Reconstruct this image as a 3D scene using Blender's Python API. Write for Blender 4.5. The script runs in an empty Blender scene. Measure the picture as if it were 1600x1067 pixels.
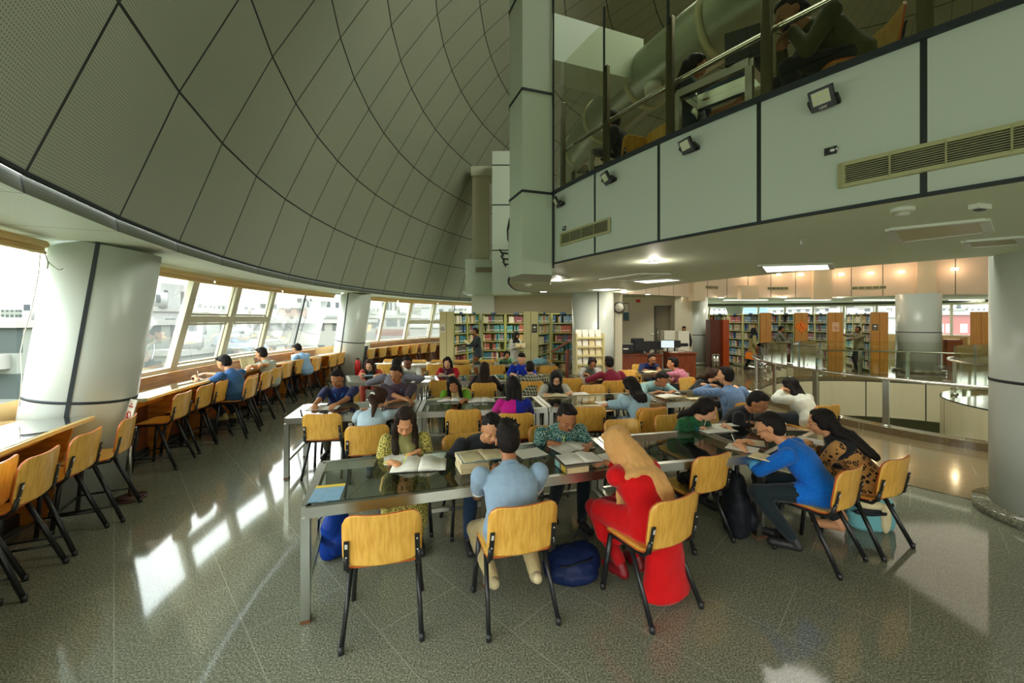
import bpy, bmesh, math, random
from mathutils import Vector, Matrix, Euler
from mathutils.geometry import tessellate_polygon
random.seed(7)
PI = math.pi
R = math.radians
S = bpy.context.scene
COL = S.collection
V = Vector

# ---------------- camera, sky, sun, exposure ----------------
F = 622.0            # focal length in pixels of the 1600 px wide frame
HOR = 498.0          # horizon row
EYE = 2.0
cam_d = bpy.data.cameras.new('camera')
cam_d.sensor_width = 36.0
cam_d.lens = 36.0 * F / 1600.0
cam_d.shift_y = -(533.5 - HOR) / 1600.0
cam_d.clip_start = 0.05
cam_d.clip_end = 2000
cam = bpy.data.objects.new('camera', cam_d)
cam.location = (0, 0, EYE)
cam.rotation_euler = (R(90), 0, 0)
COL.objects.link(cam)
S.camera = cam
S.view_settings.view_transform = 'Standard'
S.view_settings.look = 'None'
S.view_settings.gamma = 1.0
S.view_settings.use_curve_mapping = False
S.view_settings.exposure = 0.23
W = bpy.data.worlds.new('sky')
S.world = W
W.use_nodes = True
wn = W.node_tree.nodes
wl = W.node_tree.links
bg = wn['Background']
tcw = wn.new('ShaderNodeTexCoord')
sepw = wn.new('ShaderNodeSeparateXYZ')
rmp = wn.new('ShaderNodeValToRGB')
wl.new(tcw.outputs['Generated'], sepw.inputs[0])
wl.new(sepw.outputs['Z'], rmp.inputs[0])
rmp.color_ramp.elements[0].position = 0.0
rmp.color_ramp.elements[0].color = (0.98, 0.93, 0.84, 1)
rmp.color_ramp.elements[1].position = 0.6
rmp.color_ramp.elements[1].color = (0.82, 0.95, 0.97, 1)
wl.new(rmp.outputs[0], bg.inputs[0])
# hazy overcast: brighter overhead than at the horizon
mr_ = wn.new('ShaderNodeMapRange')
wl.new(sepw.outputs['Z'], mr_.inputs[0])
mr_.inputs[1].default_value = 0.02
mr_.inputs[2].default_value = 0.42
mr_.inputs[3].default_value = 1.7
mr_.inputs[4].default_value = 11.0
wl.new(mr_.outputs[0], bg.inputs[1])
sun_d = bpy.data.lights.new('sun', 'SUN')
sun_d.energy = 3.0
sun_d.color = (1.0, 0.93, 0.78)
sun_d.angle = R(0.8)
sun = bpy.data.objects.new('sun', sun_d)
COL.objects.link(sun)
SUN_EL, SUN_AZ = R(26.5), R(136)
sd = V((math.cos(SUN_EL) * math.cos(SUN_AZ), math.cos(SUN_EL) * math.sin(SUN_AZ), math.sin(SUN_EL)))
sun.rotation_euler = (-sd).to_track_quat('-Z', 'Y').to_euler()
S.cycles.max_bounces = 9
S.cycles.diffuse_bounces = 5
S.cycles.glossy_bounces = 4
S.cycles.transparent_max_bounces = 16
S.cycles.caustics_reflective = False
S.cycles.caustics_refractive = False
S.cycles.sample_clamp_indirect = 4.0

def area(name, loc, size, power, color=(1, .93, .8), rot=(0, 0, 0), sy=None):
    d = bpy.data.lights.new(name, 'AREA')
    d.energy = power
    d.color = color
    d.size = size
    if sy:
        d.shape = 'RECTANGLE'
        d.size_y = sy
    o = bpy.data.objects.new(name, d)
    o.location = loc
    o.rotation_euler = rot
    COL.objects.link(o)
    return o

def point(name, loc, power, color=(1, .9, .75), rad=.05):
    d = bpy.data.lights.new(name, 'POINT')
    d.energy = power
    d.color = color
    d.shadow_soft_size = rad
    o = bpy.data.objects.new(name, d)
    o.location = loc
    COL.objects.link(o)
    return o
CX, CY = 10.85, 9.5          # centre of the round building
# added fill lights with no fittings of their own
area('dome_fill', (6.5, 6.5, 11.5), 7.0, 1150, (.96, 1.0, .84))  # unseen fill under the crown, added to lift the dome
area('reading_floor_fill', (2.5, -2.5, 2.55), 3.0, 90, (1.0, .92, .74))  # unseen fill behind the camera, added to brighten the hall

area('opening_fill', (10.4, 8.9, 3.6), 4.0, 45, (1.0, .88, .66))  # fill added to brighten the walls of the floor opening
area('shelf_fill', (.4, 13.6, 2.8), 2.0, 45, (1.0, .92, .72), sy=.6)  # fill added above the near bookcases to brighten them

def P(px, py, z=0.0):
    """point of the photograph's pixel at height z"""
    d = (EYE - z) * F / (py - HOR)
    return V(((px - 800) / F * d, d, z))

def PD(px, py, d):
    return V(((px - 800) / F * d, d, EYE - (py - HOR) / F * d))

def ring(az, r, z=0.0):
    a = R(az)
    return V((CX + r * math.cos(a), CY + r * math.sin(a), z))

# ---------------- materials ----------------
class NT:
    def __init__(s, name):
        s.m = bpy.data.materials.new(name)
        s.m.use_nodes = True
        s.t = s.m.node_tree
        s.n = s.t.nodes
        s.b = s.n['Principled BSDF']
        s.out = s.n['Material Output']
    def new(s, t, **kw):
        n = s.n.new(t)
        for k, v in kw.items():
            setattr(n, k, v)
        return n
    def ln(s, a, b):
        s.t.links.new(a, b)
    def setin(s, inp, v):
        if hasattr(v, 'is_output'):
            s.ln(v, inp)
        elif v is not None:
            inp.default_value = v
    def math(s, op, a, b=None, c=None):
        n = s.new('ShaderNodeMath', operation=op)
        s.setin(n.inputs[0], a)
        if b is not None: s.setin(n.inputs[1], b)
        if c is not None: s.setin(n.inputs[2], c)
        return n.outputs[0]
    def mix(s, f, a, b):
        n = s.new('ShaderNodeMix', data_type='RGBA')
        s.setin(n.inputs[0], f)
        s.setin(n.inputs[6], col4(a) if not hasattr(a, 'is_output') else a)
        s.setin(n.inputs[7], col4(b) if not hasattr(b, 'is_output') else b)
        return n.outputs[2]
    def coord(s, which='Object'):
        return s.new('ShaderNodeTexCoord').outputs[which]
    def sep(s, v):
        n = s.new('ShaderNodeSeparateXYZ')
        s.ln(v, n.inputs[0])
        return n.outputs
    def noise(s, scale, vec=None, detail=2.0, rough=.5):
        n = s.new('ShaderNodeTexNoise')
        n.inputs['Scale'].default_value = scale
        n.inputs['Detail'].default_value = detail
        n.inputs['Roughness'].default_value = rough
        if vec is not None: s.ln(vec, n.inputs['Vector'])
        return n.outputs['Fac']
    def voro(s, scale, vec=None, feature='F1'):
        n = s.new('ShaderNodeTexVoronoi', feature=feature)
        n.inputs['Scale'].default_value = scale
        if vec is not None: s.ln(vec, n.inputs['Vector'])
        return n
    def ramp(s, f, stops):
        n = s.new('ShaderNodeValToRGB')
        e = n.color_ramp.elements
        e[0].position, e[0].color = stops[0][0], col4(stops[0][1])
        e[1].position, e[1].color = stops[1][0], col4(stops[1][1])
        for p, c in stops[2:]:
            x = e.new(p); x.color = col4(c)
        s.ln(f, n.inputs[0])
        return n.outputs[0]
    def scale(s, vec, sc, rot=None):
        n = s.new('ShaderNodeMapping')
        s.ln(vec, n.inputs[0])
        n.inputs['Scale'].default_value = sc
        if rot: n.inputs['Rotation'].default_value = rot
        return n.outputs[0]
    def bump(s, h, strength=.2, dist=.01):
        n = s.new('ShaderNodeBump')
        n.inputs['Strength'].default_value = strength
        n.inputs['Distance'].default_value = dist
        s.ln(h, n.inputs['Height'])
        s.ln(n.outputs[0], s.b.inputs['Normal'])

def col4(c):
    return (c[0], c[1], c[2], 1.0) if len(c) == 3 else tuple(c)

def lin(r, g, b):
    f = lambda v: ((v / 255 + .055) / 1.055) ** 2.4 if v > 10 else v / 255 / 12.92
    return (f(r), f(g), f(b))

def mat(name, color, rough=.5, metal=0.0, spec=.5, var=.0, vscale=30, emit=None, est=1.0):
    t = NT(name)
    t.b.inputs['Base Color'].default_value = col4(color)
    t.b.inputs['Roughness'].default_value = rough
    t.b.inputs['Metallic'].default_value = metal
    t.b.inputs['Specular IOR Level'].default_value = spec
    if var:
        n = t.noise(vscale, t.coord())
        t.ln(t.mix(n, [c * (1 - var) for c in color], [min(1, c * (1 + var)) for c in color]), t.b.inputs['Base Color'])
    if emit:
        t.b.inputs['Emission Color'].default_value = col4(emit)
        t.b.inputs['Emission Strength'].default_value = est
    return t.m

# ---------------- mesh building ----------------
class MB:
    """collects shapes; build() links them as one mesh object"""
    def __init__(s):
        s.v = []; s.f = []; s.mi = []; s.uv = {}; s.cur = 0; s.sm = []; s.smooth = False
    def face(s, idx, uv=None):
        if uv: s.uv[len(s.f)] = uv
        s.f.append(tuple(idx)); s.mi.append(s.cur); s.sm.append(s.smooth)
    def quad(s, a, b, c, d, uv=None):
        n = len(s.v); s.v += [V(a), V(b), V(c), V(d)]
        s.face((n, n + 1, n + 2, n + 3), uv)
    def box(s, c, size, rz=0.0, rot=None):
        n = len(s.v)
        M = (rot if rot is not None else Matrix.Rotation(rz, 3, 'Z'))
        c = V(c)
        for dx in (-.5, .5):
            for dy in (-.5, .5):
                for dz in (-.5, .5):
                    s.v.append(c + M @ V((dx * size[0], dy * size[1], dz * size[2])))
        for f in ((0, 1, 3, 2), (4, 6, 7, 5), (0, 4, 5, 1), (2, 3, 7, 6), (0, 2, 6, 4), (1, 5, 7, 3)):
            s.face([n + i for i in f])
    def span(s, p0, p1, w, h, up=(0, 0, 1)):
        """box bar from p0 to p1, w across, h along up"""
        p0, p1 = V(p0), V(p1)
        d = (p1 - p0); L = d.length
        if L < 1e-6: return
        d.normalize(); u = V(up)
        x = d.cross(u)
        if x.length < 1e-4: x = d.cross(V((0, 1, 0)))
        x.normalize(); u = x.cross(d).normalized()
        M = Matrix((x, d, u)).transposed()
        s.box((p0 + p1) / 2, (w, L, h), rot=M)
    def prism(s, poly, z0, z1):
        n = len(s.v); k = len(poly)
        a = sum(poly[i][0] * poly[(i + 1) % k][1] - poly[(i + 1) % k][0] * poly[i][1] for i in range(k))
        if a < 0: poly = poly[::-1]
        for p in poly: s.v.append(V((p[0], p[1], z0)))
        for p in poly: s.v.append(V((p[0], p[1], z1)))
        s.face([n + i for i in range(k)][::-1]); s.face([n + k + i for i in range(k)])
        for i in range(k):
            j = (i + 1) % k
            s.face((n + i, n + j, n + k + j, n + k + i))
    def rings(s, rs, closed_ends=True, loop=False):
        """rs: list of lists of points, joined in order"""
        n = len(s.v); k = len(rs[0])
        for r in rs: s.v += [V(p) for p in r]
        for a in range(len(rs) - 1):
            for i in range(k):
                j = (i + 1) % k
                s.face((n + a * k + i, n + a * k + j, n + (a + 1) * k + j, n + (a + 1) * k + i))
        if closed_ends:
            s.face([n + i for i in range(k)][::-1])
            m = n + (len(rs) - 1) * k
            s.face([m + i for i in range(k)])
    def tube(s, pts, r, k=8, flat=1.0, up=(0, 0, 1)):
        pts = [V(p) for p in pts]
        rr = r if isinstance(r, (list, tuple)) else [r] * len(pts)
        out = []; px = None
        for i, p in enumerate(pts):
            a = pts[max(0, i - 1)]; b = pts[min(len(pts) - 1, i + 1)]
            d = (b - a).normalized()
            u = px if px is not None else V(up)
            x = d.cross(u)
            if x.length < 1e-3: x = d.cross(V((1, 0, 0)))
            x.normalize(); y = x.cross(d).normalized(); px = y
            out.append([p + x * math.cos(2 * PI * q / k) * rr[i] + y * math.sin(2 * PI * q / k) * rr[i] * flat for q in range(k)])
        sm = s.smooth; s.smooth = True
        s.rings(out)
        s.smooth = sm
    def cyl(s, p0, p1, r, k=16, r1=None):
        s.tube([p0, p1], [r, r if r1 is None else r1], k)
    def ell(s, c, rad, rot=None, nu=12, nv=8):
        c = V(c); M = rot if rot is not None else Matrix.Identity(3)
        n = len(s.v)
        sm = s.smooth; s.smooth = True
        s.v.append(c + M @ V((0, 0, -rad[2])))
        for j in range(1, nv):
            a = -PI / 2 + PI * j / nv
            for i in range(nu):
                b = 2 * PI * i / nu
                s.v.append(c + M @ V((rad[0] * math.cos(a) * math.cos(b), rad[1] * math.cos(a) * math.sin(b), rad[2] * math.sin(a))))
        s.v.append(c + M @ V((0, 0, rad[2])))
        for i in range(nu):
            s.face((n, n + 1 + (i + 1) % nu, n + 1 + i))
            e = len(s.v) - 1; q = n + 1 + (nv - 2) * nu
            s.face((e, q + i, q + (i + 1) % nu))
        for j in range(nv - 2):
            for i in range(nu):
                a = n + 1 + j * nu + i; b = n + 1 + j * nu + (i + 1) % nu
                s.face((a, b, b + nu, a + nu))
        s.smooth = sm
    def build(s, name, mats, parent=None, bevel=0.0, seg=2, loc=None, rz=None, sub=0):
        me = bpy.data.meshes.new(name)
        me.from_pydata([tuple(v) for v in s.v], [], s.f)
        if not isinstance(mats, (list, tuple)): mats = [mats]
        for m in mats: me.materials.append(m)
        me.polygons.foreach_set('material_index', s.mi)
        me.polygons.foreach_set('use_smooth', s.sm)
        if s.uv:
            uvl = me.uv_layers.new(name='UVMap')
            for pi, uvs in s.uv.items():
                p = me.polygons[pi]
                for li, uv in zip(p.loop_indices, uvs):
                    uvl.data[li].uv = uv
        me.update()
        o = bpy.data.objects.new(name, me)
        COL.objects.link(o)
        if parent is not None: o.parent = parent
        if loc is not None: o.location = loc
        if rz is not None: o.rotation_euler = (0, 0, rz)
        if bevel:
            b = o.modifiers.new('bevel', 'BEVEL'); b.width = bevel; b.segments = seg; b.limit_method = 'ANGLE'; b.angle_limit = R(40)
        if sub:
            b = o.modifiers.new('sub', 'SUBSURF'); b.levels = sub; b.render_levels = sub
        return o

def tag(o, label=None, cat=None, group=None, kind=None):
    if label: o['label'] = label
    if cat: o['category'] = cat
    if group: o['group'] = group
    if kind: o['kind'] = kind
    return o

def empty(name, loc=(0, 0, 0), rz=0.0, label=None, cat=None, group=None):
    o = bpy.data.objects.new(name, None)
    o.location = loc; o.rotation_euler = (0, 0, rz); o.empty_display_size = .1
    COL.objects.link(o)
    return tag(o, label, cat, group)

def struct(o):
    o['kind'] = 'structure'
    return o

def copy_tree(o, parent=None):
    c = o.copy(); COL.objects.link(c)
    if parent is not None: c.parent = parent
    for ch in list(o.children): copy_tree(ch, c)
    return c
# ---------------- shared materials ----------------
def wood_mat(name, a, b, rough=.35, sc=(30, 30, 1.5)):
    t = NT(name)
    v = t.scale(t.coord(), sc)
    n = t.noise(1.0, v, 3.0)
    t.ln(t.ramp(n, [(.35, a), (.65, b)]), t.b.inputs['Base Color'])
    t.b.inputs['Roughness'].default_value = rough
    t.b.inputs['Coat Weight'].default_value = .25
    t.b.inputs['Coat Roughness'].default_value = .2
    return t.m
M_ply = wood_mat('beech_plywood', lin(214, 158, 62), lin(236, 186, 88), .35, (50, 50, 3))
M_plyedge = mat('plywood_edge', lin(190, 92, 30), .5)
M_black = mat('black_tube_metal', (.012, .013, .014), .35, 0, .5)
M_plastic = mat('black_plastic', (.015, .015, .017), .45)
M_bolt = mat('zinc_bolt', (.6, .6, .6), .3, 1)
M_counterwood = wood_mat('varnished_teak', lin(176, 108, 36), lin(214, 146, 62), .3, (4, 4, 30))
M_darkwood = wood_mat('dark_teak', lin(92, 46, 20), lin(128, 66, 28), .35, (4, 4, 20))
M_redwood = wood_mat('mahogany', lin(110, 46, 18), lin(150, 66, 28), .35, (25, 25, 2))
M_oak = wood_mat('oak_end_panel', lin(178, 118, 40), lin(196, 134, 52), .4, (30, 30, 2))
M_cream = mat('cream_panel', lin(214, 204, 150), .5)
M_shelfgreen = mat('pale_olive_metal', lin(172, 176, 104), .45)
M_white = mat('white_paint', (.72, .74, .68), .45)
M_pillar = mat('white_column_panel', (.62, .66, .61), .28, 0, .5)
M_joint = mat('dark_joint', (.012, .018, .022), .6)
M_steel = mat('brushed_steel', (.52, .53, .47), .28, 1.0, var=.08, vscale=6)
M_steel2 = mat('polished_steel', (.62, .6, .54), .16, 1.0)
M_bronze = mat('brown_steel', (.22, .19, .13), .35, .8)
M_ceil = mat('ceiling_paint', lin(222, 232, 206), .6)
M_wall = mat('office_wall_paint', lin(214, 204, 180), .6)
M_blind = mat('tan_roller_blind', lin(240, 204, 140), .5)
M_frame = mat('white_window_frame', lin(214, 210, 186), .4)
M_paper = mat('paper', lin(232, 230, 218), .7)
M_paper2 = mat('cream_paper', lin(226, 212, 168), .7)
M_lamp = mat('lit_panel', (1, 1, 1), .5, emit=(1, .97, .9), est=2.2)
M_warm = mat('warm_lamp', (1, .9, .7), .5, emit=(1, .72, .38), est=16.0)
M_dl = mat('downlight', (1, 1, 1), .5, emit=(1, .95, .85), est=10.0)

def glass_mat(name, tint=(1, 1, 1), haze=0.0, gloss=1.0, hazecol=(.9, .92, .9), rough=0.0):
    """thin clear sheet: lets light through, mirrors by angle, optional haze mixed into the shader"""
    t = NT(name)
    tr = t.new('ShaderNodeBsdfTransparent'); tr.inputs[0].default_value = col4(tint)
    gl = t.new('ShaderNodeBsdfGlossy'); gl.inputs['Roughness'].default_value = rough
    fr = t.new('ShaderNodeFresnel'); fr.inputs[0].default_value = 1.45
    f = t.math('MULTIPLY', fr.outputs[0], gloss)
    mx = t.new('ShaderNodeMixShader'); t.ln(f, mx.inputs[0]); t.ln(tr.outputs[0], mx.inputs[1]); t.ln(gl.outputs[0], mx.inputs[2])
    last = mx
    if haze:
        df = t.new('ShaderNodeBsdfTranslucent'); df.inputs[0].default_value = col4(hazecol)
        m2 = t.new('ShaderNodeMixShader'); m2.inputs[0].default_value = haze
        t.ln(last.outputs[0], m2.inputs[1]); t.ln(df.outputs[0], m2.inputs[2]); last = m2
    t.ln(last.outputs[0], t.out.inputs[0])
    t.n.remove(t.b)
    return t.m
M_winglass = glass_mat('window_glass', (.97, .98, .97), .035, .35)  # translucent share imitates the outdoor haze on the panes
M_railglass = glass_mat('rail_glass', (.86, .92, .84), 0, 1.0)
M_mezzglass = glass_mat('mezzanine_glass', (.74, .78, .62), 0, .9)
M_tableglass = glass_mat('table_glass', (.78, .88, .82), .02, 1.5, (.3, .45, .38), .01)

def floor_mat():
    t = NT('granite_floor')
    co = t.coord()
    r = t.scale(co, (1, 1, 1), (0, 0, R(45)))
    x, y, z = t.sep(r)
    # big tiles 0.6 x 0.9 in running bond, thin light joints
    vy = t.math('DIVIDE', y, .6)
    row = t.math('FLOOR', vy)
    off = t.math('MULTIPLY', t.math('MODULO', row, 2.0), .5)
    ux = t.math('ADD', t.math('DIVIDE', x, 1.2), off)
    fx = t.math('ABSOLUTE', t.math('SUBTRACT', t.math('FRACT', ux), .5))
    fy = t.math('ABSOLUTE', t.math('SUBTRACT', t.math('FRACT', vy), .5))
    jx = t.math('GREATER_THAN', fx, .4975)
    jy = t.math('GREATER_THAN', fy, .4955)
    j = t.math('MAXIMUM', jx, jy)
    speck = t.noise(95, co, 4.0, .75)
    mid = t.noise(9, t.scale(co, (1, 2.4, 1), (0, 0, R(20))), 5.0, .65)
    base = t.ramp(speck, [(.34, lin(52, 54, 44)), (.47, lin(110, 110, 94)), (.58, lin(160, 158, 138)), (.72, lin(216, 212, 192))])
    base = t.mix(t.math('MULTIPLY', mid, .5), base, lin(74, 80, 66))
    # inside the round joint (r < 7.7 m of the centre): polished brown granite
    xx, yy, zz = t.sep(co)
    dx = t.math('SUBTRACT', xx, CX); dy = t.math('SUBTRACT', yy, CY)
    rad = t.math('SQRT', t.math('ADD', t.math('MULTIPLY', dx, dx), t.math('MULTIPLY', dy, dy)))
    inner = t.math('LESS_THAN', rad, 7.7)
    brown = t.ramp(speck, [(.35, lin(84, 74, 54)), (.65, lin(140, 122, 92))])
    base = t.mix(inner, base, brown)
    rj = t.math('LESS_THAN', t.math('ABSOLUTE', t.math('SUBTRACT', rad, 7.7)), .02)
    base = t.mix(rj, base, lin(54, 56, 46))
    base = t.mix(t.math('MULTIPLY', j, .45), base, lin(176, 176, 156))
    t.ln(base, t.b.inputs['Base Color'])
    rg = t.math('MULTIPLY_ADD', inner, .03, .07)
    rg = t.math('ADD', rg, t.math('MULTIPLY', t.math('SUBTRACT', mid, .5), .06))
    t.ln(rg, t.b.inputs['Roughness'])
    t.b.inputs['Specular IOR Level'].default_value = .55
    return t.m
M_floor = floor_mat()

def panel_joint_mat(name, color, wu, wv, jcol=(.012, .018, .016), dots=0, rough=.45, dotc=.35, var=.03, metal=0.0):
    """UV: one unit per panel; dark joints on the panel edges, optional perforation"""
    t = NT(name)
    u, v, _ = t.sep(t.coord('UV'))
    fu = t.math('ABSOLUTE', t.math('SUBTRACT', t.math('FRACT', u), .5))
    fv = t.math('ABSOLUTE', t.math('SUBTRACT', t.math('FRACT', v), .5))
    j = t.math('MAXIMUM', t.math('GREATER_THAN', fu, .5 - wu) if wu else 0.0, t.math('GREATER_THAN', fv, .5 - wv) if wv else 0.0)
    n = t.noise(1.7, t.coord())
    base = t.mix(n, [c * (1 - var) for c in color], [min(1, c * (1 + var)) for c in color])
    if dots:
        du = t.math('SUBTRACT', t.math('FRACT', t.math('MULTIPLY', u, dots)), .5)
        dv = t.math('SUBTRACT', t.math('FRACT', t.math('MULTIPLY', v, dots)), .5)
        d2 = t.math('ADD', t.math('MULTIPLY', du, du), t.math('MULTIPLY', dv, dv))
        hole = t.math('LESS_THAN', d2, .075)
        base = t.mix(hole, base, [c * dotc for c in color])
    t.ln(t.mix(j, base, jcol), t.b.inputs['Base Color'])
    t.b.inputs['Roughness'].default_value = rough
    t.b.inputs['Metallic'].default_value = metal
    return t.m
M_rim = panel_joint_mat('perforated_rim_panel', lin(98, 102, 82), .012, 0, dots=56, dotc=.4)
M_dome = panel_joint_mat('perforated_dome_panel', lin(170, 176, 154), .012, .010, dots=56, rough=.5, dotc=.5)
M_soffit = panel_joint_mat('perforated_soffit_panel', lin(214, 220, 204), .004, 0, dots=40, rough=.5, dotc=.75)
M_fascia = panel_joint_mat('fascia_panel', lin(198, 206, 198), .018, 0, rough=.42)
M_fasciawarm = panel_joint_mat('cream_fascia_panel', lin(206, 182, 158), .012, 0, rough=.42)
M_voidwall = panel_joint_mat('void_wall_panel', lin(232, 216, 190), .010, 0, rough=.4)
M_pierp = mat('pier_panel', lin(196, 208, 190), .42, var=.02, vscale=1.5)

def cloth(name, kind, c1, c2=None, c3=None, sc=1.0, rough=.8):
    t = NT(name)
    co = t.coord()
    if kind == 'plain':
        n = t.noise(14 * sc, co, 3.0)
        base = t.mix(n, [c * .86 for c in c1], [min(1, c * 1.12) for c in c1])
    elif kind == 'dots':
        vo = t.voro(85 * sc, co)
        m = t.math('LESS_THAN', vo.outputs['Distance'], .42)
        base = t.mix(m, c1, c2)
    elif kind == 'floral':
        n = t.noise(95 * sc, co, 2.0, .6)
        m = t.math('GREATER_THAN', n, .56)
        base = t.mix(m, c1, c2)
    elif kind == 'check':
        x, y, z = t.sep(co)
        a = t.math('GREATER_THAN', t.math('FRACT', t.math('MULTIPLY', t.math('ADD', x, t.math('MULTIPLY', y, .35)), 22 * sc)), .72)
        b = t.math('GREATER_THAN', t.math('FRACT', t.math('MULTIPLY', z, 22 * sc)), .72)
        base = t.mix(t.math('MULTIPLY', t.math('ADD', a, b), .5), c1, c2)
    elif kind == 'leopard':
        vo = t.voro(24 * sc, co)
        a = t.math('GREATER_THAN', vo.outputs['Distance'], .18)
        b = t.math('LESS_THAN', vo.outputs['Distance'], .40)
        base = t.mix(t.math('MULTIPLY', a, b), c1, c2)
    elif kind == 'border':
        x, y, z = t.sep(co)
        base = t.mix(t.math('GREATER_THAN', x, 0.02), c1, c2)
    t.ln(base, t.b.inputs['Base Color'])
    t.b.inputs['Roughness'].default_value = rough
    t.b.inputs['Specular IOR Level'].default_value = .2
    if rough > .5:
        t.b.inputs['Sheen Weight'].default_value = .15
    t.bump(t.noise(60, co, 2.0), .12, .004)
    return t.m
# ---------------- the round shell ----------------
def zc(y):
    t = max(0.0, min(1.0, (y - 9.5) / 6.5))
    return 2.65 + .28 * t * t * (3 - 2 * t)

def arc(r, a0, a1, n=None, c=(CX, CY)):
    n = n or max(2, int(abs(a1 - a0) / 2.25))
    return [V((c[0] + r * math.cos(R(a0 + (a1 - a0) * i / n)), c[1] + r * math.sin(R(a0 + (a1 - a0) * i / n)), 0)) for i in range(n + 1)]

def flat_mesh(name, loops, z, m, zf=None, uvscale=None, down=False, cuts=()):
    pts = [p for l in loops for p in l]
    tri = tessellate_polygon([[V((p[0], p[1], 0)) for p in l] for l in loops])
    bm = bmesh.new()
    vs = [bm.verts.new((p[0], p[1], 0)) for p in pts]
    for t in tri:
        try: bm.faces.new([vs[i] for i in t])
        except ValueError: pass
    for c in cuts:
        bmesh.ops.bisect_plane(bm, geom=bm.verts[:] + bm.edges[:] + bm.faces[:], plane_co=(0, c, 0), plane_no=(0, 1, 0))
    bmesh.ops.recalc_face_normals(bm, faces=bm.faces[:])
    for f in bm.faces:
        if (f.normal.z > 0) == down: f.normal_flip()
    for v in bm.verts: v.co.z = zf(v.co.y) if zf else z
    me = bpy.data.meshes.new(name); bm.to_mesh(me); bm.free()
    me.materials.append(m)
    o = bpy.data.objects.new(name, me); COL.objects.link(o)
    return o

# floor with the round opening; island landing with its own disc edge
VC, VR = (10.4, 8.9), 4.1
IC, IR = (13.2, 8.6), 2.7
def circ_cross():
    d = math.hypot(IC[0] - VC[0], IC[1] - VC[1])
    a = (VR ** 2 - IR ** 2 + d * d) / (2 * d)
    base = math.atan2(IC[1] - VC[1], IC[0] - VC[0])
    da = math.acos(a / VR)
    b = (d - a); db = math.acos(b / IR)
    return math.degrees(base), math.degrees(da), math.degrees(db)
vb, vda, idb = circ_cross()
void_outer = arc(VR, vb + vda, vb + 360 - vda, 70, VC)            # round the big opening
isl_edge = arc(IR, vb + 180 + idb, vb + 180 - idb, 40, IC)        # near edge of the island landing
void_loop = void_outer + isl_edge[1:-1]
fl = flat_mesh('floor', [arc(17.05, 0, 357.75, 159), void_loop[::-1]], 0.0, M_floor)
struct(fl)
# walls of the opening below the floor
def strip(name, pts, z0, z1, m, upan=None, closed=False, flip=False, v0=0.0, v1=1.0):
    b = MB(); s = 0.0
    ps = [V(p) for p in pts]
    if closed: ps.append(ps[0])
    for i in range(len(ps) - 1):
        a, c = ps[i], ps[i + 1]
        L = (c - a).length
        za = z0(a.y) if callable(z0) else z0; zb = z0(c.y) if callable(z0) else z0
        ta = z1(a.y) if callable(z1) else z1; tb = z1(c.y) if callable(z1) else z1
        u0, u1 = s / (upan or 1.0), (s + L) / (upan or 1.0)
        s += L
        q = [(a.x, a.y, za), (c.x, c.y, zb), (c.x, c.y, tb), (a.x, a.y, ta)]
        uv = [(u0, v0), (u1, v0), (u1, v1), (u0, v1)]
        if flip: q = q[::-1]; uv = uv[::-1]
        b.quad(*q, uv=uv)
    return b.build(name, m)
struct(strip('wall_opening', void_outer, -1.15, -.03, M_voidwall, 1.45))
struct(strip('wall_landing', isl_edge, -1.15, -.03, M_voidwall, 1.45))
struct(strip('trim_opening', void_loop, -.03, 0.0, M_joint, closed=True))
lf = flat_mesh('floor_lower', [arc(8.5, 0, 355, 71)], -4.2, mat('lower_floor', lin(170, 178, 160), .3)); struct(lf)
struct(strip('wall_lower', arc(8.5, 0, 360, 72), -4.2, -.3, M_wall))
sl = flat_mesh('ceiling_lower', [arc(8.5, 0, 355, 71), void_loop[::-1]], -1.15, M_ceil, down=True); struct(sl)

# soffit at the windows, rim band and dome
b = MB()
AZS0, AZS1 = 139.0, 333.0
k0 = 4.0
ribs = [k0 + 4.5 * i for i in range(80)]
for i, a in enumerate(ribs):
    if not (AZS0 - 1 < a < AZS1): continue
    b.quad(ring(a, 17.05, 2.8), ring(a, 15.6, 2.8), ring(a + 4.5, 15.6, 2.8), ring(a + 4.5, 17.05, 2.8), uv=[(i, 0.2), (i, .95), (i + 1, .95), (i + 1, .2)])
struct(b.build('ceiling_soffit', M_soffit))
b = MB()
for i, a in enumerate(ribs):
    b.quad(ring(a, 15.6, 2.8), ring(a, 15.62, 2.92), ring(a + 4.5, 15.62, 2.92), ring(a + 4.5, 15.6, 2.8), uv=[(i, .03), (i, .13), (i + 1, .13), (i + 1, .03)])
struct(b.build('trim_rim', M_rim))
b = MB()
for a in ribs:
    b.span(ring(a, 15.59, 2.925), ring(a + 4.5, 15.59, 2.925), .03, .025)
struct(b.build('trim_rim_joint', M_joint))
prof = [(0, 2.92), (.45, 4.18), (1.0, 5.36), (1.65, 6.49), (2.32, 7.56), (3.10, 8.60), (3.98, 9.53), (4.98, 10.38), (6.05, 11.1), (7.2, 11.7), (8.5, 12.2), (10.2, 12.6), (12.4, 12.9), (15.55, 13.0)]
b = MB()
for j in range(len(prof) - 1):
    for i, a in enumerate(ribs):
        r0, r1 = 15.6 - prof[j][0], 15.6 - prof[j + 1][0]
        b.quad(ring(a, r0, prof[j][1]), ring(a, r1, prof[j + 1][1]), ring(a + 4.5, r1, prof[j + 1][1]), ring(a + 4.5, r0, prof[j][1]),
               uv=[(i, j), (i, j + 1), (i + 1, j + 1), (i + 1, j)])
struct(b.build('ceiling_dome', M_dome))

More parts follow.
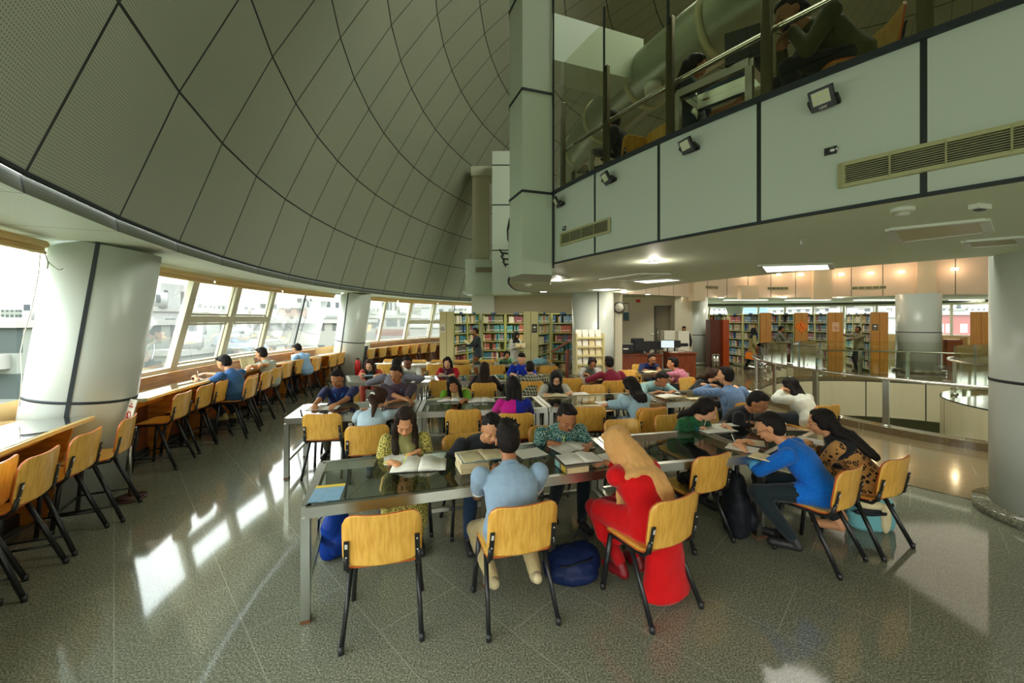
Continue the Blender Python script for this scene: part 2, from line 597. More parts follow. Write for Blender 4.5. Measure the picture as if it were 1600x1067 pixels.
# windows between the leaning columns
PIL = [198.0, 169.3, 139.0, 108.5, 78.0, 48.0, 18.0, -12.0, -42.0, -72.0, -102.0, -132.0]
WB, WT, ZB, ZT = 17.0, 16.6, 1.12, 2.74
def bay(n, a0, a1, mulls, thin=()):
    root = empty('window_%d' % n); struct(root)
    fb = MB()
    allm = [a0] + list(mulls) + [a1]
    for a in mulls:
        w = .11 if a not in thin else .03
        if a in thin: continue
        fb.span(ring(a, WB, ZB), ring(a, WT, ZT), w, .08, up=ring(a, 1) - ring(a, 0))
    for i in range(len(allm) - 1):
        p, q = allm[i], allm[i + 1]
        fb.span(ring(p, WB, ZB), ring(q, WB, ZB), .08, .07)
        fb.span(ring(p, WT, ZT + .02), ring(q, WT, ZT + .02), .08, .08)
        if 1 <= i <= 2:
            fb.span(ring(p, 16.82, 1.86), ring(q, 16.82, 1.86), .07, .10)
            for zz, rr in ((1.2, 16.98), (1.79, 16.83), (1.93, 16.8), (2.66, 16.62)):
                fb.span(ring(p + .35, rr, zz), ring(q - .35, rr, zz), .04, .035)
            for pp in (p + .42, q - .42):
                fb.span(ring(pp, WB, ZB), ring(pp, WT, ZT), .04, .04, up=(0, 0, 1))
    o = fb.build('window_frame', M_frame, root)
    if thin:
        tb = MB()
        for a in thin: tb.span(ring(a, WB - .02, ZB), ring(a, WT - .02, ZT), .035, .03, up=ring(a, 1) - ring(a, 0))
        tb.build('thin_mullion', M_joint, root)
    gb = MB()
    for i in range(len(allm) - 1):
        p, q = allm[i], allm[i + 1]
        gb.quad(ring(p, WB + .01, ZB), ring(q, WB + .01, ZB), ring(q, WT + .01, ZT), ring(p, WT + .01, ZT))
    gb.build('window_pane', M_winglass, root)
    # roller blind cassettes at the head
    if AZS0 < a1 < AZS1:
        for h in range(3):
            p0 = a0 + (a1 - a0) * (h / 3) + .2; p1 = a0 + (a1 - a0) * ((h + 1) / 3) - .2
            bb = MB()
            n_ = 4
            pts = [ring(p0 + (p1 - p0) * i / n_, 16.42, 2.73) for i in range(n_ + 1)]
            bb.tube(pts, .038, 8)
            bb.tube([p + V((0, 0, -.08)) + (ring(p0, .0) - ring(p0, .05)) * 0 for p in pts], .018, 6)
            for i in range(n_):
                bb.quad(pts[i] + V((0, 0, -.08)), pts[i + 1] + V((0, 0, -.08)), pts[i + 1], pts[i])
            o = bb.build('window_%d_blind' % n, M_blind); o.name = 'roller_blind'
            wh = 'left of the big column' if n == 1 else ('nearest the big white column' if n == 2 and h == 2 else ('middle' if n == 2 and h == 1 else 'nearest the second leaning column' if n == 2 else 'of the far window band, %s' % ('by the column', 'in the middle', 'by the bookcases')[2 - h]))
            if n == 1: o.name = 'roller_blind'; wh = 'left of the big column, the %s from it' % ('first', 'second', 'third')[h]
            elif n == 2: wh = 'at the window head, the one ' + wh
            elif n == 3: wh = 'at the head ' + wh
            else: wh = 'behind the viewer'
            tag(o, 'tan roller blind rolled up ' + wh, 'blind', 'roller blinds at the window heads')
for n in range(12):
    # bays in descending azimuth, bay 1 is left of the big column
    pass
bays = {1: (198.0 + 1.7, 228.0 - 1.7, None, ()), 2: (169.3 + 1.7, 198.0 - 1.7, (174.9, 179.5, 184.1, 188.7), (174.9,)),
        3: (139.0 + 1.7, 169.3 - 1.7, (144.9, 149.6, 154.9, 160.2, 165.4), (144.9, 165.4))}
k = 4
for a in (108.5, 78, 48, 18, -12, -42, -72, -102, -132):
    bays[k] = (a + 1.7, a + 30 - 1.7 if a != -132 else -132 + 30 - 1.7, None, ()); k += 1
del bays[k - 1]
for n, (a0, a1, ml, th) in bays.items():
    if ml is None:
        ml = [a0 - 1.7 + 5 * i for i in range(1, 6)]
    if n == 2:
        # operable lights with a transom sit in the two panes after the first wide one (seen from the big column)
        root = empty('window_2'); struct(root)
        fb = MB(); allm = [a0] + list(ml) + [a1]
        for a in ml:
            if a not in th: fb.span(ring(a, WB, ZB), ring(a, WT, ZT), .15 if a == 188.7 else .12, .09, up=ring(a, 1) - ring(a, 0))
        for i in range(len(allm) - 1):
            p, q = allm[i], allm[i + 1]
            fb.span(ring(p, WB, ZB), ring(q, WB, ZB), .08, .07); fb.span(ring(p, WT, ZT + .02), ring(q, WT, ZT + .02), .08, .08)
            if i in (2, 3):
                fb.span(ring(p, 16.79, 1.99), ring(q, 16.79, 1.99), .08, .12)
                for zz, rr in ((1.2, 16.97), (1.90, 16.8), (2.08, 16.76), (2.66, 16.6)):
                    fb.span(ring(p + .35, rr, zz), ring(q - .35, rr, zz), .04, .035)
                for pp in (p + .42, q - .42): fb.span(ring(pp, WB, ZB), ring(pp, WT, ZT), .04, .04)
        fb.build('window_frame', M_frame, root)
        tb = MB()
        for a in th: tb.span(ring(a, WB - .02, ZB), ring(a, WT - .02, ZT), .035, .03, up=ring(a, 1) - ring(a, 0))
        tb.build('thin_mullion', M_joint, root)
        gb = MB()
        for i in range(len(allm) - 1):
            p, q = allm[i], allm[i + 1]
            gb.quad(ring(p, WB + .01, ZB), ring(q, WB + .01, ZB), ring(q, WT + .01, ZT), ring(p, WT + .01, ZT))
        gb.build('window_pane', M_winglass, root)
        names = ['nearest the second leaning column', 'in the middle of the window band', 'nearest the big white column']
        for h in range(3):
            p0 = a0 + (a1 - a0) * (h / 3) + .1; p1 = a0 + (a1 - a0) * ((h + 1) / 3) - .1
            bb = MB(); pts = [ring(p0 + (p1 - p0) * i / 4, 16.42, 2.72) for i in range(5)]
            bb.tube(pts, .038, 8); bb.tube([p + V((0, 0, -.08)) for p in pts], .018, 6)
            for i in range(4): bb.quad(pts[i] + V((0, 0, -.08)), pts[i + 1] + V((0, 0, -.08)), pts[i + 1], pts[i])
            tag(bb.build('roller_blind', M_blind), 'tan roller blind rolled up over the left windows, ' + names[h], 'blind', 'roller blinds at the window heads')
    else:
        bay(n, a0, a1, ml, th)
# parapet under the windows, header above them
b = MB(); h_ = MB()
for i in range(160):
    a = i * 2.25
    b.quad(ring(a + 2.25, 17.02, 0), ring(a, 17.02, 0), ring(a, 17.02, 1.12), ring(a + 2.25, 17.02, 1.12))
    h_.quad(ring(a + 2.25, 16.62, 2.76), ring(a, 16.62, 2.76), ring(a, 17.1, 3.2), ring(a + 2.25, 17.1, 3.2))
struct(b.build('wall_parapet', mat('parapet_paint', lin(214, 176, 120), .5)))
struct(h_.build('wall_header', M_white))

# leaning columns at the facade
def pillar(az, r0, r1, rad, ztop, label, joints=(.9,), seam=None, lean=True, plinth=0.0):
    p0 = ring(az, r0, plinth); p1 = ring(az, r1, ztop)
    root = empty('column', (0, 0, 0), 0, label, 'column')
    m = MB(); m.cyl(p0, p1, rad, 40); m.build('shaft', M_pillar, root)
    j = MB()
    ax = (p1 - p0)
    for t in joints:
        c = p0 + ax * (t - plinth) / (ztop - plinth)
        n_ = ax.normalized()
        j.cyl(c - n_ * .014, c + n_ * .014, rad + .004, 40)
    toC = (V((0, 0, 0)) - p0); toC.z = 0; toC.normalize()
    for sa in (seam or ()):
        d = Matrix.Rotation(R(sa), 3, 'Z') @ toC
        j.span(p0 + d * rad, p1 + d * rad, .035, .012, up=d)
    j.build('joint_strip', M_joint, root)
    if plinth:
        q = MB(); c = ring(az, r0, 0); q.cyl(c, c + V((0, 0, plinth)), rad + .12, 40); q.build('plinth', M_floor, root)
    return root
pillar(197.9, 16.6, 16.2, .45, 2.8, 'big leaning white column beside the window counter at far left', (1.15,), (-14,))
pillar(169.0, 16.45, 16.05, .45, 2.8, 'leaning white column between the two bands of windows, at the far left corner', (1.3,), (-32,))
pillar(139.0, 16.45, 16.3, .45, 2.93, 'facade column hidden behind the pale bookcases', (1.2,))
pillar(108.5, 16.45, 16.4, .45, 2.93, 'white facade column behind the office wall', (1.2,))
pillar(78.0, 16.4, 16.4, .5, 2.93, 'pale facade column behind the far bookcases with books, by the blue towers', (1.2,))
pillar(48.0, 16.4, 16.4, .5, 2.93, 'facade column at the far right windows', (1.2,))
for az, l in ((18, 'facade column right of the view, beyond the landing'), (-12, 'facade column far right of the viewer'), (-42, 'facade column on the right behind the viewer'), (-72, 'facade column behind the viewer, third from the left'), (-102, 'facade column behind the viewer, second from the left'), (-132, 'facade column behind the viewer, beside the left window counter')):
    pillar(az, 16.45, 16.2, .45, 2.8, l, (1.2,))
# upright columns of the inner ring
def upcol(x, y, rad, z1, label, joints, seams, plinth=0.0):
    az = math.degrees(math.atan2(y - CY, x - CX)); r = math.hypot(x - CX, y - CY)
    return pillar(az, r, r, rad, z1, label, joints, seams, plinth=plinth)
upcol(5.42, 3.88, .50, 2.66, 'thick white round column at the right edge on a granite plinth', (1.37,), (), .10)
upcol(2.08, 10.25, .53, zc(10.2), 'white round column behind the magazine rack in the middle of the hall', (.95,), (14,))
upcol(8.15, 17.7, .50, 2.93, 'white round column beside the red wooden cabinet', (1.3,), (), .12)
upcol(15.3, 15.0, .62, 2.93, 'thick cream column in front of the far right windows', (1.5,), (), .12)

# ---------------- mezzanine ----------------
J0 = 204.65
outer = arc(11.4, 303.4, J0, 50)
curl = [V((.2, 5.3, 0)), V((-.02, 6.0, 0)), V((-.06, 6.7, 0)), V((-.06, 7.4, 0)), V((.0, 8.3, 0)), V((.1, 9.2, 0)), V((.45, 9.9, 0)), V((1.0, 10.3, 0)), V((1.59, 10.6, 0)), V((2.0, 11.2, 0)), V((2.3, 12.2, 0)), V((2.45, 14.0, 0)), V((2.5, 17.2, 0))]
far = arc(16.95, 116.5, -56.6, 60)
loop = outer + curl + far
hole = arc(7.97, 0, 356, 89)
c_ = flat_mesh('ceiling', [loop, hole[::-1]], 0, M_ceil, zf=zc, down=True, cuts=[9.5 + .5 * i for i in range(14)]); struct(c_)
mf = flat_mesh('floor_mezzanine', [outer + curl + far, hole[::-1]], 3.4, mat('mezzanine_floor', lin(120, 110, 90), .3)); struct(mf)
fas = MB()
n_ = 0
pts = [ring(J0 + 3.95 * .25 * i, 11.4) for i in range(0, 101)]
for i in range(len(pts) - 1):
    a, c = pts[i], pts[i + 1]
    fas.quad((a.x, a.y, zc(a.y)), (c.x, c.y, zc(c.y)), (c.x, c.y, 3.48), (a.x, a.y, 3.48), uv=[(i / 4, .1), ((i + 1) / 4, .1), ((i + 1) / 4, .9), (i / 4, .9)])
cp = [pts[0]] + curl
s_ = 0
for i in range(len(cp) - 1):
    a, c = cp[i], cp[i + 1]; L = (c - a).length
    fas.quad((c.x, c.y, zc(c.y)), (a.x, a.y, zc(a.y)), (a.x, a.y, 3.48), (c.x, c.y, 3.48), uv=[((s_ + L) / 1.3 + .4, .1), (s_ / 1.3 + .4, .1), (s_ / 1.3 + .4, .9), ((s_ + L) / 1.3 + .4, .9)])
    s_ += L
struct(fas.build('wall_fascia', M_fascia))
cap = MB()
path = list(reversed(cp)) + pts[1:]
for i in range(len(path) - 1):
    a, c = path[i], path[i + 1]
    cap.span((a.x, a.y, 3.49), (c.x, c.y, 3.49), .06, .035)
    cap.span((a.x, a.y, zc(a.y) + .004), (c.x, c.y, zc(c.y) + .004), .03, .018)
struct(cap.build('trim_fascia', M_joint))
# inner ring fascia, seen far across the opening
b = MB()
for i in range(100):
    a0, a1 = i * 3.6, (i + 1) * 3.6
    p, q = ring(a0, 7.97), ring(a1, 7.97)
    b.quad((p.x, p.y, zc(p.y)), (q.x, q.y, zc(q.y)), (q.x, q.y, 4.4), (p.x, p.y, 4.4), uv=[(a0 / 7.2, .1), (a1 / 7.2, .1), (a1 / 7.2, .9), (a0 / 7.2, .9)])
struct(b.build('wall_fascia_inner', M_fasciawarm))
b = MB()
for i in range(100):
    a0, a1 = i * 3.6, (i + 1) * 3.6
    p, q = ring(a0, 7.95), ring(a1, 7.95)
    b.span((p.x, p.y, 4.42), (q.x, q.y, 4.42), .08, .05)
struct(b.build('trim_fascia_inner', M_joint))

# pier at the end of the balcony
fp = [(.475, 4.72), (.12, 4.60), (-.03, 5.0), (.0, 5.6), (.55, 5.7)]
root = empty('pier', label='tall white panelled pier at the left end of the balcony', cat='pier')
m = MB(); m.prism(fp, 2.52, 9.5); m.build('cladding', M_pierp, root)
j = MB()
for z in (3.48, 4.66, 5.84, 7.0):
    for i in range(5):
        a, c = V((*fp[i], z)), V((*fp[(i + 1) % 5], z))
        j.span(a, c, .02, .028)
j.span((.49, 4.715, 2.6), (.49, 4.715, 9.4), .02, .02)
j.build('joint_strip', M_joint, root)

q = MB(); q.prism([(.5, 5.5), (2.0, 6.05), (1.8, 6.6), (.45, 6.0)], 5.6, 6.25); struct(q.build('wall_beam', M_pierp))
# white blocks behind the pier
def block(name, x0, x1, y0, y1, z0, z1, label, joints=(), vj=(), m=None):
    root = empty(name, label=label, cat='wall box')
    q = MB(); q.box(((x0 + x1) / 2, (y0 + y1) / 2, (z0 + z1) / 2), (x1 - x0, y1 - y0, z1 - z0)); q.build('cladding', m or M_pierp, root)
    j = MB()
    for z in joints: j.box(((x0 + x1) / 2, (y0 + y1) / 2, z), (x1 - x0 + .012, y1 - y0 + .012, .035))
    for x in vj: j.box((x, y0 - .003, (z0 + z1) / 2), (.04, .012, z1 - z0))
    if joints or vj: j.build('joint_strip', M_joint, root)
    return root
def X(px, d): return (px - 800) / F * d
def Z(py, d): return EYE - (py - HOR) / F * d
blk = block('wall_box', X(727, 14), X(803, 14) + .6, 14.0, 15.4, Z(459, 14), Z(405, 14), 'wide white box over the bookcases with a small air grille', (), (X(776, 14),))
g = MB(); g.box((X(760, 13.98), 13.98, Z(421.5, 13.98)), (.75, .03, .17)); gr = g.build('air_grille', M_bronze, blk)
block('wall_box', X(738, 14.2), X(764, 14.2), 14.2, 14.9, Z(405, 14.2), Z(274, 14.2), 'slim pale upright duct box on top of the wide white box', (), (), mat('duct_paint', lin(200, 196, 168), .5))
block('wall_box', X(736, 14.1), X(770, 14.1), 14.1, 14.95, Z(274, 14.1), Z(266, 14.1) + .15, 'pale cap on top of the slim duct box', (), (), mat('duct_cap_paint', lin(196, 196, 172), .5))
block('wall_box', X(769, 13.2), X(803, 13.2) + .3, 13.2, 13.8, Z(460, 13.2), Z(236, 13.2), 'tall white panelled box close behind the pier', (Z(258, 13.2), Z(320, 13.2), Z(391, 13.2)), ())
q = MB(); q.box((X(755, 16), 16.2, 1.48), (.9, .7, 2.96)); struct(q.build('wall_pier_back', M_white))
q = MB()
q.quad((X(772, 16.3), 16.3, 0), (2.5, 16.6, 0), (2.5, 16.6, 4.4), (X(772, 16.3), 16.3, 4.4))
struct(q.build('wall_back', M_wall))
q = MB(); q.box(((X(727, 15.4) + 2.5) / 2, 15.6, 2.98), (2.5 - X(727, 15.4), 2.0, .05)); struct(q.build('ceiling_back', M_white))
# office walls (right of the middle column)
wy = 17.0
q = MB()
q.box(((2.5 + 6.1) / 2 + 0, wy + .1, 1.45), (6.1 - 2.5, .2, 2.95))
q.box(((6.85 + 7.7) / 2, wy + .1, 1.45), (7.7 - 6.85, .2, 2.95))
q.box(((6.1 + 6.85) / 2, wy + .1, 2.72), (.75, .2, .42))
struct(q.build('wall_office', M_wall))
q = MB(); q.box((X(967, 10.9) + .0, 11.3, zc(11.3) / 2), (.2, .75, zc(11.3))); struct(q.build('wall_pier_clock', M_wall))
q = MB(); q.box((X(1059, 16.6), 16.8, 1.46), (.28, .5, 2.92)); struct(q.build('wall_pier_office', M_wall))
dr = MB(); dr.box((6.475, wy + .06, 1.24), (.72, .05, 2.48)); d_ = dr.build('door_1', mat('grey_door', lin(120, 112, 90), .4)); struct(d_)
fr = MB()
for x in (6.1, 6.85): fr.box((x, wy - .01, 1.25), (.06, .1, 2.5))
fr.box((6.475, wy - .01, 2.52), (.81, .1, .07)); fr.build('door_frame', mat('dark_door_frame', lin(84, 80, 66), .4), d_)
hd = MB(); hd.cyl((6.2, wy - .06, .9), (6.2, wy - .06, 1.6), .018, 8); hd.build('door_handle', M_steel, d_)
# wall between office and the big void, right of the door
# outside ground far below
# ---------------- balcony glass ----------------
def post_at(az, z0, z1, w, d, name_m):
    m = MB(); c = ring(az, 11.3)
    m.box((c.x, c.y, (z0 + z1) / 2), (w, d, z1 - z0), rz=R(az)); return m
rl = empty('balcony_railing', label='glass balcony railing with steel handrail along the mezzanine edge', cat='railing')
paz = [204.95, 208.9, 212.75, 216.55, 220.45, 224.4, 228.3, 232.3, 236.2]
for i, a in enumerate(paz):
    m = post_at(a, 3.42, 4.56 if i < 3 else 5.2, .04, .065, None); m.build('post', M_bronze, rl, bevel=.004)
hb = MB(); hb.tube([ring(205 + .79 * i, 11.22, 4.04) for i in range(48)], .022, 10)
for a in paz: hb.span(ring(a, 11.22, 4.02), ring(a, 11.3, 3.98), .015, .015)
hb.build('handrail', M_steel2, rl)
for i in range(len(paz) - 1):
    gm = MB()
    n4 = 4
    for q_ in range(n4):
        a, c = paz[i] + (paz[i + 1] - paz[i]) * q_ / n4, paz[i] + (paz[i + 1] - paz[i]) * (q_ + 1) / n4
        gm.quad(ring(a, 11.33, 3.5), ring(c, 11.33, 3.5), ring(c, 11.33, 5.15 if i else 5.0), ring(a, 11.33, 5.15 if i else 5.0))
    gm.build('glass_panel', M_mezzglass, rl)
for a in paz[1:3]:
    tb = MB(); tb.span(ring(a, 11.33, 4.5), ring(a, 11.33, 5.15), .018, .018); tb.build('glass_edge_strip', M_joint, rl)
# ---------------- void railings ----------------
def void_rail(name, c, r, a0, a1, npost, label, kerb=True, zt=.95, gz=1.28):
    root = empty(name, label=label, cat='railing')
    n = max(8, int(abs(a1 - a0) / 4))
    if kerb:
        kb = MB()
        A = arc(r + .03, a0, a1, n, c); B = arc(r + .30, a0, a1, n, c)
        for i in range(n):
            kb.rings([[(A[i].x, A[i].y, -.02), (B[i].x, B[i].y, -.02), (B[i].x, B[i].y, .12), (A[i].x, A[i].y, .12)], [(A[i + 1].x, A[i + 1].y, -.02), (B[i + 1].x, B[i + 1].y, -.02), (B[i + 1].x, B[i + 1].y, .12), (A[i + 1].x, A[i + 1].y, .12)]])
        kb.build('kerb', M_floor, root)
    gb = MB(); G = arc(r + .1, a0, a1, n, c)
    for i in range(n): gb.quad((G[i].x, G[i].y, .14), (G[i + 1].x, G[i + 1].y, .14), (G[i + 1].x, G[i + 1].y, gz), (G[i].x, G[i].y, gz))
    gb.build('glass_panel', M_railglass, root)
    hb = MB(); hb.tube([p + V((0, 0, zt)) for p in arc(r + .2, a0, a1, n * 2, c)], .028, 10)
    hb.build('handrail', M_steel2, root)
    for i in range(npost):
        a = R(a0 + (a1 - a0) * (i + .5) / npost)
        pb = MB(); x, y = c[0] + (r + .16) * math.cos(a), c[1] + (r + .16) * math.sin(a)
        pb.box((x, y, .52), (.035, .09, .88), rz=a)
        pb.cyl((x, y, .08), (x, y, .14), .07, 12)
        pb.build('post', M_steel, root)
    return root
void_rail('opening_railing', VC, VR, vb + vda + 1, vb + 360 - vda - 1, 17, 'round steel and glass railing on a granite kerb round the floor opening')
void_rail('landing_railing', IC, IR - .35, vb + 180 - idb, vb + 180 + idb, 7, 'curved steel and glass railing round the landing at the right', kerb=False)
# ---------------- chairs ----------------
def ply(b, W, H, rc_top, rc_bot, fn, t=.013, nu=10, nv=10, rows=None):
    """bent board: u,v in -1..1 -> fn(x, v) gives point and normal"""
    front = []; back = []
    for j in range(nv + 1):
        s = j / nv
        # denser rows at the ends for round corners
        v = -math.cos(PI * s)
        yy = abs(v) * H / 2; rc = rc_top if v > 0 else rc_bot
        e = max(0.0, yy - (H / 2 - rc))
        w = W / 2 - (rc - math.sqrt(max(0.0, rc * rc - e * e)))
        fr_, bk_ = [], []
        for i in range(nu + 1):
            u = -1 + 2 * i / nu
            p, n = fn(u * w, v * H / 2)
            fr_.append(p + n * t / 2); bk_.append(p - n * t / 2)
        front.append(fr_); back.append(bk_)
    n0 = len(b.v); k = nu + 1
    for r in front: b.v += r
    n1 = len(b.v)
    for r in back: b.v += r
    b.smooth = True
    b.cur = 0
    for j in range(nv):
        for i in range(nu):
            a = n0 + j * k + i; b.face((a, a + 1, a + k + 1, a + k))
            a = n1 + j * k + i; b.face((a, a + k, a + k + 1, a + 1))
    b.cur = 1; b.smooth = False
    for i in range(nu):
        b.face((n0 + i, n1 + i, n1 + i + 1, n0 + i + 1)); a = nv * k
        b.face((n0 + a + i, n0 + a + i + 1, n1 + a + i + 1, n1 + a + i))
    for j in range(nv):
        b.face((n0 + j * k, n0 + (j + 1) * k, n1 + (j + 1) * k, n1 + j * k))
        b.face((n0 + j * k + nu, n1 + j * k + nu, n1 + (j + 1) * k + nu, n0 + (j + 1) * k + nu))
    b.cur = 0

M_signlab = mat('white_sticker', lin(226, 226, 220), .6)
def make_chair(name, sh=.45, high=False):
    root = empty(name)
    b = MB()
    def seatf(x, y):
        z = sh - .012 * max(0, (y - .12) / .09) ** 2 + .02 * max(0, (-y - .12) / .09) ** 1.5 + .10 * x * x
        return V((x, y, z)), V((0, 0, 1))
    ply(b, .45, .42, .06, .06, seatf)
    b.build('seat', [M_ply, M_plyedge], root)
    b = MB()
    def backf(x, y):
        z = sh + .20 + y + .10 * (x / .235) ** 2 * .16
        yy = -.205 - .05 * (y + .17) / .34 - .035 * (1 - (x / .235) ** 2)
        return V((x, yy + .0, z)), V((-x * 1.1, 1, .12)).normalized()
    ply(b, .47, .33, .085, .05, backf)
    b.build('backrest', [M_ply, M_plyedge], root)
    for s in (-1, 1):
        x = .205 * s
        b = MB()
        b.tube([(x, .15, sh - .025), (x, .05, sh - .022), (x, -.10, sh - .022), (x + .006 * s, -.175, sh - .015), (x + .012 * s, -.215, sh + .03), (x + .014 * s, -.235, sh + .10)], .013, 8)
        b.build('side_frame', M_black, root)
        b = MB()
        b.span((x + .008 * s, -.222, sh + .02), (x + .002 * s, -.258, sh + .21), .030, .010, up=(0, 1, 0))
        br = b.build('bracket', M_black, root)
        if s < 0:
            b = MB(); b.span((x + .0035 * s, -.2585, sh + .165), (x + .0025 * s, -.2645, sh + .195), .016, .002, up=(0, 1, 0)); b.build('sticker', M_signlab, br)
        b = MB()
        for t in (.45, .85):
            c = V((x + .008 * s, -.222, sh + .02)).lerp(V((x + .002 * s, -.258, sh + .21)), t)
            b.cyl(c + V((0, -.004, 0)), c + V((0, -.010, 0)), .006, 8)
        b.build('bolt', M_bolt, br)
        for fy, ty in ((.20, .15), (-.27, -.06)):
            b = MB()
            k = 1.0 if not high else 1.25
            foot = V((x + .03 * s * k, fy * (1.0 if not high else 1.05), .012))
            b.tube([foot, (x, ty, sh - .03)], .0155, 8, flat=1.25)
            lg = b.build('leg', M_black, root)
            b = MB(); b.cyl(foot + V((0, 0, -.012)), foot + V((0, 0, .03)), .018, 8); b.build('foot_cap', M_plastic, lg)
        if high:
            b = MB()
            t = .28
            a = V((x + .0375 * s, .21, .012)).lerp(V((x, .15, sh - .03)), t); c = V((x + .0375 * s, -.28, .012)).lerp(V((x, -.06, sh - .03)), t)
            b.tube([a, c], .010, 8); b.build('foot_rail', M_black, root)
    b = MB(); b.tube([(-.205, .10, sh - .02), (.205, .10, sh - .02)], .010, 8); b.tube([(-.205, -.12, sh - .02), (.205, -.12, sh - .02)], .010, 8)
    if high:
        b.tube([(-.23, .195, .17), (.23, .195, .17)], .010, 8)
    b.build('cross_bar', M_black, root)
    return root
CHAIR = make_chair('study_chair'); STOOL = make_chair('counter_stool', .62, True)
used_proto = {'c': False, 's': False}
def put_chair(x, y, face, label, group, kind='c', z=0.0):
    src = CHAIR if kind == 'c' else STOOL
    o = src if not used_proto[kind] else copy_tree(src)
    used_proto[kind] = True
    o.location = (x, y, z); o.rotation_euler = (0, 0, R(face - 90))
    tag(o, label, 'chair' if kind == 'c' else 'stool', group)
    return o
def chair_px(px, py, face, label, group='beech chairs round the glass tables', zt=.815, kind='c', base=0.0):
    """chair whose backrest top centre shows at the pixel"""
    p = P(px, py, zt + base)
    f = V((math.cos(R(face)), math.sin(R(face)), 0)) * .28
    return put_chair(p.x + f.x, p.y + f.y, face, label, group, kind, base)

G1 = 'beech chairs round the glass tables'
# (backrest-top px, py, facing deg, label)
for a in [
    (597, 803, 103, 'empty beech chair nearest the camera, at the left end of the front glass table'),
    (1118, 711, 113, 'beech chair with a black handbag on its seat and a dark backpack hung behind'),
    (502, 647, 98, 'empty beech chair at the left end of the second row, opposite the boy in navy'),
    (724, 640, 96, 'empty beech chair in the second row, behind the smiling boy in black'),
    (922, 636, 96, 'empty beech chair in the second row, behind the boy in the teal floral shirt'),
    (1021, 637, 103, 'empty beech chair in the second row, left of the girl in green'),
    (970, 655, 282, 'empty beech chair just behind the tan headscarf, turned to the viewer'),
    (689, 594, 94, 'empty beech chair left behind the woman in beige shawl, third row'),
    (831, 596, 95, 'beech chair of the man in plaid shirt, third row'),
    (893, 591, 95, 'empty beech chair right behind the black headscarf, third row'),
    (925, 601, 280, 'empty second-row beech chair facing the viewer, left of the woman in pale blue'),
    (960, 595, 97, 'empty beech chair in the third row, left behind the long-haired woman in pale blue blouse'),
    (981, 578, 276, 'empty beech chair beside the man in maroon, near the desk'),
    (603, 569, 95, 'empty beech chair behind the woman with red-green shawl, right of her hair'),
    (680, 569, 93, 'empty beech chair left behind the woman in red'),
    (722, 570, 93, 'empty beech chair right behind the woman in red'),
    (775, 571, 93, 'empty beech chair in the fourth row, right of the long dark hair'),
    (858, 572, 93, 'empty beech chair in the fourth row, beneath the blue cloth bag'),
    (612, 561, 273, 'empty beech chair in the back row facing the viewer, the leftmost'),
    (655, 562, 273, 'empty beech chair in the back row facing the viewer, behind the man in white shirt'),
    (686, 562, 273, 'empty back-row beech chair facing the viewer, just left of the woman in red'),
    (722, 562, 272, 'empty back-row beech chair facing the viewer, just right of the woman in red'),
    (762, 562, 272, 'empty beech chair in the back row facing the viewer, right of the standing man'),
    (850, 562, 272, 'empty beech chair in the back row facing the viewer, by the blue cloth bag'),
]:
    chair_px(*a)
# window counter stools, from the near left to the far corner (backrest top pixel)
G2 = 'high beech stools along the window counter'
def stool_px(px, py, face, label):
    p = P(px, py, .985)
    f = V((math.cos(R(face)), math.sin(R(face)), 0)) * .28
    return put_chair(p.x + f.x, p.y + f.y, face, label, G2, 's')
def outf(px, py):
    p = P(px, py, 1.0)
    return math.degrees(math.atan2(p.y - CY, p.x - CX))
stl = [(-45, 745, 'high stool nearest the camera, cut by the left picture edge'),
       (2, 722, 'high stool second from the camera, half cut by the left edge'),
       (72, 706, 'high stool at the near left counter, its whole backrest in view'),
       (143, 674, 'high stool at the near left counter, third before the big leaning column'),
       (206, 651, 'high stool standing right against the base of the big leaning column'),
       (290, 613, 'first high stool beyond the big column, seat seen from the side'),
       (325, 601, 'second high stool beyond the big column'),
       (352, 594, 'third high stool beyond the big column, left of the student in denim'),
       (397, 586, 'high stool right beside the student in denim shirt'),
       (420, 580, 'high stool of the student in grey shirt'),
       (436, 574, 'high stool just right of the student in grey shirt'),
       (451, 567, 'high stool between the students in grey and in pale blue'),
       (472, 562, 'high stool of the student in pale blue shirt'),
       (497, 559, 'high stool just right of the student in pale blue shirt'),
       (523, 554, 'high stool before the second column, nearer of a pair'),
       (534, 551, 'high stool before the second column, farther of a pair'),
       (552, 548, 'high stool standing alone beside the red fire extinguisher')]
for q, (px, py, l) in enumerate(stl):
    f = outf(px, py)
    if px == 206: f += 8
    stool_px(px, py, f, 'beech and black ' + l)
far_l = ['nearest the fire extinguisher', 'second from the fire extinguisher', 'third from the fire extinguisher', 'in the middle of the row of seven', 'third from the pale bookcase', 'second from the pale bookcase', 'nearest the pale bookcase']
for (px, py), l in zip([(582, 545), (600, 543), (618, 541), (635, 540), (649, 539), (664, 538), (678, 537)], far_l):
    stool_px(px, py, outf(px, py), 'beech high stool under the far windows, ' + l)

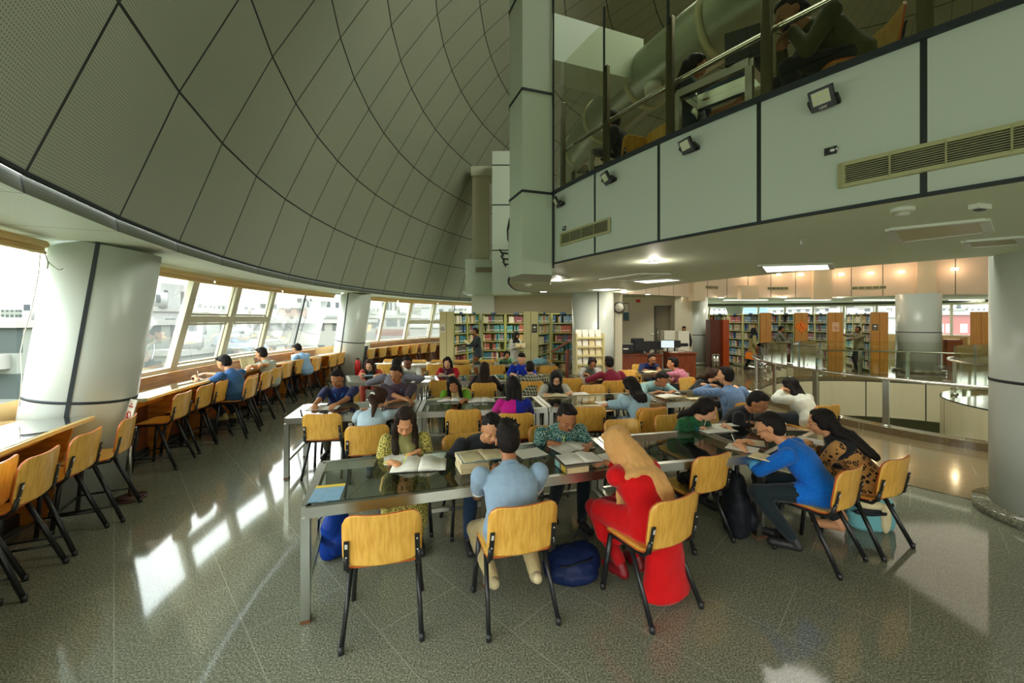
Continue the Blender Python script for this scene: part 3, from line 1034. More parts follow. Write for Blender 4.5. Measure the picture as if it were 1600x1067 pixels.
# ---------------- glass tables ----------------
M_trim_end = mat('rust_foot', lin(110, 70, 40), .7)
def glass_table(A, B, C, D, label, mid=0, base=0.0, stretch=True, short=.22):
    """A front-left, B front-right, C back-right, D back-left on the floor plan"""
    A, B, C, D = [V((p[0], p[1], 0)) for p in (A, B, C, D)]
    cen = (A + B + C + D) / 4
    root = empty('glass_table', (cen.x, cen.y, base), 0, label, 'table', 'steel and glass study tables')
    cs = [A - cen, B - cen, C - cen, D - cen]
    zt = .76
    fb = MB()
    ins = [c * (1 - .03 / c.length) for c in cs]
    for i in range(4): fb.span(ins[i] + V((0, 0, zt - .035)), ins[(i + 1) % 4] + V((0, 0, zt - .035)), .06, .07)
    fb.build('frame', M_steel, root)
    gb = MB(); gi = [c * (1 - .07 / c.length) + V((0, 0, zt + .001)) for c in cs]
    gb.quad(*gi)
    gb.build('glass_top', M_tableglass, root)
    lp = list(ins)
    for m in range(mid):
        t = (m + 1) / (mid + 1)
        lp.append(ins[0].lerp(ins[1], t)); lp.append(ins[3].lerp(ins[2], t))
        q = MB(); q.span(ins[0].lerp(ins[1], t) + V((0, 0, zt - .03)), ins[3].lerp(ins[2], t) + V((0, 0, zt - .03)), .04, .05); q.build('cross_rail', M_steel, root)
    ang = math.atan2((B - A).y, (B - A).x)
    for c in lp:
        q = MB(); q.box((c.x, c.y, (zt - .07) / 2), (.055, .055, zt - .07), rz=ang)
        lg = q.build('leg', M_steel, root)
        q = MB(); q.box((c.x, c.y, .012), (.058, .058, .022), rz=ang); q.build('foot_cap', M_trim_end, lg)
    q = MB()
    for a, b_ in ((0, 3), (1, 2)): q.span(ins[a] + V((0, 0, short)), ins[b_] + V((0, 0, short)), .035, .035)
    q.span(ins[3] + V((0, 0, short)), ins[2] + V((0, 0, short)), .035, .035)
    q.build('stretcher', M_steel, root)
    return root
def tq(*px): return [P(x, y, .76) for x, y in px]
T1 = tq((470, 793), (985, 728), (930, 683), (499, 722))
glass_table(*T1, 'long glass table in front, its left end nearest the camera', mid=1)
p1 = P(985, 728, .76); p2 = P(930, 683, .76)
T2B, T2C = V((2.27, 3.63, 0)), V((2.06, 4.46, 0))
glass_table(p1 + V((.02, .005, 0)), T2B, T2C, p2 + V((.02, .005, 0)), 'empty glass table right of the woman in red dress, reflecting the girl in green')
glass_table(T2B + V((.02, 0, 0)), (3.35, 4.38), (2.82, 5.02), T2C + V((.02, .01, 0)), 'glass table at the right end, under the arms of the student in bright blue')
R2 = [(-2.84, 4.96), (-1.26, 5.26), (.52, 5.56), (2.24, 5.86), (3.95, 6.22)]
R2b = [(-3.02, 5.78), (-1.36, 6.08), (.38, 6.38), (2.14, 6.70), (3.8, 7.1)]
l2 = ['glass table at the left end of the second row, under the boy in navy polo', 'glass table in the second row, under the book of the woman in beige shawl',
      'glass table in the second row, under the woman in black headscarf', 'glass table ending the second row at right, under the man in checked shirt']
for i in range(4):
    e = .02
    a, b_, c, d = V((*R2[i], 0)), V((*R2[i + 1], 0)), V((*R2b[i + 1], 0)), V((*R2b[i], 0))
    glass_table(a, b_ - V((e, 0, 0)), c - V((e, 0, 0)), d, l2[i])
R3 = [(-3.2, 7.78), (-1.86, 7.74), (-.3, 7.98), (1.12, 8.1)]
R3b = [(-3.62, 8.7), (-1.98, 8.62), (-.42, 8.82), (1.0, 8.95)]
l3 = ['glass table in the third row, under the woman with red-green shawl', 'glass table in the third row, under the woman in red', 'glass table in the third row, under the man in royal blue']
for i in range(3):
    a, b_, c, d = V((*R3[i], 0)), V((*R3[i + 1], 0)), V((*R3b[i + 1], 0)), V((*R3b[i], 0))
    glass_table(a, b_ - V((.02, 0, 0)), c - V((.02, 0, 0)), d, l3[i])
glass_table((1.36, 8.0), (2.55, 8.25), (2.42, 9.05), (1.26, 8.85), 'glass table in the third row, under the woman with glasses by the magazine rack')
glass_table((2.9, 8.9), (4.05, 9.1), (3.9, 9.9), (2.8, 9.7), 'glass table farthest right, under the bearded man before the desk')
R4 = [(-3.6, 10.55), (-2.0, 10.65), (-.4, 10.75), (1.15, 10.8)]
l4 = ['glass table in the back row, the leftmost, shining in the window light', 'glass table in the back row, in the middle behind the woman in red', 'glass table in the back row with the blue cloth bag']
for i in range(3):
    a, b_ = V((*R4[i], 0)), V((*R4[i + 1], 0)); n_ = V((-.05, .8, 0))
    glass_table(a, b_ - V((.02, 0, 0)), b_ + n_ - V((.02, 0, 0)), a + n_, l4[i])

# ---------------- window counter ----------------
M_ctop = mat('cream_laminate', lin(206, 196, 156), .15, spec=.6)
M_cglass = glass_mat('counter_glass', (.9, .96, .93), 0, 1.6)
M_edgeb = wood_mat('pale_edge_band', lin(196, 160, 96), lin(214, 180, 116), .35, (4, 4, 30))
def counter(a0, a1, label):
    root = empty('window_counter', label=label, cat='counter')
    n = max(3, int(abs(a1 - a0) / 2))
    def arcbox(m, r0, r1, z0, z1, A0=a0, A1=a1):
        rs = []
        for i in range(n + 1):
            a = A0 + (A1 - A0) * i / n
            rs.append([ring(a, r0, z0), ring(a, r1, z0), ring(a, r1, z1), ring(a, r0, z1)])
        m.rings(rs)
    m = MB(); arcbox(m, 16.10, 16.80, .955, .995); m.build('countertop', M_ctop, root)
    m = MB(); arcbox(m, 16.08, 16.10, .962, .997); m.build('edge_band', M_edgeb, root)
    m = MB(); arcbox(m, 16.11, 16.79, .997, 1.003); m.build('glass_top', M_cglass, root)
    m = MB(); arcbox(m, 16.80, 16.86, .95, 1.10); m.build('upstand', M_counterwood, root)
    m = MB(); arcbox(m, 16.62, 16.66, .12, .95); m.build('front_panel', M_darkwood, root)
    m = MB(); arcbox(m, 16.60, 16.7, 0, .12); m.build('base_plinth', mat('base_plinth_dark', lin(30, 34, 36), .5), root)
    m = MB(); arcbox(m, 16.42, 16.46, .80, .95); m.build('apron', M_counterwood, root)
    k = int(abs(a1 - a0) / 3.2)
    for i in range(k + 1):
        a = a0 + (a1 - a0) * (i + .08) / (k + .16)
        m = MB()
        c0, c1 = ring(a, 16.2), ring(a, 16.62)
        t = (ring(a + .06, 16.2) - c0)
        m.rings([[c0 + V((0, 0, .95)), c1 + V((0, 0, .95)), c1 + V((0, 0, 0)), ring(a, 16.42)],
                 [c0 + t + V((0, 0, .95)), c1 + t + V((0, 0, .95)), c1 + t, ring(a, 16.42) + t]])
        m.build('bracket', M_counterwood, root)
    return root
counter(199.6, 226, 'pale topped window counter at the near left, this side of the big leaning column')
counter(172.3, 196.2, 'long window counter between the two leaning columns')
counter(141.5, 165.2, 'window counter below the far windows, left of the bookcases')
# ---------------- ceiling fittings ----------------
def PC(px, py, dz=0.0):
    """point on the near ceiling under the pixel (height follows the ceiling)"""
    z = 2.65
    for _ in range(6):
        p = P(px, py, z); z = zc(p.y)
    return V((p.x, p.y, z + dz))
def ceil_panel(px4, name, m, label, lit=True, power=0, th=.03, inset=.06):
    """four ceiling pixels -> recessed panel with frame"""
    pts = [PC(*q) for q in px4]
    cen = sum(pts, V()) / 4
    root = empty(name, cen, 0, label, 'ceiling light' if lit else 'ceiling panel', 'ceiling light panels' if lit else None)
    loc = [p - cen for p in pts]
    f = MB()
    for i in range(4): f.span(loc[i] + V((0, 0, -.008)), loc[(i + 1) % 4] + V((0, 0, -.008)), .05, .02)
    f.build('frame', M_white, root)
    d = MB(); q = [p * .95 + V((0, 0, -.012)) for p in loc]; d.quad(*q); d.build('diffuser' if lit else 'panel', m, root)
    if power:
        w = (pts[1] - pts[0]).length; 
        ang = math.atan2((pts[1] - pts[0]).y, (pts[1] - pts[0]).x)
        area('panel_lamp', cen + V((0, 0, -.04)), w * .9, power, (1, .93, .78), (0, 0, ang), sy=(pts[3] - pts[0]).length * .9)
    return root
ceil_panel([(1187, 414), (1297, 411), (1300, 419), (1195, 424)], 'ceiling_light', M_lamp, 'bright square ceiling light nearest the camera, above the middle of the hall', power=2)
ceil_panel([(985, 438), (1045, 434.5), (1068, 436.5), (1010, 441.5)], 'ceiling_light', M_lamp, 'bright square ceiling light above the white middle column', power=16)
ceil_panel([(920, 452), (950, 449.5), (975, 450.5), (946, 453.8)], 'ceiling_light', M_lamp, 'bright ceiling light farthest back, just left above the column top', power=20)
M_dimp = mat('unlit_diffuser', lin(190, 180, 130), .35, var=.12, vscale=3)
ceil_panel([(1390, 357), (1538, 342), (1545, 360), (1404, 377)], 'ceiling_light', M_dimp, 'large unlit ceiling light fitting near the right column', lit=True)
M_gril = mat('grille_cream', lin(176, 172, 130), .5)
for q4, l in (([(1508, 376), (1592, 369), (1600, 379), (1512, 385)], 'slotted ceiling grille above the right column'),
              ([(938, 436), (1000, 427), (1046, 427), (985, 437)], 'flush ceiling hatch with a thin frame in front of the bright ceiling light'),
              ([(835, 434), (868, 428), (888, 434), (858, 438)], 'flush ceiling plate below the pier foot')):
    ceil_panel(q4, 'ceiling_grille', M_gril if 'slot' in l else M_ceil, l, lit=False)
def disc_lamp(px, py, r, m, label, name='downlight', power=0, pt=None, z=None):
    p = pt or PC(px, py)
    root = empty(name, p, 0, label, 'ceiling light', 'round downlights')
    q = MB(); q.tube([(0, 0, .0), (0, 0, -.012)], [r * 1.25, r * 1.2], 20); q.build('trim_ring', M_white, root)
    q = MB(); q.cyl((0, 0, -.010), (0, 0, -.016), r, 20); q.build('lens', m, root)
    if power: point('downlight_lamp', p + V((0, 0, -.08)), power)
    return root
disc_lamp(1022, 408, .05, M_dl, 'small round downlight nearest the balcony front', power=5)
disc_lamp(872, 437, .06, M_dl, 'small round downlight at the foot of the pier', power=5)
disc_lamp(849, 455, .07, M_dl, 'small round downlight at the rounded balcony end', power=0)
for px, py, l in ((974, 456, 'above the office wall'), (1012, 461, 'deep in the ceiling above the clock'), (1062, 464, 'above the door')):
    disc_lamp(px, py, .07, M_dl, 'small round downlight ' + l, power=8)
for px, py, l in ((1127, 467, 'left of three over the far bookcases'), (1225, 466.5, 'middle of three over the far bookcases'), (1312, 468, 'right of three over the far bookcases')):
    disc_lamp(px, py, .10, M_dl, 'small round downlight, ' + l, power=14, pt=V((X(px, 17.2), 17.2, 2.93)))
for px, l in ((1165, 'left'), (1262, 'middle'), (1370, 'right'), (1520, 'rightmost')):
    p = V((X(px, 19.5), 19.5, 2.925))
    root = empty('ceiling_light', p, 0, 'long ceiling light over the far bookcases, the %s one' % l, 'ceiling light', 'ceiling light panels')
    q = MB(); q.box((0, 0, -.01), (2.0, .35, .02)); q.build('diffuser', M_lamp, root)
    area('panel_lamp', p + V((0, 0, -.05)), 2.0, 22, (1, .93, .78), sy=.35)
# smoke detectors, sprinklers
def detector(px, py, r, label, m=M_white):
    p = PC(px, py)
    root = empty('smoke_detector', p, 0, label, 'smoke detector')
    q = MB(); q.tube([(0, 0, 0), (0, 0, -.018), (0, 0, -.02), (0, 0, -.045)], [r, r, r * .7, r * .55], 20); q.build('housing', m, root)
    q = MB(); q.cyl((0, 0, -.024), (0, 0, -.03), r * .72, 16); q.build('slot_band', M_gril, root)
detector(1410, 325, .055, 'white smoke detector on the ceiling near the air grille')
detector(825, 444, .07, 'white smoke detector at the rounded balcony end')
def sprinkler(px, py, label):
    p = PC(px, py)
    root = empty('sprinkler', p, 0, label, 'sprinkler')
    q = MB(); q.cyl((0, 0, 0), (0, 0, -.008), .03, 16); q.cyl((0, 0, -.008), (0, 0, -.045), .009, 8); q.cyl((0, 0, -.045), (0, 0, -.048), .022, 12)
    q.build('head', M_steel, root)
sprinkler(1252, 374, 'steel sprinkler head on the ceiling under the balcony edge')
sprinkler(860, 440, 'steel sprinkler head near the pier foot')
root = empty('ceiling_sensor', PC(1531, 319), 0, 'small white sensor box on the ceiling right of the smoke detector', 'sensor')
q = MB(); q.box((0, 0, -.015), (.11, .05, .03), rz=R(15)); q.build('case', M_white, root, bevel=.005)
q = MB(); q.box((0, 0, -.032), (.05, .03, .01), rz=R(15)); q.build('window_slot', M_plastic, root)

# ---------------- things on the balcony front ----------------
def on_fascia(px, py, off=0.0):
    """point on the outer fascia cylinder hit by the pixel, with outward frame"""
    u = V(((px - 800) / F, 1, -(py - HOR) / F))
    a = u.x ** 2 + u.y ** 2; b = -2 * (u.x * CX + u.y * CY); c = CX ** 2 + CY ** 2 - (11.4 + off) ** 2
    t = (-b - math.sqrt(b * b - 4 * a * c)) / (2 * a)
    p = V((0, 0, EYE)) + u * t
    az = math.degrees(math.atan2(p.y - CY, p.x - CX))
    return p, az
def flood(px, py, s, label, turn=0, tilt=25):
    p, az = on_fascia(px, py)
    root = empty('floodlight', p, R(az), label, 'floodlight', 'small black floodlights on the balcony front')
    # local +x points outward from the fascia
    M = Matrix.Rotation(R(turn), 3, 'Z') @ Matrix.Rotation(R(tilt), 3, 'Y')
    c = V((.07, 0, 0))
    q = MB(); q.box(c, (.028, s, s), rot=M); q.build('housing', M_plastic, root, bevel=.004)
    q = MB(); q.box(c + M @ V((.015, 0, s * .07)), (.004, s * .72, s * .6), rot=M); gl = q.build('lens', mat('flood_lens', lin(206, 210, 188), .25), root)
    q = MB()
    for i in (-1, 0, 1):
        for k in (-1, 1): q.box(c + M @ V((.018, i * s * .22, s * .07 + k * s * .14)), (.003, s * .07, s * .07), rot=M)
    q.build('led_chip', mat('led_chip', lin(226, 214, 120), .3), gl)
    q = MB(); q.span((0, s * .55, -.02), (.07, s * .55, 0), .012, .02); q.span((0, -s * .55, -.02), (.07, -s * .55, 0), .012, .02); q.box((.004, 0, -.02), (.008, s * 1.15, .03)); q.build('bracket', M_plastic, root)
    if s > .12:
        FLOODS.append((root, Matrix.Translation(c + M @ V((.0155, 0, -s * .40))) @ (M.to_4x4() @ Euler((R(90), 0, R(90))).to_matrix().to_4x4())))
FLOODS = []
flood(1290, 160, .125, 'black floodlight nearest the camera on the balcony front', -8, 28)
flood(1081, 231, .112, 'second black floodlight from the right on the balcony front', -14, 30)
flood(956, 280, .115, 'third black floodlight from the right on the balcony front', -18, 30)
flood(878, 317, .115, 'black floodlight at the left end of the balcony front, beside the pier', -20, 30)
def grille(px0, px1, pyc, zh, rows, label, extra=0):
    p0, a0 = on_fascia(px0, pyc[0]); p1, a1 = on_fascia(px1, pyc[1])
    zcen = (p0.z + p1.z) / 2
    root = empty('air_grille', (0, 0, 0), 0, label, 'air grille')
    n = max(6, int(abs(a1 - a0) / .8))
    A = [a0 + (a1 - a0) * i / n for i in range(n + 1)]
    f = MB(); d = MB(); s = MB()
    for i in range(n):
        for zz, h in ((zcen + zh / 2, .022), (zcen - zh / 2, .022)):
            f.span(ring(A[i], 11.415, zz), ring(A[i + 1], 11.415, zz), .03, h)
        d.quad(ring(A[i], 11.405, zcen - zh / 2), ring(A[i + 1], 11.405, zcen - zh / 2), ring(A[i + 1], 11.405, zcen + zh / 2), ring(A[i], 11.405, zcen + zh / 2))
        for k in range(rows):
            zz = zcen - zh / 2 + zh * (k + .7) / (rows + .4)
            s.span(ring(A[i], 11.42, zz), ring(A[i + 1], 11.42, zz), .012, .003)
    for a in (a0, a1): f.span(ring(a, 11.415, zcen - zh / 2 - .011), ring(a, 11.415, zcen + zh / 2 + .011), .022, .03)
    k = int(abs(a1 - a0) / 1.35)
    for i in range(1, k + 1):
        a = a0 + (a1 - a0) * i / (k + 1); s.span(ring(a, 11.43, zcen - zh / 2), ring(a, 11.43, zcen + zh / 2), .006, .006)
    f.build('frame', M_gril, root); d.build('backing', M_plastic, root); s.build('louvre', M_gril, root)
grille(1316, 1700, (266, 208), .125, 10, 'long cream louvred air grille on the balcony front at right')
grille(878, 953, (373, 355), .125, 9, 'short louvred air grille on the balcony front near the pier')
for px, py, l in ((1298, 236, 'small black bracket with a round fitting on the balcony front, left of the long grille'), (882, 357, 'tiny black bracket on the balcony front above the short grille')):
    p, az = on_fascia(px, py)
    root = empty('wall_bracket', p, R(az), l, 'bracket')
    q = MB(); q.box((.004, 0, 0), (.008, .06, .045)); q.build('plate', M_plastic, root)
    q = MB(); q.cyl((.008, .01, 0), (.02, .01, 0), .014, 12); q.cyl((.01, .03, .0), (.022, .035, 0), .007, 8); q.build('fitting', M_bolt, root)
for (x, y, z), l in (((-.07, 6.9, 3.14), 'upper'), ((-.07, 7.7, 3.16), 'middle'), ((-.05, 8.3, 3.14), 'lower')):
    root = empty('floodlight', (x, y, z), R(178), 'small black floodlight on the rounded balcony end, the %s of three seen from the side' % l, 'floodlight', 'small black floodlights on the balcony front')
    M = Matrix.Rotation(R(30), 3, 'Y')
    q = MB(); q.box((.11, 0, 0), (.03, .13, .13), rot=M); q.build('housing', M_plastic, root)
    q = MB(); q.box(V((.11, 0, 0)) + M @ V((.016, 0, 0)), (.004, .1, .09), rot=M); q.build('lens', M_white, root)
    q = MB(); q.span((0, 0, -.01), (.1, 0, 0), .03, .03); q.build('bracket', M_plastic, root)
# warm wall lamps on the far inner fascia + grilles
def on_inner(px, py, r=7.97):
    u = V(((px - 800) / F, 1, -(py - HOR) / F))
    a = u.x ** 2 + u.y ** 2; b = -2 * (u.x * CX + u.y * CY); c = CX ** 2 + CY ** 2 - r ** 2
    t = (-b + math.sqrt(b * b - 4 * a * c)) / (2 * a)
    p = V((0, 0, EYE)) + u * t
    return p, math.degrees(math.atan2(p.y - CY, p.x - CX))
for i, (px, py) in enumerate(((1216, 429), (1251, 429), (1314, 428.5), (1360, 427), (1408, 425), (1492, 420.5), (1170, 430))):
    p, az = on_inner(px, py)
    root = empty('wall_lamp', p, R(az + 180), 'glowing warm lamp on the cream band above the far bookcases, number %s from the left' % ('second', 'third', 'fourth', 'fifth', 'sixth', 'seventh', 'first')[i], 'wall lamp', 'warm lamps across the opening')
    q = MB(); q.box((.02, 0, 0), (.04, .22, .11)); q.build('housing', M_white, root)
    q = MB(); q.box((.042, 0, 0), (.006, .18, .08)); q.build('lens', M_warm, root)
    point('wall_lamp_light', ring(az, 7.6, p.z), 9, (1, .72, .46), .06)
for i, (px, py, w) in enumerate(((1112, 449, .7), (1215, 450.5, .9), (1357, 449.5, 1.2))):
    p, az = on_inner(px, py)
    root = empty('air_grille', p, R(az + 180), 'brown slotted air grille on the cream band across the opening, the %s one' % ('left', 'middle', 'right')[i], 'air grille')
    q = MB(); q.box((.01, 0, 0), (.02, w, .15)); q.build('frame', M_gril, root)
    q = MB()
    for k in range(5): q.box((.022, (k - 2) * w / 5.4, 0), (.006, w / 6.2, .10))
    q.build('slot', M_bronze, root)
# boxed-out pieces on the far band
for i, (x0, x1, y0, y1) in enumerate(((1269, 1298, 420, 468), (1432, 1463, 405, 467), (1080, 1098, 440, 470), (1155, 1182, 446, 468))):
    p, az = on_inner((x0 + x1) / 2, y1, 7.85)
    w = (on_inner(x1, y1, 7.85)[0] - on_inner(x0, y1, 7.85)[0]).length
    root = empty('wall_box', (p.x, p.y, 0), R(az + 180), 'cream box standing proud of the band across the opening, number %s from the left' % ('three', 'four', 'one', 'two')[i], 'wall box')
    q = MB(); zt = EYE - (y0 - HOR) / F * p.y; zb = EYE - (y1 - HOR) / F * p.y
    q.box((0, 0, (zb + zt) / 2), (.25, w, zt - zb)); q.build('cladding', mat('cream_box', lin(206, 186, 156), .45), root)
# spiral air duct above the mezzanine
root = empty('air_duct', label='big pale round air duct curving above the mezzanine', cat='duct')
q = MB(); q.tube([ring(a, 9.3, 5.75) for a in range(150, 262, 4)], .42, 28); q.build('duct', mat('duct_metal', lin(150, 156, 134), .35, .3), root)
for a in range(152, 262, 8):
    q = MB(); q.tube([ring(a, 9.3, 5.75), ring(a + .5, 9.3, 5.75)], .44, 28); q.build('duct_seam', mat('duct_seam', lin(200, 196, 160), .4), root)
for a in (176, 196, 203):
    q = MB(); c = ring(a, 9.3, 5.75) + (ring(a, 9.6) - ring(a, 9.3)) * .9; q.cyl(c + V((0, 0, -.36)), c + V((0, 0, -.48)), .12, 20); q.build('duct_outlet', M_white, root)
q = MB(); q.quad(V((.5, 5.6, 6.2)), V((2.9, 9.2, 6.2)), V((2.9, 9.2, 6.95)), V((.5, 5.6, 6.95))); q.quad(V((.5, 5.6, 6.2)), V((2.9, 9.2, 6.2)), V((4.0, 8.6, 6.2)), V((1.2, 5.2, 6.2)))
# ---------------- people ----------------
DG = bpy.context.evaluated_depsgraph_get
def skin(name, c): 
    t = NT(name)
    t.b.inputs['Base Color'].default_value = col4(c)
    t.b.inputs['Roughness'].default_value = .5
    t.b.inputs['Subsurface Weight'].default_value = .08
    t.b.inputs['Subsurface Radius'].default_value = (.02, .008, .004)
    return t.m
SK = [skin('skin_tan', lin(206, 148, 104)), skin('skin_brown', lin(172, 116, 76)), skin('skin_fair', lin(226, 172, 132)), skin('skin_deep', lin(128, 80, 50))]
def hairmat(name, c):
    t = NT(name)
    co = t.coord()
    n = t.noise(1, t.scale(co, (160, 160, 26)), 3.0)
    t.ln(t.mix(n, [x * .5 for x in c], [x * 1.5 for x in c]), t.b.inputs['Base Color'])
    t.b.inputs['Roughness'].default_value = .6
    t.b.inputs['Specular IOR Level'].default_value = .15
    t.bump(n, .5, .006)
    return t.m
M_hair = hairmat('black_hair', (.014, .011, .010))
M_hairbr = hairmat('brown_hair', (.045, .022, .014))
M_hairdk = hairmat('dark_brown_hair', (.024, .015, .011))
M_lip = mat('lips', lin(150, 70, 58), .45)
M_eyel = mat('lash_line', (.01, .008, .007), .6)
M_shoe = mat('black_shoe', (.015, .015, .016), .5)
M_shoew = mat('pale_shoe', lin(196, 180, 140), .7)
M_lany = mat('blue_lanyard', lin(20, 120, 180), .6)
M_glasses = mat('spectacle_frame', (.01, .01, .01), .3)

def remesh(name, b, vox, m, parent, smooth=3, disp=None):
    me = bpy.data.meshes.new('tmp')
    me.from_pydata([tuple(v) for v in b.v], [], b.f); me.update()
    o = bpy.data.objects.new('tmp', me); COL.objects.link(o)
    r = o.modifiers.new('r', 'REMESH'); r.mode = 'VOXEL'; r.voxel_size = vox; r.adaptivity = 0
    if smooth:
        s = o.modifiers.new('s', 'SMOOTH'); s.factor = .5; s.iterations = smooth
    if disp:
        tx = bpy.data.textures.new('hairnoise', 'CLOUDS'); tx.noise_scale = disp[1]
        d = o.modifiers.new('d', 'DISPLACE'); d.texture = tx; d.strength = disp[0]; d.mid_level = .5
    dg = DG(); dg.update()
    nm = bpy.data.meshes.new_from_object(o.evaluated_get(dg))
    bpy.data.objects.remove(o); bpy.data.meshes.remove(me)
    nm.name = name
    nm.materials.clear(); nm.materials.append(m)
    nm.polygons.foreach_set('use_smooth', [True] * len(nm.polygons))
    q = bpy.data.objects.new(name, nm); COL.objects.link(q); q.parent = parent
    return q

def capsule(b, p0, r0, p1, r1, k=12, e=0.0):
    p0, p1 = V(p0), V(p1); d = p1 - p0
    if d.length < 1e-5: d = V((0, 0, 1e-3))
    d.normalize()
    x = d.cross(V((0, 0, 1)))
    if x.length < .05: x = d.cross(V((0, 1, 0)))
    x.normalize(); y = x.cross(d)
    r0 += e; r1 += e
    rs = []
    for t, f in ((-.94, .34), (-.7, .71), (-.35, .94)):
        rs.append((p0 + d * r0 * t, r0 * f))
    rs.append((p0, r0)); rs.append((p1, r1))
    for t, f in ((.35, .94), (.7, .71), (.94, .34)): rs.append((p1 + d * r1 * t, r1 * f))
    b.rings([[c + x * math.cos(2 * PI * i / k) * r + y * math.sin(2 * PI * i / k) * r for i in range(k)] for c, r in rs])

def eloft(b, secs, k=18, e=0.0):
    """secs: (centre, xaxis, yaxis, rx, ry); ends rounded off"""
    rs = []
    c0, x0, y0, a0, b0 = secs[0]; c1 = secs[1][0]
    d = (V(c0) - V(c1)).normalized()
    for t, f in ((.9, .35), (.6, .75)): rs.append((V(c0) + d * (min(a0, b0) * .5 + e) * t, x0, y0, (a0 + e) * f, (b0 + e) * f))
    for s in secs: rs.append((V(s[0]), s[1], s[2], s[3] + e, s[4] + e))
    c9, x9, y9, a9, b9 = secs[-1]; d = (V(c9) - V(secs[-2][0])).normalized()
    for t, f in ((.6, .75), (.9, .35)): rs.append((V(c9) + d * (min(a9, b9) * .5 + e) * t, x9, y9, (a9 + e) * f, (b9 + e) * f))
    b.rings([[c + x * math.cos(2 * PI * i / k) * rx + y * math.sin(2 * PI * i / k) * ry for i in range(k)] for c, x, y, rx, ry in rs])

def ik(S_, W_, a, b_, pole):
    d = W_ - S_; L = d.length
    if L > (a + b_) * .995: W_ = S_ + d.normalized() * (a + b_) * .995; d = W_ - S_; L = d.length
    if L < abs(a - b_) + .05: L = abs(a - b_) + .05; d = d.normalized() * L if d.length > 1e-4 else V((0, L, 0)); W_ = S_ + d
    n = d.normalized()
    t = (a * a - b_ * b_ + L * L) / (2 * L); h = math.sqrt(max(0, a * a - t * t))
    q = V(pole) - n * V(pole).dot(n)
    if q.length < 1e-4: q = V((0, 0, -1))
    q.normalize()
    return S_ + n * t + q * h, W_

def dirv(a, side=0.0):
    v = V((math.sin(R(side)), math.sin(R(a)), math.cos(R(a)))); return v.normalized()

def hand(b, W_, d, up, side, curl, e=0.0, s=1.0, detail=True):
    """palm and five fingers; side=+1 when the thumb lies towards lat"""
    d = d.normalized(); up = (up - d * up.dot(d)).normalized(); lat = d.cross(up).normalized() * side
    M = Matrix((lat * side, d, up)).transposed()
    b.ell(W_ + d * .045 * s, ((.040 + e) * s, (.050 + e) * s, (.015 + e) * s), M, 12, 8)
    capsule(b, W_ - d * .02, .024 * s, W_ + d * .03, .022 * s, 10, e)
    tips = []
    if not detail:
        capsule(b, W_ + d * .06, .026 * s, W_ + d * .11 - up * .03 * curl, .018 * s, 10, e)
        capsule(b, W_ + d * .02 + lat * .03, .013 * s, W_ + d * .06 + lat * .05, .010 * s, 8, e)
        return [W_ + d * .12] * 5
    for i, (o, L) in enumerate(((.030, .072), (.011, .080), (-.009, .075), (-.028, .060))):
        p = W_ + d * (.082 - abs(i - 1.3) * .004) * s + lat * o * s
        a1 = R(12 + 38 * curl + 4 * i); a2 = R(30 + 75 * curl + 4 * i); a3 = R(40 + 95 * curl + 4 * i)
        dd = d + lat * o * (2.0 - 1.5 * curl)
        dd.normalize()
        q = p + (dd * math.cos(a1) - up * math.sin(a1)) * L * .45 * s
        r_ = q + (dd * math.cos(a2) - up * math.sin(a2)) * L * .32 * s
        t = r_ + (dd * math.cos(a3) - up * math.sin(a3)) * L * .23 * s
        capsule(b, p - d * .01, .0092 * s, q, .0085 * s, 8, e); capsule(b, q, .0085 * s, r_, .0078 * s, 8, e); capsule(b, r_, .0078 * s, t, .0070 * s, 8, e)
        tips.append(t)
    p = W_ + d * .018 * s + lat * .028 * s
    q = p + (d * .6 + lat * (.75 - .5 * curl) - up * .25).normalized() * .042 * s
    t = q + (d * .85 + lat * (.25 - .55 * curl) - up * (.2 + .3 * curl)).normalized() * .032 * s
    capsule(b, p, .0125 * s, q, .0105 * s, 8, e); capsule(b, q, .0105 * s, t, .0085 * s, 8, e)
    tips.append(t)
    return tips

def head_pts(b, M, c, s=1.0, fem=False, detail=True):
    def T(p): return c + M @ (V(p) * s)
    def E(p, r, rot=None): b.ell(T(p), [x * s for x in r], M if rot is None else M @ rot, 16, 12)
    E((0, -.008, .022), (.076, .094, .092))
    E((0, .020, -.030), (.058 if fem else .062, .068, .070))
    E((0, .048, -.078), (.026, .026, .024) if fem else (.032, .030, .028))
    E((0, .030, -.055), (.050 if fem else .056, .050, .048))
    E((-.034, .052, -.032), (.026, .030, .026)); E((.034, .052, -.032), (.026, .030, .026))
    if detail:
        E((0, .083, .022), (.045, .012, .010))
        capsule(b, T((0, .088, .014)), .008 * s, T((0, .106, -.022)), .0125 * s, 8)
        E((-.012, .096, -.026), (.008, .010, .007)); E((.012, .096, -.026), (.008, .010, .007))
        for x in (-.030, .030): E((x, .074, .000), (.016, .014, .011))
        E((0, .090, -.053), (.021, .010, .009))
        for x in (-1, 1):
            E((x * .078, -.004, -.006), (.009, .019, .030), Matrix.Rotation(R(12), 3, 'X'))

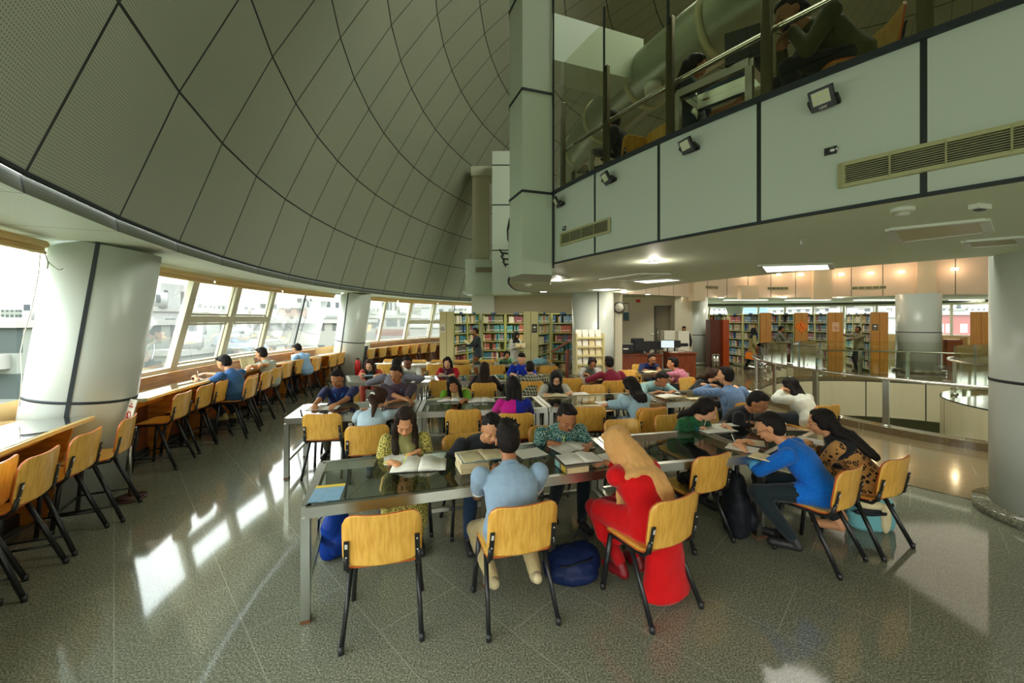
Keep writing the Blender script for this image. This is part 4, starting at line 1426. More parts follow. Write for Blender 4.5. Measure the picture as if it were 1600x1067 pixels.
def person(spec):
    g = spec.get
    base = g('base', 0.0)
    stand = g('stand', False)
    s = g('s', 1.02 if g('fem') else 1.06) if not g('stand') else g('s', .96 if g('fem') else 1.0)
    near = g('near', 0)      # 2 front row, 1 second row, 0 far
    vox = (.0165, .011, .0075)[near]
    th = g('face')
    fx = V((math.cos(R(th)), math.sin(R(th)), 0))
    hz = (g('seat', .45) + .09) if not stand else .90 * s
    hp = R(g('pitch', 35)); hy = R(g('yaw', 0)); hr = R(g('roll', 0))
    side = g('side', 0)
    Rh = Matrix.Rotation(hy, 3, 'Z') @ Matrix.Rotation(hr, 3, 'Y') @ Matrix.Rotation(-hp, 3, 'X')
    SP = [1.0]
    def spine(L):
        sp = SP[0] * s
        H = V((0, 0, hz))
        if stand: a = (L * .6, L * .9, L, L)
        else: a = (L * .55, L * .95, L * 1.2, L * 1.25)
        p1 = H + dirv(a[0], side * .6) * .17 * sp; p2 = p1 + dirv(a[1], side) * .17 * sp
        p3 = p2 + dirv(a[2], side) * .13 * sp; p4 = p3 + dirv(a[3], side) * .055 * s
        nk = p4 + dirv(min(a[3] + 8, 62), side) * .055 * s
        hc = nk + (Rh @ V((0, .018, .10))) * s * 1.04
        return H, p1, p2, p3, p4, nk, hc
    dist = g('d')
    hpx = g('head')
    hw = PD(hpx[0], hpx[1], dist)
    if 'lean' in spec: L = spec['lean']
    else:
        # slouch first (the back shortens), then lean further if that is not enough
        L = g('L', 20)
        lo, hi = .74, 1.0
        for _ in range(20):
            SP[0] = (lo + hi) / 2
            if spine(L)[6].z + base > hw.z: hi = SP[0]
            else: lo = SP[0]
        if SP[0] < .745 or SP[0] > .995:
            lo, hi = -6.0, 60.0
            for _ in range(30):
                m_ = (lo + hi) / 2
                if spine(m_)[6].z + base > hw.z: lo = m_
                else: hi = m_
            L = (lo + hi) / 2
    H, p1, p2, p3, p4, nk, hc = spine(L)
    # root so that the head falls on its place
    rz = R(th - 90); Mz = Matrix.Rotation(rz, 3, 'Z')
    off = Mz @ hc
    root = V((hw.x - off.x, hw.y - off.y, base))
    e_ = empty('person', root, rz, g('label'), 'person', g('group'))
    Mi = Mz.inverted()
    def loc(p): return Mi @ (V(p) - root)
    tw = R(g('twist', 0))
    ax = Matrix.Rotation(tw, 3, 'Z') @ V((1, 0, 0))
    axh = V((1, 0, 0))
    up3 = (p4 - p2).normalized(); fw = up3.cross(ax).normalized() * -1
    if fw.y < 0: fw = -fw
    shw = (.165 if g('fem') else .185) * s * g('wide', 1.0)
    W = g('wide', 1.0) * s
    def torso(b, e=0.0, z0=0):
        f0 = V((0, 1, 0))
        hipx = (.168 if g('fem') else .16) * W
        hx = .012 if e > 0 else -.006
        secs = [(H + V((0, -.01, -.055 * s)), axh, f0, hipx * .93 + hx, .115 * W + hx), (H + V((0, -.005, .02)), axh, (p1 - H).normalized().cross(axh), hipx + hx, .118 * W + hx),
                (p1, (axh + ax).normalized(), fw, (.128 if g('fem') else .142) * W, .100 * W), (p2, ax, fw, .158 * W, .110 * W),
                (p3 - up3 * .02, ax, fw, .150 * W, .092 * W), (p3 + up3 * .035 * s, ax, fw, .085 * W, .066 * W), (p4, ax, fw, .056 * s, .056 * s)]
        eloft(b, secs, 20, e)
        if g('fem'):
            for q in (-1, 1): b.ell(p2 + up3 * .015 + ax * q * .070 * s + fw * .068 * s, (.060 + e, .050 + e, .058 + e), None, 12, 8)
    SH = [p3 + ax * shw * q - up3 * .012 - fw * .005 for q in (-1, 1)]
    hl = g('hands', (None, None))        # (own right hand, own left hand) pixels or xyz
    tabz = g('tabz', .79)
    pole = g('pole', (.6, -.5, -1))
    arms = []
    for i, q in ((1, 1), (0, -1)):
        t = hl[0] if q == 1 else hl[1]
        if t is None: Wt = V((q * .13, .36, tabz + .0)) + (V((0, max(0, p3.y - .05), 0))); 
        elif t == 'down': Wt = V((q * .24, .06 + p3.y * .5, hz - .02 if not stand else .84))
        elif t == 'lap': Wt = V((q * .10, .26, hz + .08))
        elif len(t) == 2: Wt = loc(P(t[0], t[1], tabz + base))
        elif t[0] == 'L': Wt = V(t[1:])
        elif len(t) == 3: Wt = loc(P(t[0], t[1], t[2]))
        sh = SH[i]
        pl = g('poleR' if q == 1 else 'poleL', pole)
        E_, Wr = ik(sh, Wt, .285 * s, .255 * s, (q * pl[0], pl[1], pl[2]))
        arms.append((q, sh, E_, Wr, t))
    def arm(b, a, e=0.0, f0=0.0, f1=2.0):
        q, sh, E_, Wr, t = a
        w_ = .92 if g('fem') else 1.0
        r = [.054 * w_ * min(W, 1.08), .041 * w_, .040 * w_, .026 * w_]
        if f1 >= 1: capsule(b, sh, r[0], E_, r[1], 12, e)
        else: capsule(b, sh, r[0], sh.lerp(E_, f1), r[0] + (r[1] - r[0]) * f1, 12, e)
        if f1 > 1:
            f = min(1, f1 - 1); capsule(b, E_, r[2], E_.lerp(Wr, f), r[2] + (r[3] - r[2]) * f, 12, e)
    # legs
    legs = []
    kn = g('knees', ((.12, .41), (-.12, .41))); an = g('ankles', None)
    for k_, q in enumerate((1, -1)):
        hj = H + V((q * .085 * s, 0, 0))
        if stand:
            st = g('stride', 0.0) * q
            A_ = V((q * .09 + 0, st, .085)); 
            K_, A_ = ik(hj, A_, .43 * s, .43 * s, (0, 1, 0))
        else:
            K_ = V((kn[k_][0], kn[k_][1], hz - .03 if len(kn[k_]) == 2 else kn[k_][2]))
            K_ = hj + (K_ - hj).normalized() * .43 * s
            A0 = V(an[k_]) if an else V((q * .12, .36, .09 if g('seat', .45) < .5 else .22))
            A_ = K_ + (A0 - K_).normalized() * min(.42 * s, (A0 - K_).length)
        legs.append((q, hj, K_, A_))
    def leg(b, l, e=0.0, f1=2.0):
        q, hj, K_, A_ = l
        fm = W / s if s else 1
        capsule(b, hj, .082 * fm, K_, .056, 14, e)
        if f1 > 1: capsule(b, K_, .054, K_.lerp(A_, .35), .056, 12, e); capsule(b, K_.lerp(A_, .35), .056, K_.lerp(A_, f1 - 1), .036 + .02 * (2 - f1), 12, e)
    tiptoe = g('tiptoe', False)
    def foot(b, l, e=0.0):
        q, hj, K_, A_ = l
        if tiptoe:
            heel = A_ + V((0, -.045, .015)); toe = A_ + V((q * .01, .10, -.055)); toe.z = max(.03, toe.z)
        else:
            heel = A_ + V((0, -.03, -.05)); toe = A_ + V((q * .02, .155, -.062))
        capsule(b, heel, .030, A_, .033, 10, e); capsule(b, heel, .030, toe, .027, 10, e); capsule(b, heel.lerp(toe, .6), .036, toe, .030, 10, e)
    # body
    b = MB()
    torso(b, -.006); capsule(b, p4, .054 * s, nk + (hc - nk) * .35, .049 * s, 14)
    head_pts(b, Rh, hc, s * 1.05, g('fem'), near > 0)
    tips = []
    for a in arms:
        arm(b, a)
        q, sh, E_, Wr, t = a
        d_ = (Wr - E_).normalized()
        hd = V(g('hdR' if q == 1 else 'hdL', (d_.x - q * .25, d_.y, min(d_.z, 0) * .3 - .05)))
        hu = V(g('huR' if q == 1 else 'huL', (q * .15, 0, 1)))
        cu = g('curlR' if q == 1 else 'curlL', .85 if (q == 1) == (not g('lefty')) else .22)
        tips.append(hand(b, Wr, hd, hu, -q if True else q, cu, 0, s * (.95 if g('fem') else 1.05), near > 0))
    for l in legs: leg(b, l); foot(b, l)
    body = remesh('body', b, vox, SK[g('skin', 1)], e_, 2)
    # face details
    if near > 0:
        def T(p): return hc + Rh @ (V(p) * s * 1.05)
        for x in (-.031, .031):
            b = MB(); b.tube([T((x - .017 * (1 if x > 0 else 1), .0835, .0225)), T((x, .0905, .0265)), T((x + .017, .0835, .0225))], .0021 * s, 6); b.build('eyebrow', M_eyel, e_)
        for x in (-.030, .030):
            b = MB(); b.tube([T((x - .014, .083, -.004)), T((x, .0895, -.0075)), T((x + .014, .083, -.004))], .0018 * s, 6); b.build('eyelash', M_eyel, e_)
        b = MB(); b.ell(T((0, .0945, -.0505)), (.020 * s, .0065 * s, .0045 * s), Rh, 12, 6); b.ell(T((0, .094, -.0585)), (.017 * s, .0065 * s, .005 * s), Rh, 12, 6)
        b.build('lips', M_lip, e_)
        if g('glasses'):
            b = MB()
            for x in (-.032, .032): b.tube([T((x + .024 * math.cos(i * PI / 8), .101, .0 + .018 * math.sin(i * PI / 8))) for i in range(17)], .0018, 6)
            b.tube([T((-.008, .103, .004)), T((.008, .103, .004))], .0018, 6)
            for q in (-1, 1): b.tube([T((q * .056, .099, .004)), T((q * .080, .01, .004))], .0018, 6)
            tag(b.build('glasses', M_glasses, e_), 'thin dark glasses')
        if g('beard'):
            b = MB(); b.ell(T((0, .062, -.074)), (.042 * s, .036 * s, .030 * s), Rh, 12, 8); b.ell(T((0, .030, -.05)), (.064 * s, .045 * s, .032 * s), Rh, 14, 8)
            remesh('beard', b, vox, M_hair, e_, 2)
        if g('moustache'):
            b = MB(); b.ell(T((0, .098, -.0415)), (.022 * s, .006 * s, .0045 * s), Rh, 12, 6); b.build('moustache', M_hair, e_)
    # hair or head scarf
    hs = g('hair', 'short'); hm = g('hairmat', M_hair)
    b = MB()
    def T(p): return hc + Rh @ (V(p) * s * 1.045)
    def E(p, r): b.ell(T(p), [x * s * 1.045 for x in r], Rh, 16, 12)
    if hs in ('short', 'spiky', 'quiff', 'bun', 'long', 'ponytail', 'front', 'bob'):
        E((0, -.028, .036), (.082, .092, .092)); E((0, -.044, .0), (.079, .072, .088))
        if hs in ('short', 'quiff', 'spiky'):
            E((0, .008, .100), (.064, .054, .030)); E((-.02, .032, .098), (.040, .028, .020)); E((.03, .030, .096), (.034, .026, .020))
        if hs == 'quiff': E((.01, .040, .106), (.050, .036, .026)); E((-.03, .036, .098), (.036, .034, .026))
        if hs == 'spiky':
            rr = random.Random(3)
            for i in range(46):
                a, c = rr.uniform(0, 2 * PI), rr.uniform(.15, 1.15)
                n_ = V((math.sin(c) * math.cos(a), math.sin(c) * math.sin(a), math.cos(c)))
                p = V((n_.x * .078, -.012 + n_.y * .088, .040 + n_.z * .090))
                capsule(b, T(p), .013, T(p + n_ * .022 + V((rr.uniform(-1, 1), rr.uniform(-1, 1), rr.uniform(-.3, 1))) * .008), .006, 6)
    if hs in ('long', 'front', 'ponytail', 'bun', 'bob'):
        for q in (-1, 1):
            E((q * .062, .018, .054), (.030, .050, .048)); E((q * .070, -.004, .005), (.020, .042, .060))
        E((0, .012, .092), (.060, .056, .032))
    back = -fw
    ln_ = g('hairlen', .34)
    if hs in ('long', 'front'):
        st0 = T((0, -.080, -.01)); 
        n0 = p4 + back * .080 + up3 * .02
        e0 = p2 + back * .135 - up3 * (ln_ - .30)
        for q, w_ in ((-1, .055), (0, .060), (1, .055)):
            o = ax * q * .048
            pts = [T((q * .045, -.070, .0)), n0 + o * 1.2, p3 + back * .115 + o * 1.35, e0 + o * 1.1]
            for i in range(3): capsule(b, pts[i], w_ - .004 * i, pts[i + 1], w_ - .010 * (i + 1), 10)
    if hs == 'front':
        for q in (-1, 1):
            pts = [T((q * .070, .018, .010)), T((q * .082, .018, -.055)), p4 + ax * q * .088 + fw * .045, p3 + ax * q * .085 + fw * .112 - up3 * .03, p2 + ax * q * .075 + fw * .150 - up3 * g('frontlen', .0)]
            for i in range(4): capsule(b, pts[i], (.022, .027, .034, .036, .020)[i], pts[i + 1], (.022, .027, .034, .036, .018)[i + 1], 10)
    if hs == 'bob':
        for q in (-1, 0, 1):
            capsule(b, T((q * .055, -.05, .0)), .048, p4 + back * .05 + ax * q * .07 - up3 * .03, .042, 10)
    if hs == 'ponytail':
        pts = [T((0, -.105, .03)), T((0, -.135, -.01)), p4 + back * .115 + ax * .03, p3 + back * .135 + ax * .05 - up3 * .10]
        for i, r in enumerate((.035, .040, .040)): capsule(b, pts[i], r, pts[i + 1], (.040, .040, .016)[i], 10)
    if hs == 'bun': E((0, -.115, .045), (.042, .036, .042))
    if hs in ('short', 'spiky', 'quiff', 'bun', 'long', 'ponytail', 'front', 'bob'):
        remesh('hair', b, max(vox * .9, .007), hm, e_, 2 if near else 1, (.010, .03) if near else None)
        if hs == 'ponytail':
            b = MB(); b.ell(T((0, -.118, .035)), (.036, .022, .030), Rh, 12, 8); tag(b.build('hair_clip', M_white, e_), 'white hair clip')
    elif hs == 'bald': pass
    if hs in ('hijab', 'shawlhead'):
        def arc_face(b):
            E((0, -.020, .034), (.094, .106, .104)); E((0, -.045, -.01), (.086, .082, .100))
            for q in (-1, 1):
                E((q * .062, .020, -.005), (.034, .062, .090))
                E((q * .048, .030, -.075), (.036, .056, .044))
            E((0, .034, .090), (.060, .056, .030)); E((0, .040, -.108), (.052, .052, .034))
        arc_face(b)
        eloft(b, [(T((0, -.015, -.06)), ax, fw, .075, .085), (p4 + up3 * .01, ax, fw, .088, .090), (p3 - up3 * .01, ax, fw, .165 * s, .120), (p3 - up3 * g('hijablen', .06), ax, fw, .180 * s, .135)], 20)
        if g('hijabtail'):
            # long back panel falling off the shoulder and a front tail hanging under the arm
            bk = back
            eloft(b, [(T((0, -.085, -.01)), ax, fw, .075, .05), (p3 + bk * .085 + ax * .045, ax, fw, .115, .036), (p2 + bk * .105 + ax * .09, ax, fw, .095, .026), (p1 + bk * .112 + ax * .125, ax, fw, .078, .020), (p1 + bk * .12 + ax * .14 - V((0, 0, .12)), ax, fw, .055, .016)], 16)
            eloft(b, [(p3 + fw * .11, ax, fw, .07, .03), (p2 + fw * .145 - ax * .06, ax, fw, .06, .025), (p1 + fw * .17 - ax * .10, ax, fw, .055, .022), (p1 + fw * .16 - ax * .12 - V((0, 0, .10)), ax, fw, .045, .018), (p1 + fw * .13 - ax * .12 - V((0, 0, .20)), ax, fw, .02, .012)], 12)
        remesh('headscarf', b, max(vox, .008), g('scarfmat'), e_, 4, (.022, .055) if near else None)
    # top
    tops = g('top'); sl = g('sleeve', 1.95); et = .014
    if tops:
        b = MB(); torso(b, et)
        bag = g('baggy', 0.0)
        for a in arms: arm(b, a, et + bag, 0, sl)
        if bag:
            for a in arms: b.ell(a[2], (.06 + bag, .06 + bag, .055 + bag), None, 12, 8)
        if g('hem', 0):       # kurta or shirt tail over hips and thighs
            hm_ = g('hem')
            if stand:
                eloft(b, [(p1, axh, V((0, 1, 0)), .15, .12), (H, axh, V((0, 1, 0)), .18, .14), (V((0, 0, hz - hm_)), axh, V((0, 1, 0)), .20, .16)], 20)
            else:
                for l in legs: capsule(b, l[1], .108, l[1].lerp(l[2], min(1, hm_ * 2)), .088, 12)
                eloft(b, [(H + V((0, -.02, .08)), axh, V((0, 1, 0)), .165, .13), (H + V((0, .02, -.04)), axh, V((0, 1, 0)), .19, .17)], 18)
                if g('skirt'):
                    k0_, k1_ = legs[0][2], legs[1][2]
                    kc = (k0_ + k1_) / 2; ac = (legs[0][3] + legs[1][3]) / 2
                    eloft(b, [(kc + V((0, -.06, .0)), axh, V((0, 1, 0)), .20, .12), (kc.lerp(ac, .5) + V((0, 0, 0)), axh, V((0, 1, 0)), .20, .10), (kc.lerp(ac, g('skirt')), axh, V((0, 1, 0)), .20, .10)], 18)
        if g('train'):       # dress falling over the seat edge behind
            tz = g('train')
            eloft(b, [(H + V((.02, -.04, .0)), axh, V((0, 1, 0)), .17, .11), (H + V((.08, -.06, -.14)), axh, V((0, 1, 0)), .15, .09), (V((.09, -.06, .24)), axh, V((0, 1, 0)), .18, .09), (V((.09, -.07, tz)), axh, V((0, 1, 0)), .21, .11)], 20)
        remesh('top', b, max(vox, .008), tops, e_, 4, (.008, .07) if near else None)
        if g('cuff') is not None:
            for a in arms:
                b = MB(); f = sl - 1
                c = a[2].lerp(a[3], f) if f > 0 else a[1].lerp(a[2], sl)
                dd = ((a[3] - a[2]) if f > 0 else (a[2] - a[1])).normalized()
                rr = (.040 + (.026 - .040) * f if f > 0 else .054 + (.041 - .054) * sl) + et + .004
                b.tube([c - dd * (.035 if f > 0 else .012), c + dd * .012], rr + (.006 if f > 0 else 0), 14)
                b.build('cuff', g('cuff'), e_)
        if g('collar') is not None:
            b = MB()
            pts = []
            for i in range(15):
                t = 2 * PI * i / 14
                pts.append(p4 - up3 * .012 + ax * math.cos(t) * .067 * s + fw * math.sin(t) * .069 * s + up3 * (-.02 * max(0, math.sin(t))))
            b.tube(pts, .011, 8); b.build('collar', g('collar'), e_)
    if g('scarf'):
        b = MB()
        eloft(b, [(p4 + up3 * .02, ax, fw, .075, .078), (p4 - up3 * .02, ax, fw, .098, .098), (p3 - up3 * .02, ax, fw, .19 * s, .125), (p3 - up3 * .09, ax, fw, .195 * s, .138)], 18)
        capsule(b, p3 + fw * .12 - ax * .05, .045, p1 + fw * .13 - ax * .05, .04, 10)
        remesh('shawl', b, max(vox, .009), g('scarf'), e_, 3, (.010, .04) if near else None)
    if g('lanyard') and near:
        b = MB()
        drop = p2 + fw * (.135 if not g('fem') else .155) - up3 * .02
        for q in (-1, 1):
            b.tube([p4 + ax * q * .060 - fw * .035, p4 + ax * q * .072 + fw * .02 - up3 * .01, p3 + ax * q * .055 + fw * .108, drop], .0055, 6, flat=.5)
        tag(b.build('lanyard', g('lanyard') if g('lanyard') is not True else M_lany, e_), 'blue lanyard')
    # trousers and shoes
    tr = g('trousers')
    if tr:
        b = MB(); eloft(b, [(H + V((0, -.012, -.055 * s)), axh, V((0, 1, 0)), .160 * W, .118 * W), (H + V((0, -.005, .05)), axh, V((0, 1, 0)), .166 * W, .120 * W)], 18, .002)
        for l in legs: leg(b, l, .010, g('trlen', 1.92))
        remesh('trousers', b, max(vox, .009), tr, e_, 3, (.008, .06) if near else None)
    if g('shoe', M_shoe) and not g('barefoot'):
        for l in legs:
            b = MB(); foot(b, l, .007)
            remesh('shoe', b, max(vox, .010), g('shoe', M_shoe), e_, 2)
    # pen in the writing hand
    if near and g('pen'):
        k_ = 0 if not g('lefty') else 1
        tp = tips[k_]
        c = (tp[0] + tp[4]) / 2
        M4 = Matrix.Translation(root) @ Matrix.Rotation(rz, 4, 'Z')
        c = M4 @ c
        q = MB(); dv = V((.35 if th > 180 else -.35, .2, 1)).normalized()
        dv = V(g('pendir', dv))
        t0 = c - dv * .02; q.tube([t0, t0 + dv * .012, t0 + dv * .135, t0 + dv * .14], [.0012, .0042, .0042, .0030], 8)
        tag(q.build('pen', g('pen')), g('penlabel', 'pen held by the ' + ' '.join(g('label').replace(',', '').split()[:11])), 'pen', 'pens held by the students')
    if g('chair'):
        c = root + Mz @ V((0, .03, 0))
        cf = g('chairface', th)
        kind = 's' if g('seat', .45) > .5 else 'c'
        put_chair(c.x, c.y, cf, g('chair'), G2 if kind == 's' else G1, kind, base)
    return e_
M_penw = mat('white_pen', lin(220, 220, 210), .4)
M_peng = mat('yellow_green_pen', lin(200, 220, 60), .4)
M_penr = mat('red_pen', lin(200, 40, 40), .4)
white_c = cloth('white_cotton', 'plain', lin(208, 208, 196))
navy = cloth('navy_cotton', 'plain', lin(22, 34, 84))
jeans = cloth('blue_denim', 'plain', lin(42, 66, 96))
darkj = cloth('dark_denim', 'plain', lin(26, 38, 44))
blackc = cloth('black_cotton', 'plain', (.012, .014, .017))
khaki = cloth('khaki_cotton', 'plain', lin(188, 168, 122))
greyt = cloth('grey_twill', 'plain', lin(86, 80, 66))
PEOPLE = [
 # ---- front table, far side ----
 dict(label='young woman with long dark hair writing, in yellow and black patterned kurta', head=(633, 660), d=3.6, face=284, near=2, fem=1, skin=0, hair='front', hairmat=M_hairdk, hairlen=.36, pitch=29,
      top=cloth('yellow_dotted_kurta', 'dots', lin(196, 184, 96), lin(44, 42, 26)), sleeve=1.75, hem=.42, skirt=.75, scarf=cloth('khaki_green_scarf', 'plain', lin(128, 126, 76)), trousers=cloth('yellow_dotted_trousers', 'dots', lin(180, 168, 84), lin(44, 42, 26)),
      hands=((612, 722), (652, 705)), pen=M_peng, chair='beech chair of the woman in yellow and black patterned kurta', lanyard=mat('dark_green_lanyard', lin(20, 70, 60), .6)),
 dict(label='smiling young man in black shirt bending over a stack of books', L=34, head=(768, 670), d=3.6, face=292, near=2, skin=0, pitch=27, yaw=0, roll=-8, side=-12, top=blackc, sleeve=1.9, trousers=jeans, lanyard=True,
      hands=((722, 705), (800, 697)), pen=M_penr, chair='beech chair of the smiling young man in black'),
 dict(label='young man with moustache writing, in teal and white floral shirt', head=(886, 653), d=3.88, face=284, near=2, skin=1, pitch=29, moustache=1, wide=1.06, hair='quiff', top=cloth('teal_floral_shirt', 'floral', lin(20, 88, 84), lin(190, 214, 200)), sleeve=1.35, cuff=white_c,
      hands=((862, 692), (922, 695)), pen=M_peng, lanyard=True, trousers=darkj, collar=cloth('teal_collar', 'plain', lin(52, 110, 104)), chair='beech chair of the young man in teal floral shirt', ankles=((.12, .20, .09), (-.12, .40, .09))),
 # ---- front table, near side ----
 dict(label='man seen from behind in pale blue polo shirt and beige trousers', L=16, head=(793, 688), d=3.0, face=100, near=2, skin=1, pitch=17, hair='spiky', wide=1.1, top=cloth('pale_blue_pique', 'plain', lin(140, 166, 190)), sleeve=.66, hem=.12, cuff=mat('white_band', lin(220, 224, 226), .7), collar=cloth('blue_collar', 'plain', lin(92, 140, 190)),
      hands=(('L', .05, .44, .81), ('L', -.05, .46, .81)), poleR=(.9, -.45, -1.15), poleL=(.9, -.45, -1.15), trousers=khaki, shoe=M_shoew, tiptoe=1, knees=((.14, .30, .40), (-.20, .30, .40)), ankles=((.16, -.20, .13), (-.10, -.17, .13)), chair='beech chair of the man in pale blue polo shirt', chairface=107),
 dict(label='woman in bright red dress and tan headscarf turned towards the table', L=14, head=(965, 695), d=3.12, face=116, near=2, fem=1, skin=0, pitch=27, yaw=25, hair='hijab', scarfmat=cloth('tan_headscarf', 'plain', lin(214, 164, 100)), hijabtail=1, hijablen=.05, top=cloth('red_dress', 'plain', lin(204, 8, 16)), baggy=.012, sleeve=1.7, hem=.4, skirt=.55, train=.06,
      hands=((945, 722), (1010, 706)), poleL=(1.0, -.1, -.3), poleR=(.9, -.2, -.6), trousers=cloth('red_leggings', 'plain', lin(168, 10, 18)), shoe=mat('red_flat_shoe', lin(120, 10, 16), .5), ankles=((.04, .08, .09), (-.10, .10, .09)), knees=((.10, .40), (-.16, .36)), chair='beech chair of the woman in red dress', chairface=118),
 dict(label='girl in green embroidered top with dark hair, writing with her left arm out', L=26, head=(1104, 640), d=4.38, face=300, near=2, fem=1, skin=2, pitch=29, yaw=22, hair='long', hairlen=.3, side=6, top=cloth('green_embroidered_top', 'floral', lin(14, 70, 38), lin(60, 130, 80), sc=1.4), sleeve=1.6, baggy=.006, trousers=darkj,
      hands=((1090, 667), (1133, 664)), pen=M_penw, lanyard=True, chair='beech chair of the girl in green embroidered top', chairface=285),
 dict(label='man with tied hair in black long sleeved shirt, bent low over his papers', L=36, head=(1184, 630), d=4.7, face=322, near=2, skin=1, pitch=35, yaw=-20, hair='short', top=blackc, sleeve=1.95, trousers=darkj, hands=((1168, 660), (1212, 662)), wide=1.05, side=14, lanyard=True, chair='beech chair of the man in black long sleeves', chairface=310),
 dict(label='young man with glasses in bright blue kurta, reading and writing at the right end', L=22, head=(1203, 668), d=3.62, face=136, near=2, skin=0, pitch=27, yaw=10, glasses=1, hair='quiff', top=cloth('bright_blue_kurta', 'dots', lin(8, 100, 200), lin(14, 118, 214), sc=1.3), sleeve=1.25, cuff=mat('blue_cuff', lin(80, 160, 210), .7), hem=.16, trousers=darkj,
      hands=((1168, 690), (1158, 697)), hdR=(-.3, 1, 0), pen=M_penw, knees=((.05, .42), (-.28, .34)), ankles=((-.06, .22, .10), (-.20, .10, .10)), chair='beech chair of the young man in bright blue', chairface=120),
 dict(label='woman with very long black hair in leopard print dress and black shawl', L=8, head=(1283, 660), d=3.82, face=135, near=2, fem=1, skin=0, pitch=12, yaw=14, hair='long', hairlen=.44, top=cloth('leopard_dress', 'leopard', lin(188, 138, 78), (.012, .01, .009)), sleeve=1.9, hem=.3, scarf=blackc, trousers=blackc,
      hands=((1238, 684), (1262, 690)), shoe=mat('tan_sandal', lin(196, 140, 100), .6), ankles=((-.02, .10, .08), (-.16, .12, .08)), chair='beech chair of the woman in leopard print, above the teal tote bag', chairface=114),
 dict(label='woman with shoulder-length black hair in white blouse, hand raised', L=8, head=(1235, 603), d=6.0, face=104, near=1, fem=1, skin=0, pitch=7, hair='bob', top=white_c, sleeve=1.6, baggy=.01, hands=(('L', .16, .40, .84), ('L', -.24, .24, .97)), trousers=darkj, chair='beech chair of the woman in white blouse, beside the round railing'),
 # ---- second row, far side ----
 dict(label='boy in navy polo shirt writing at the left end of the second row', head=(527, 592), d=5.95, face=280, near=1, skin=1, pitch=26, yaw=-10, wide=1.06, hair='quiff', top=navy, sleeve=.8, hands=((488, 637), (520, 637)), pen=M_penw, lanyard=True, trousers=greyt, badge=1, chair='beech chair of the boy in navy polo shirt'),
 dict(label='broad man in dark purple polo shirt with blue lanyard, arms folded on the table', L=12, head=(619, 585), d=6.15, face=278, near=1, skin=1, pitch=19, yaw=-22, wide=1.12, top=cloth('dark_purple_polo', 'plain', lin(66, 52, 66)), sleeve=.8, hands=((640, 627), (612, 628)), poleR=(1, 0, -.8), poleL=(1, 0, -.8), lanyard=True, trousers=darkj, chair='beech chair of the man in dark purple polo'),
 dict(label='woman in beige shawl and bright green sleeve with blue lanyard, writing', head=(708, 602), d=6.15, face=279, near=1, fem=1, skin=1, pitch=27, roll=14, side=8, hair='front', frontlen=-.12, hairlen=.26, top=cloth('lime_kurta', 'plain', lin(110, 160, 40)), sleeve=1.6, scarf=cloth('beige_shawl', 'plain', lin(206, 186, 120)), hem=.3, lanyard=True, trousers=cloth('mustard_trousers', 'plain', lin(170, 140, 66)),
      hands=((698, 622), (728, 624)), pen=M_plastic, chair='beech chair of the woman in beige shawl'),
 dict(label='woman in black headscarf and glasses, white lace top', L=14, head=(869, 592), d=6.55, face=276, near=1, fem=1, skin=2, pitch=18, yaw=-8, hair='hijab', glasses=1, scarfmat=cloth('black_headscarf', 'plain', (.010, .011, .011)), hijablen=.10, top=cloth('white_lace_top', 'floral', lin(200, 200, 184), lin(130, 134, 124)), sleeve=1.8, baggy=.008, trousers=jeans,
      hands=((852, 616), (892, 613)), pen=M_plastic, chair='beech chair of the woman in black headscarf'),
 dict(label='young man in aqua polo shirt with dark green collar, head bent down', L=40, head=(1034, 593), d=6.8, face=282, near=1, skin=1, pitch=39, yaw=18, top=cloth('aqua_polo', 'plain', lin(140, 176, 176)), collar=mat('dark_green_collar', lin(10, 60, 50), .7), sleeve=.75, hands=((1030, 612), (1052, 611)), poleR=(1, 0, -.6), poleL=(1, 0, -.6), lanyard=mat('green_lanyard', lin(10, 80, 70), .6), trousers=darkj, chair='beech chair of the young man in aqua polo'),
 # ---- second row, near side ----
 dict(label='woman with long brown ponytail and white clip, in pale blue top', head=(592, 622), d=4.95, face=88, near=1, fem=1, skin=0, pitch=15, yaw=-20, hair='ponytail', hairmat=M_hairbr, top=cloth('pale_blue_top', 'plain', lin(176, 200, 214)), sleeve=1.7, hands=((634, 637), (566, 640)), trousers=jeans, chair='beech chair of the woman with the brown ponytail', chairface=106),
 dict(label='woman in royal blue and magenta blouse with a low round back, black hair', L=12, head=(802, 603), d=5.4, face=94, near=1, fem=1, skin=1, pitch=10, hair='bob', wide=1.04, top=cloth('blue_magenta_blouse', 'border', lin(196, 24, 140), lin(22, 40, 150)), sleeve=1.5, hem=.3, hands=(('L', .06, .42, .81), ('L', -.06, .42, .81)), poleR=(1.2, -.1, -1), poleL=(1.2, -.1, -1), trousers=cloth('magenta_trousers', 'plain', lin(120, 20, 70)), chair='beech chair of the woman in blue and magenta, behind the smiling boy'),
 dict(label='woman with long straight black hair in loose pale blue blouse', L=14, head=(985, 602), d=5.7, face=112, near=1, fem=1, skin=0, pitch=10, hair='long', hairlen=.28, top=cloth('loose_pale_blue_blouse', 'plain', lin(158, 190, 206)), sleeve=1.85, baggy=.02, hem=.35, hands=((946, 632), (968, 618)), poleL=(1, 0, -.5), trousers=jeans, chair='beech chair of the long-haired woman in loose pale blue blouse'),
 dict(label='man in blue and white checked shirt leaning on his left elbow', L=14, head=(1133, 587), d=6.0, face=104, near=1, skin=0, pitch=3, yaw=24, side=-6, wide=1.08, top=cloth('blue_checked_shirt', 'check', lin(124, 152, 190), lin(60, 90, 140), sc=2.2), sleeve=1.8, hands=((1172, 618), (1112, 602, .98)), poleL=(1.3, .1, -.5), trousers=darkj, chair='beech chair of the man in blue and white checked shirt'),
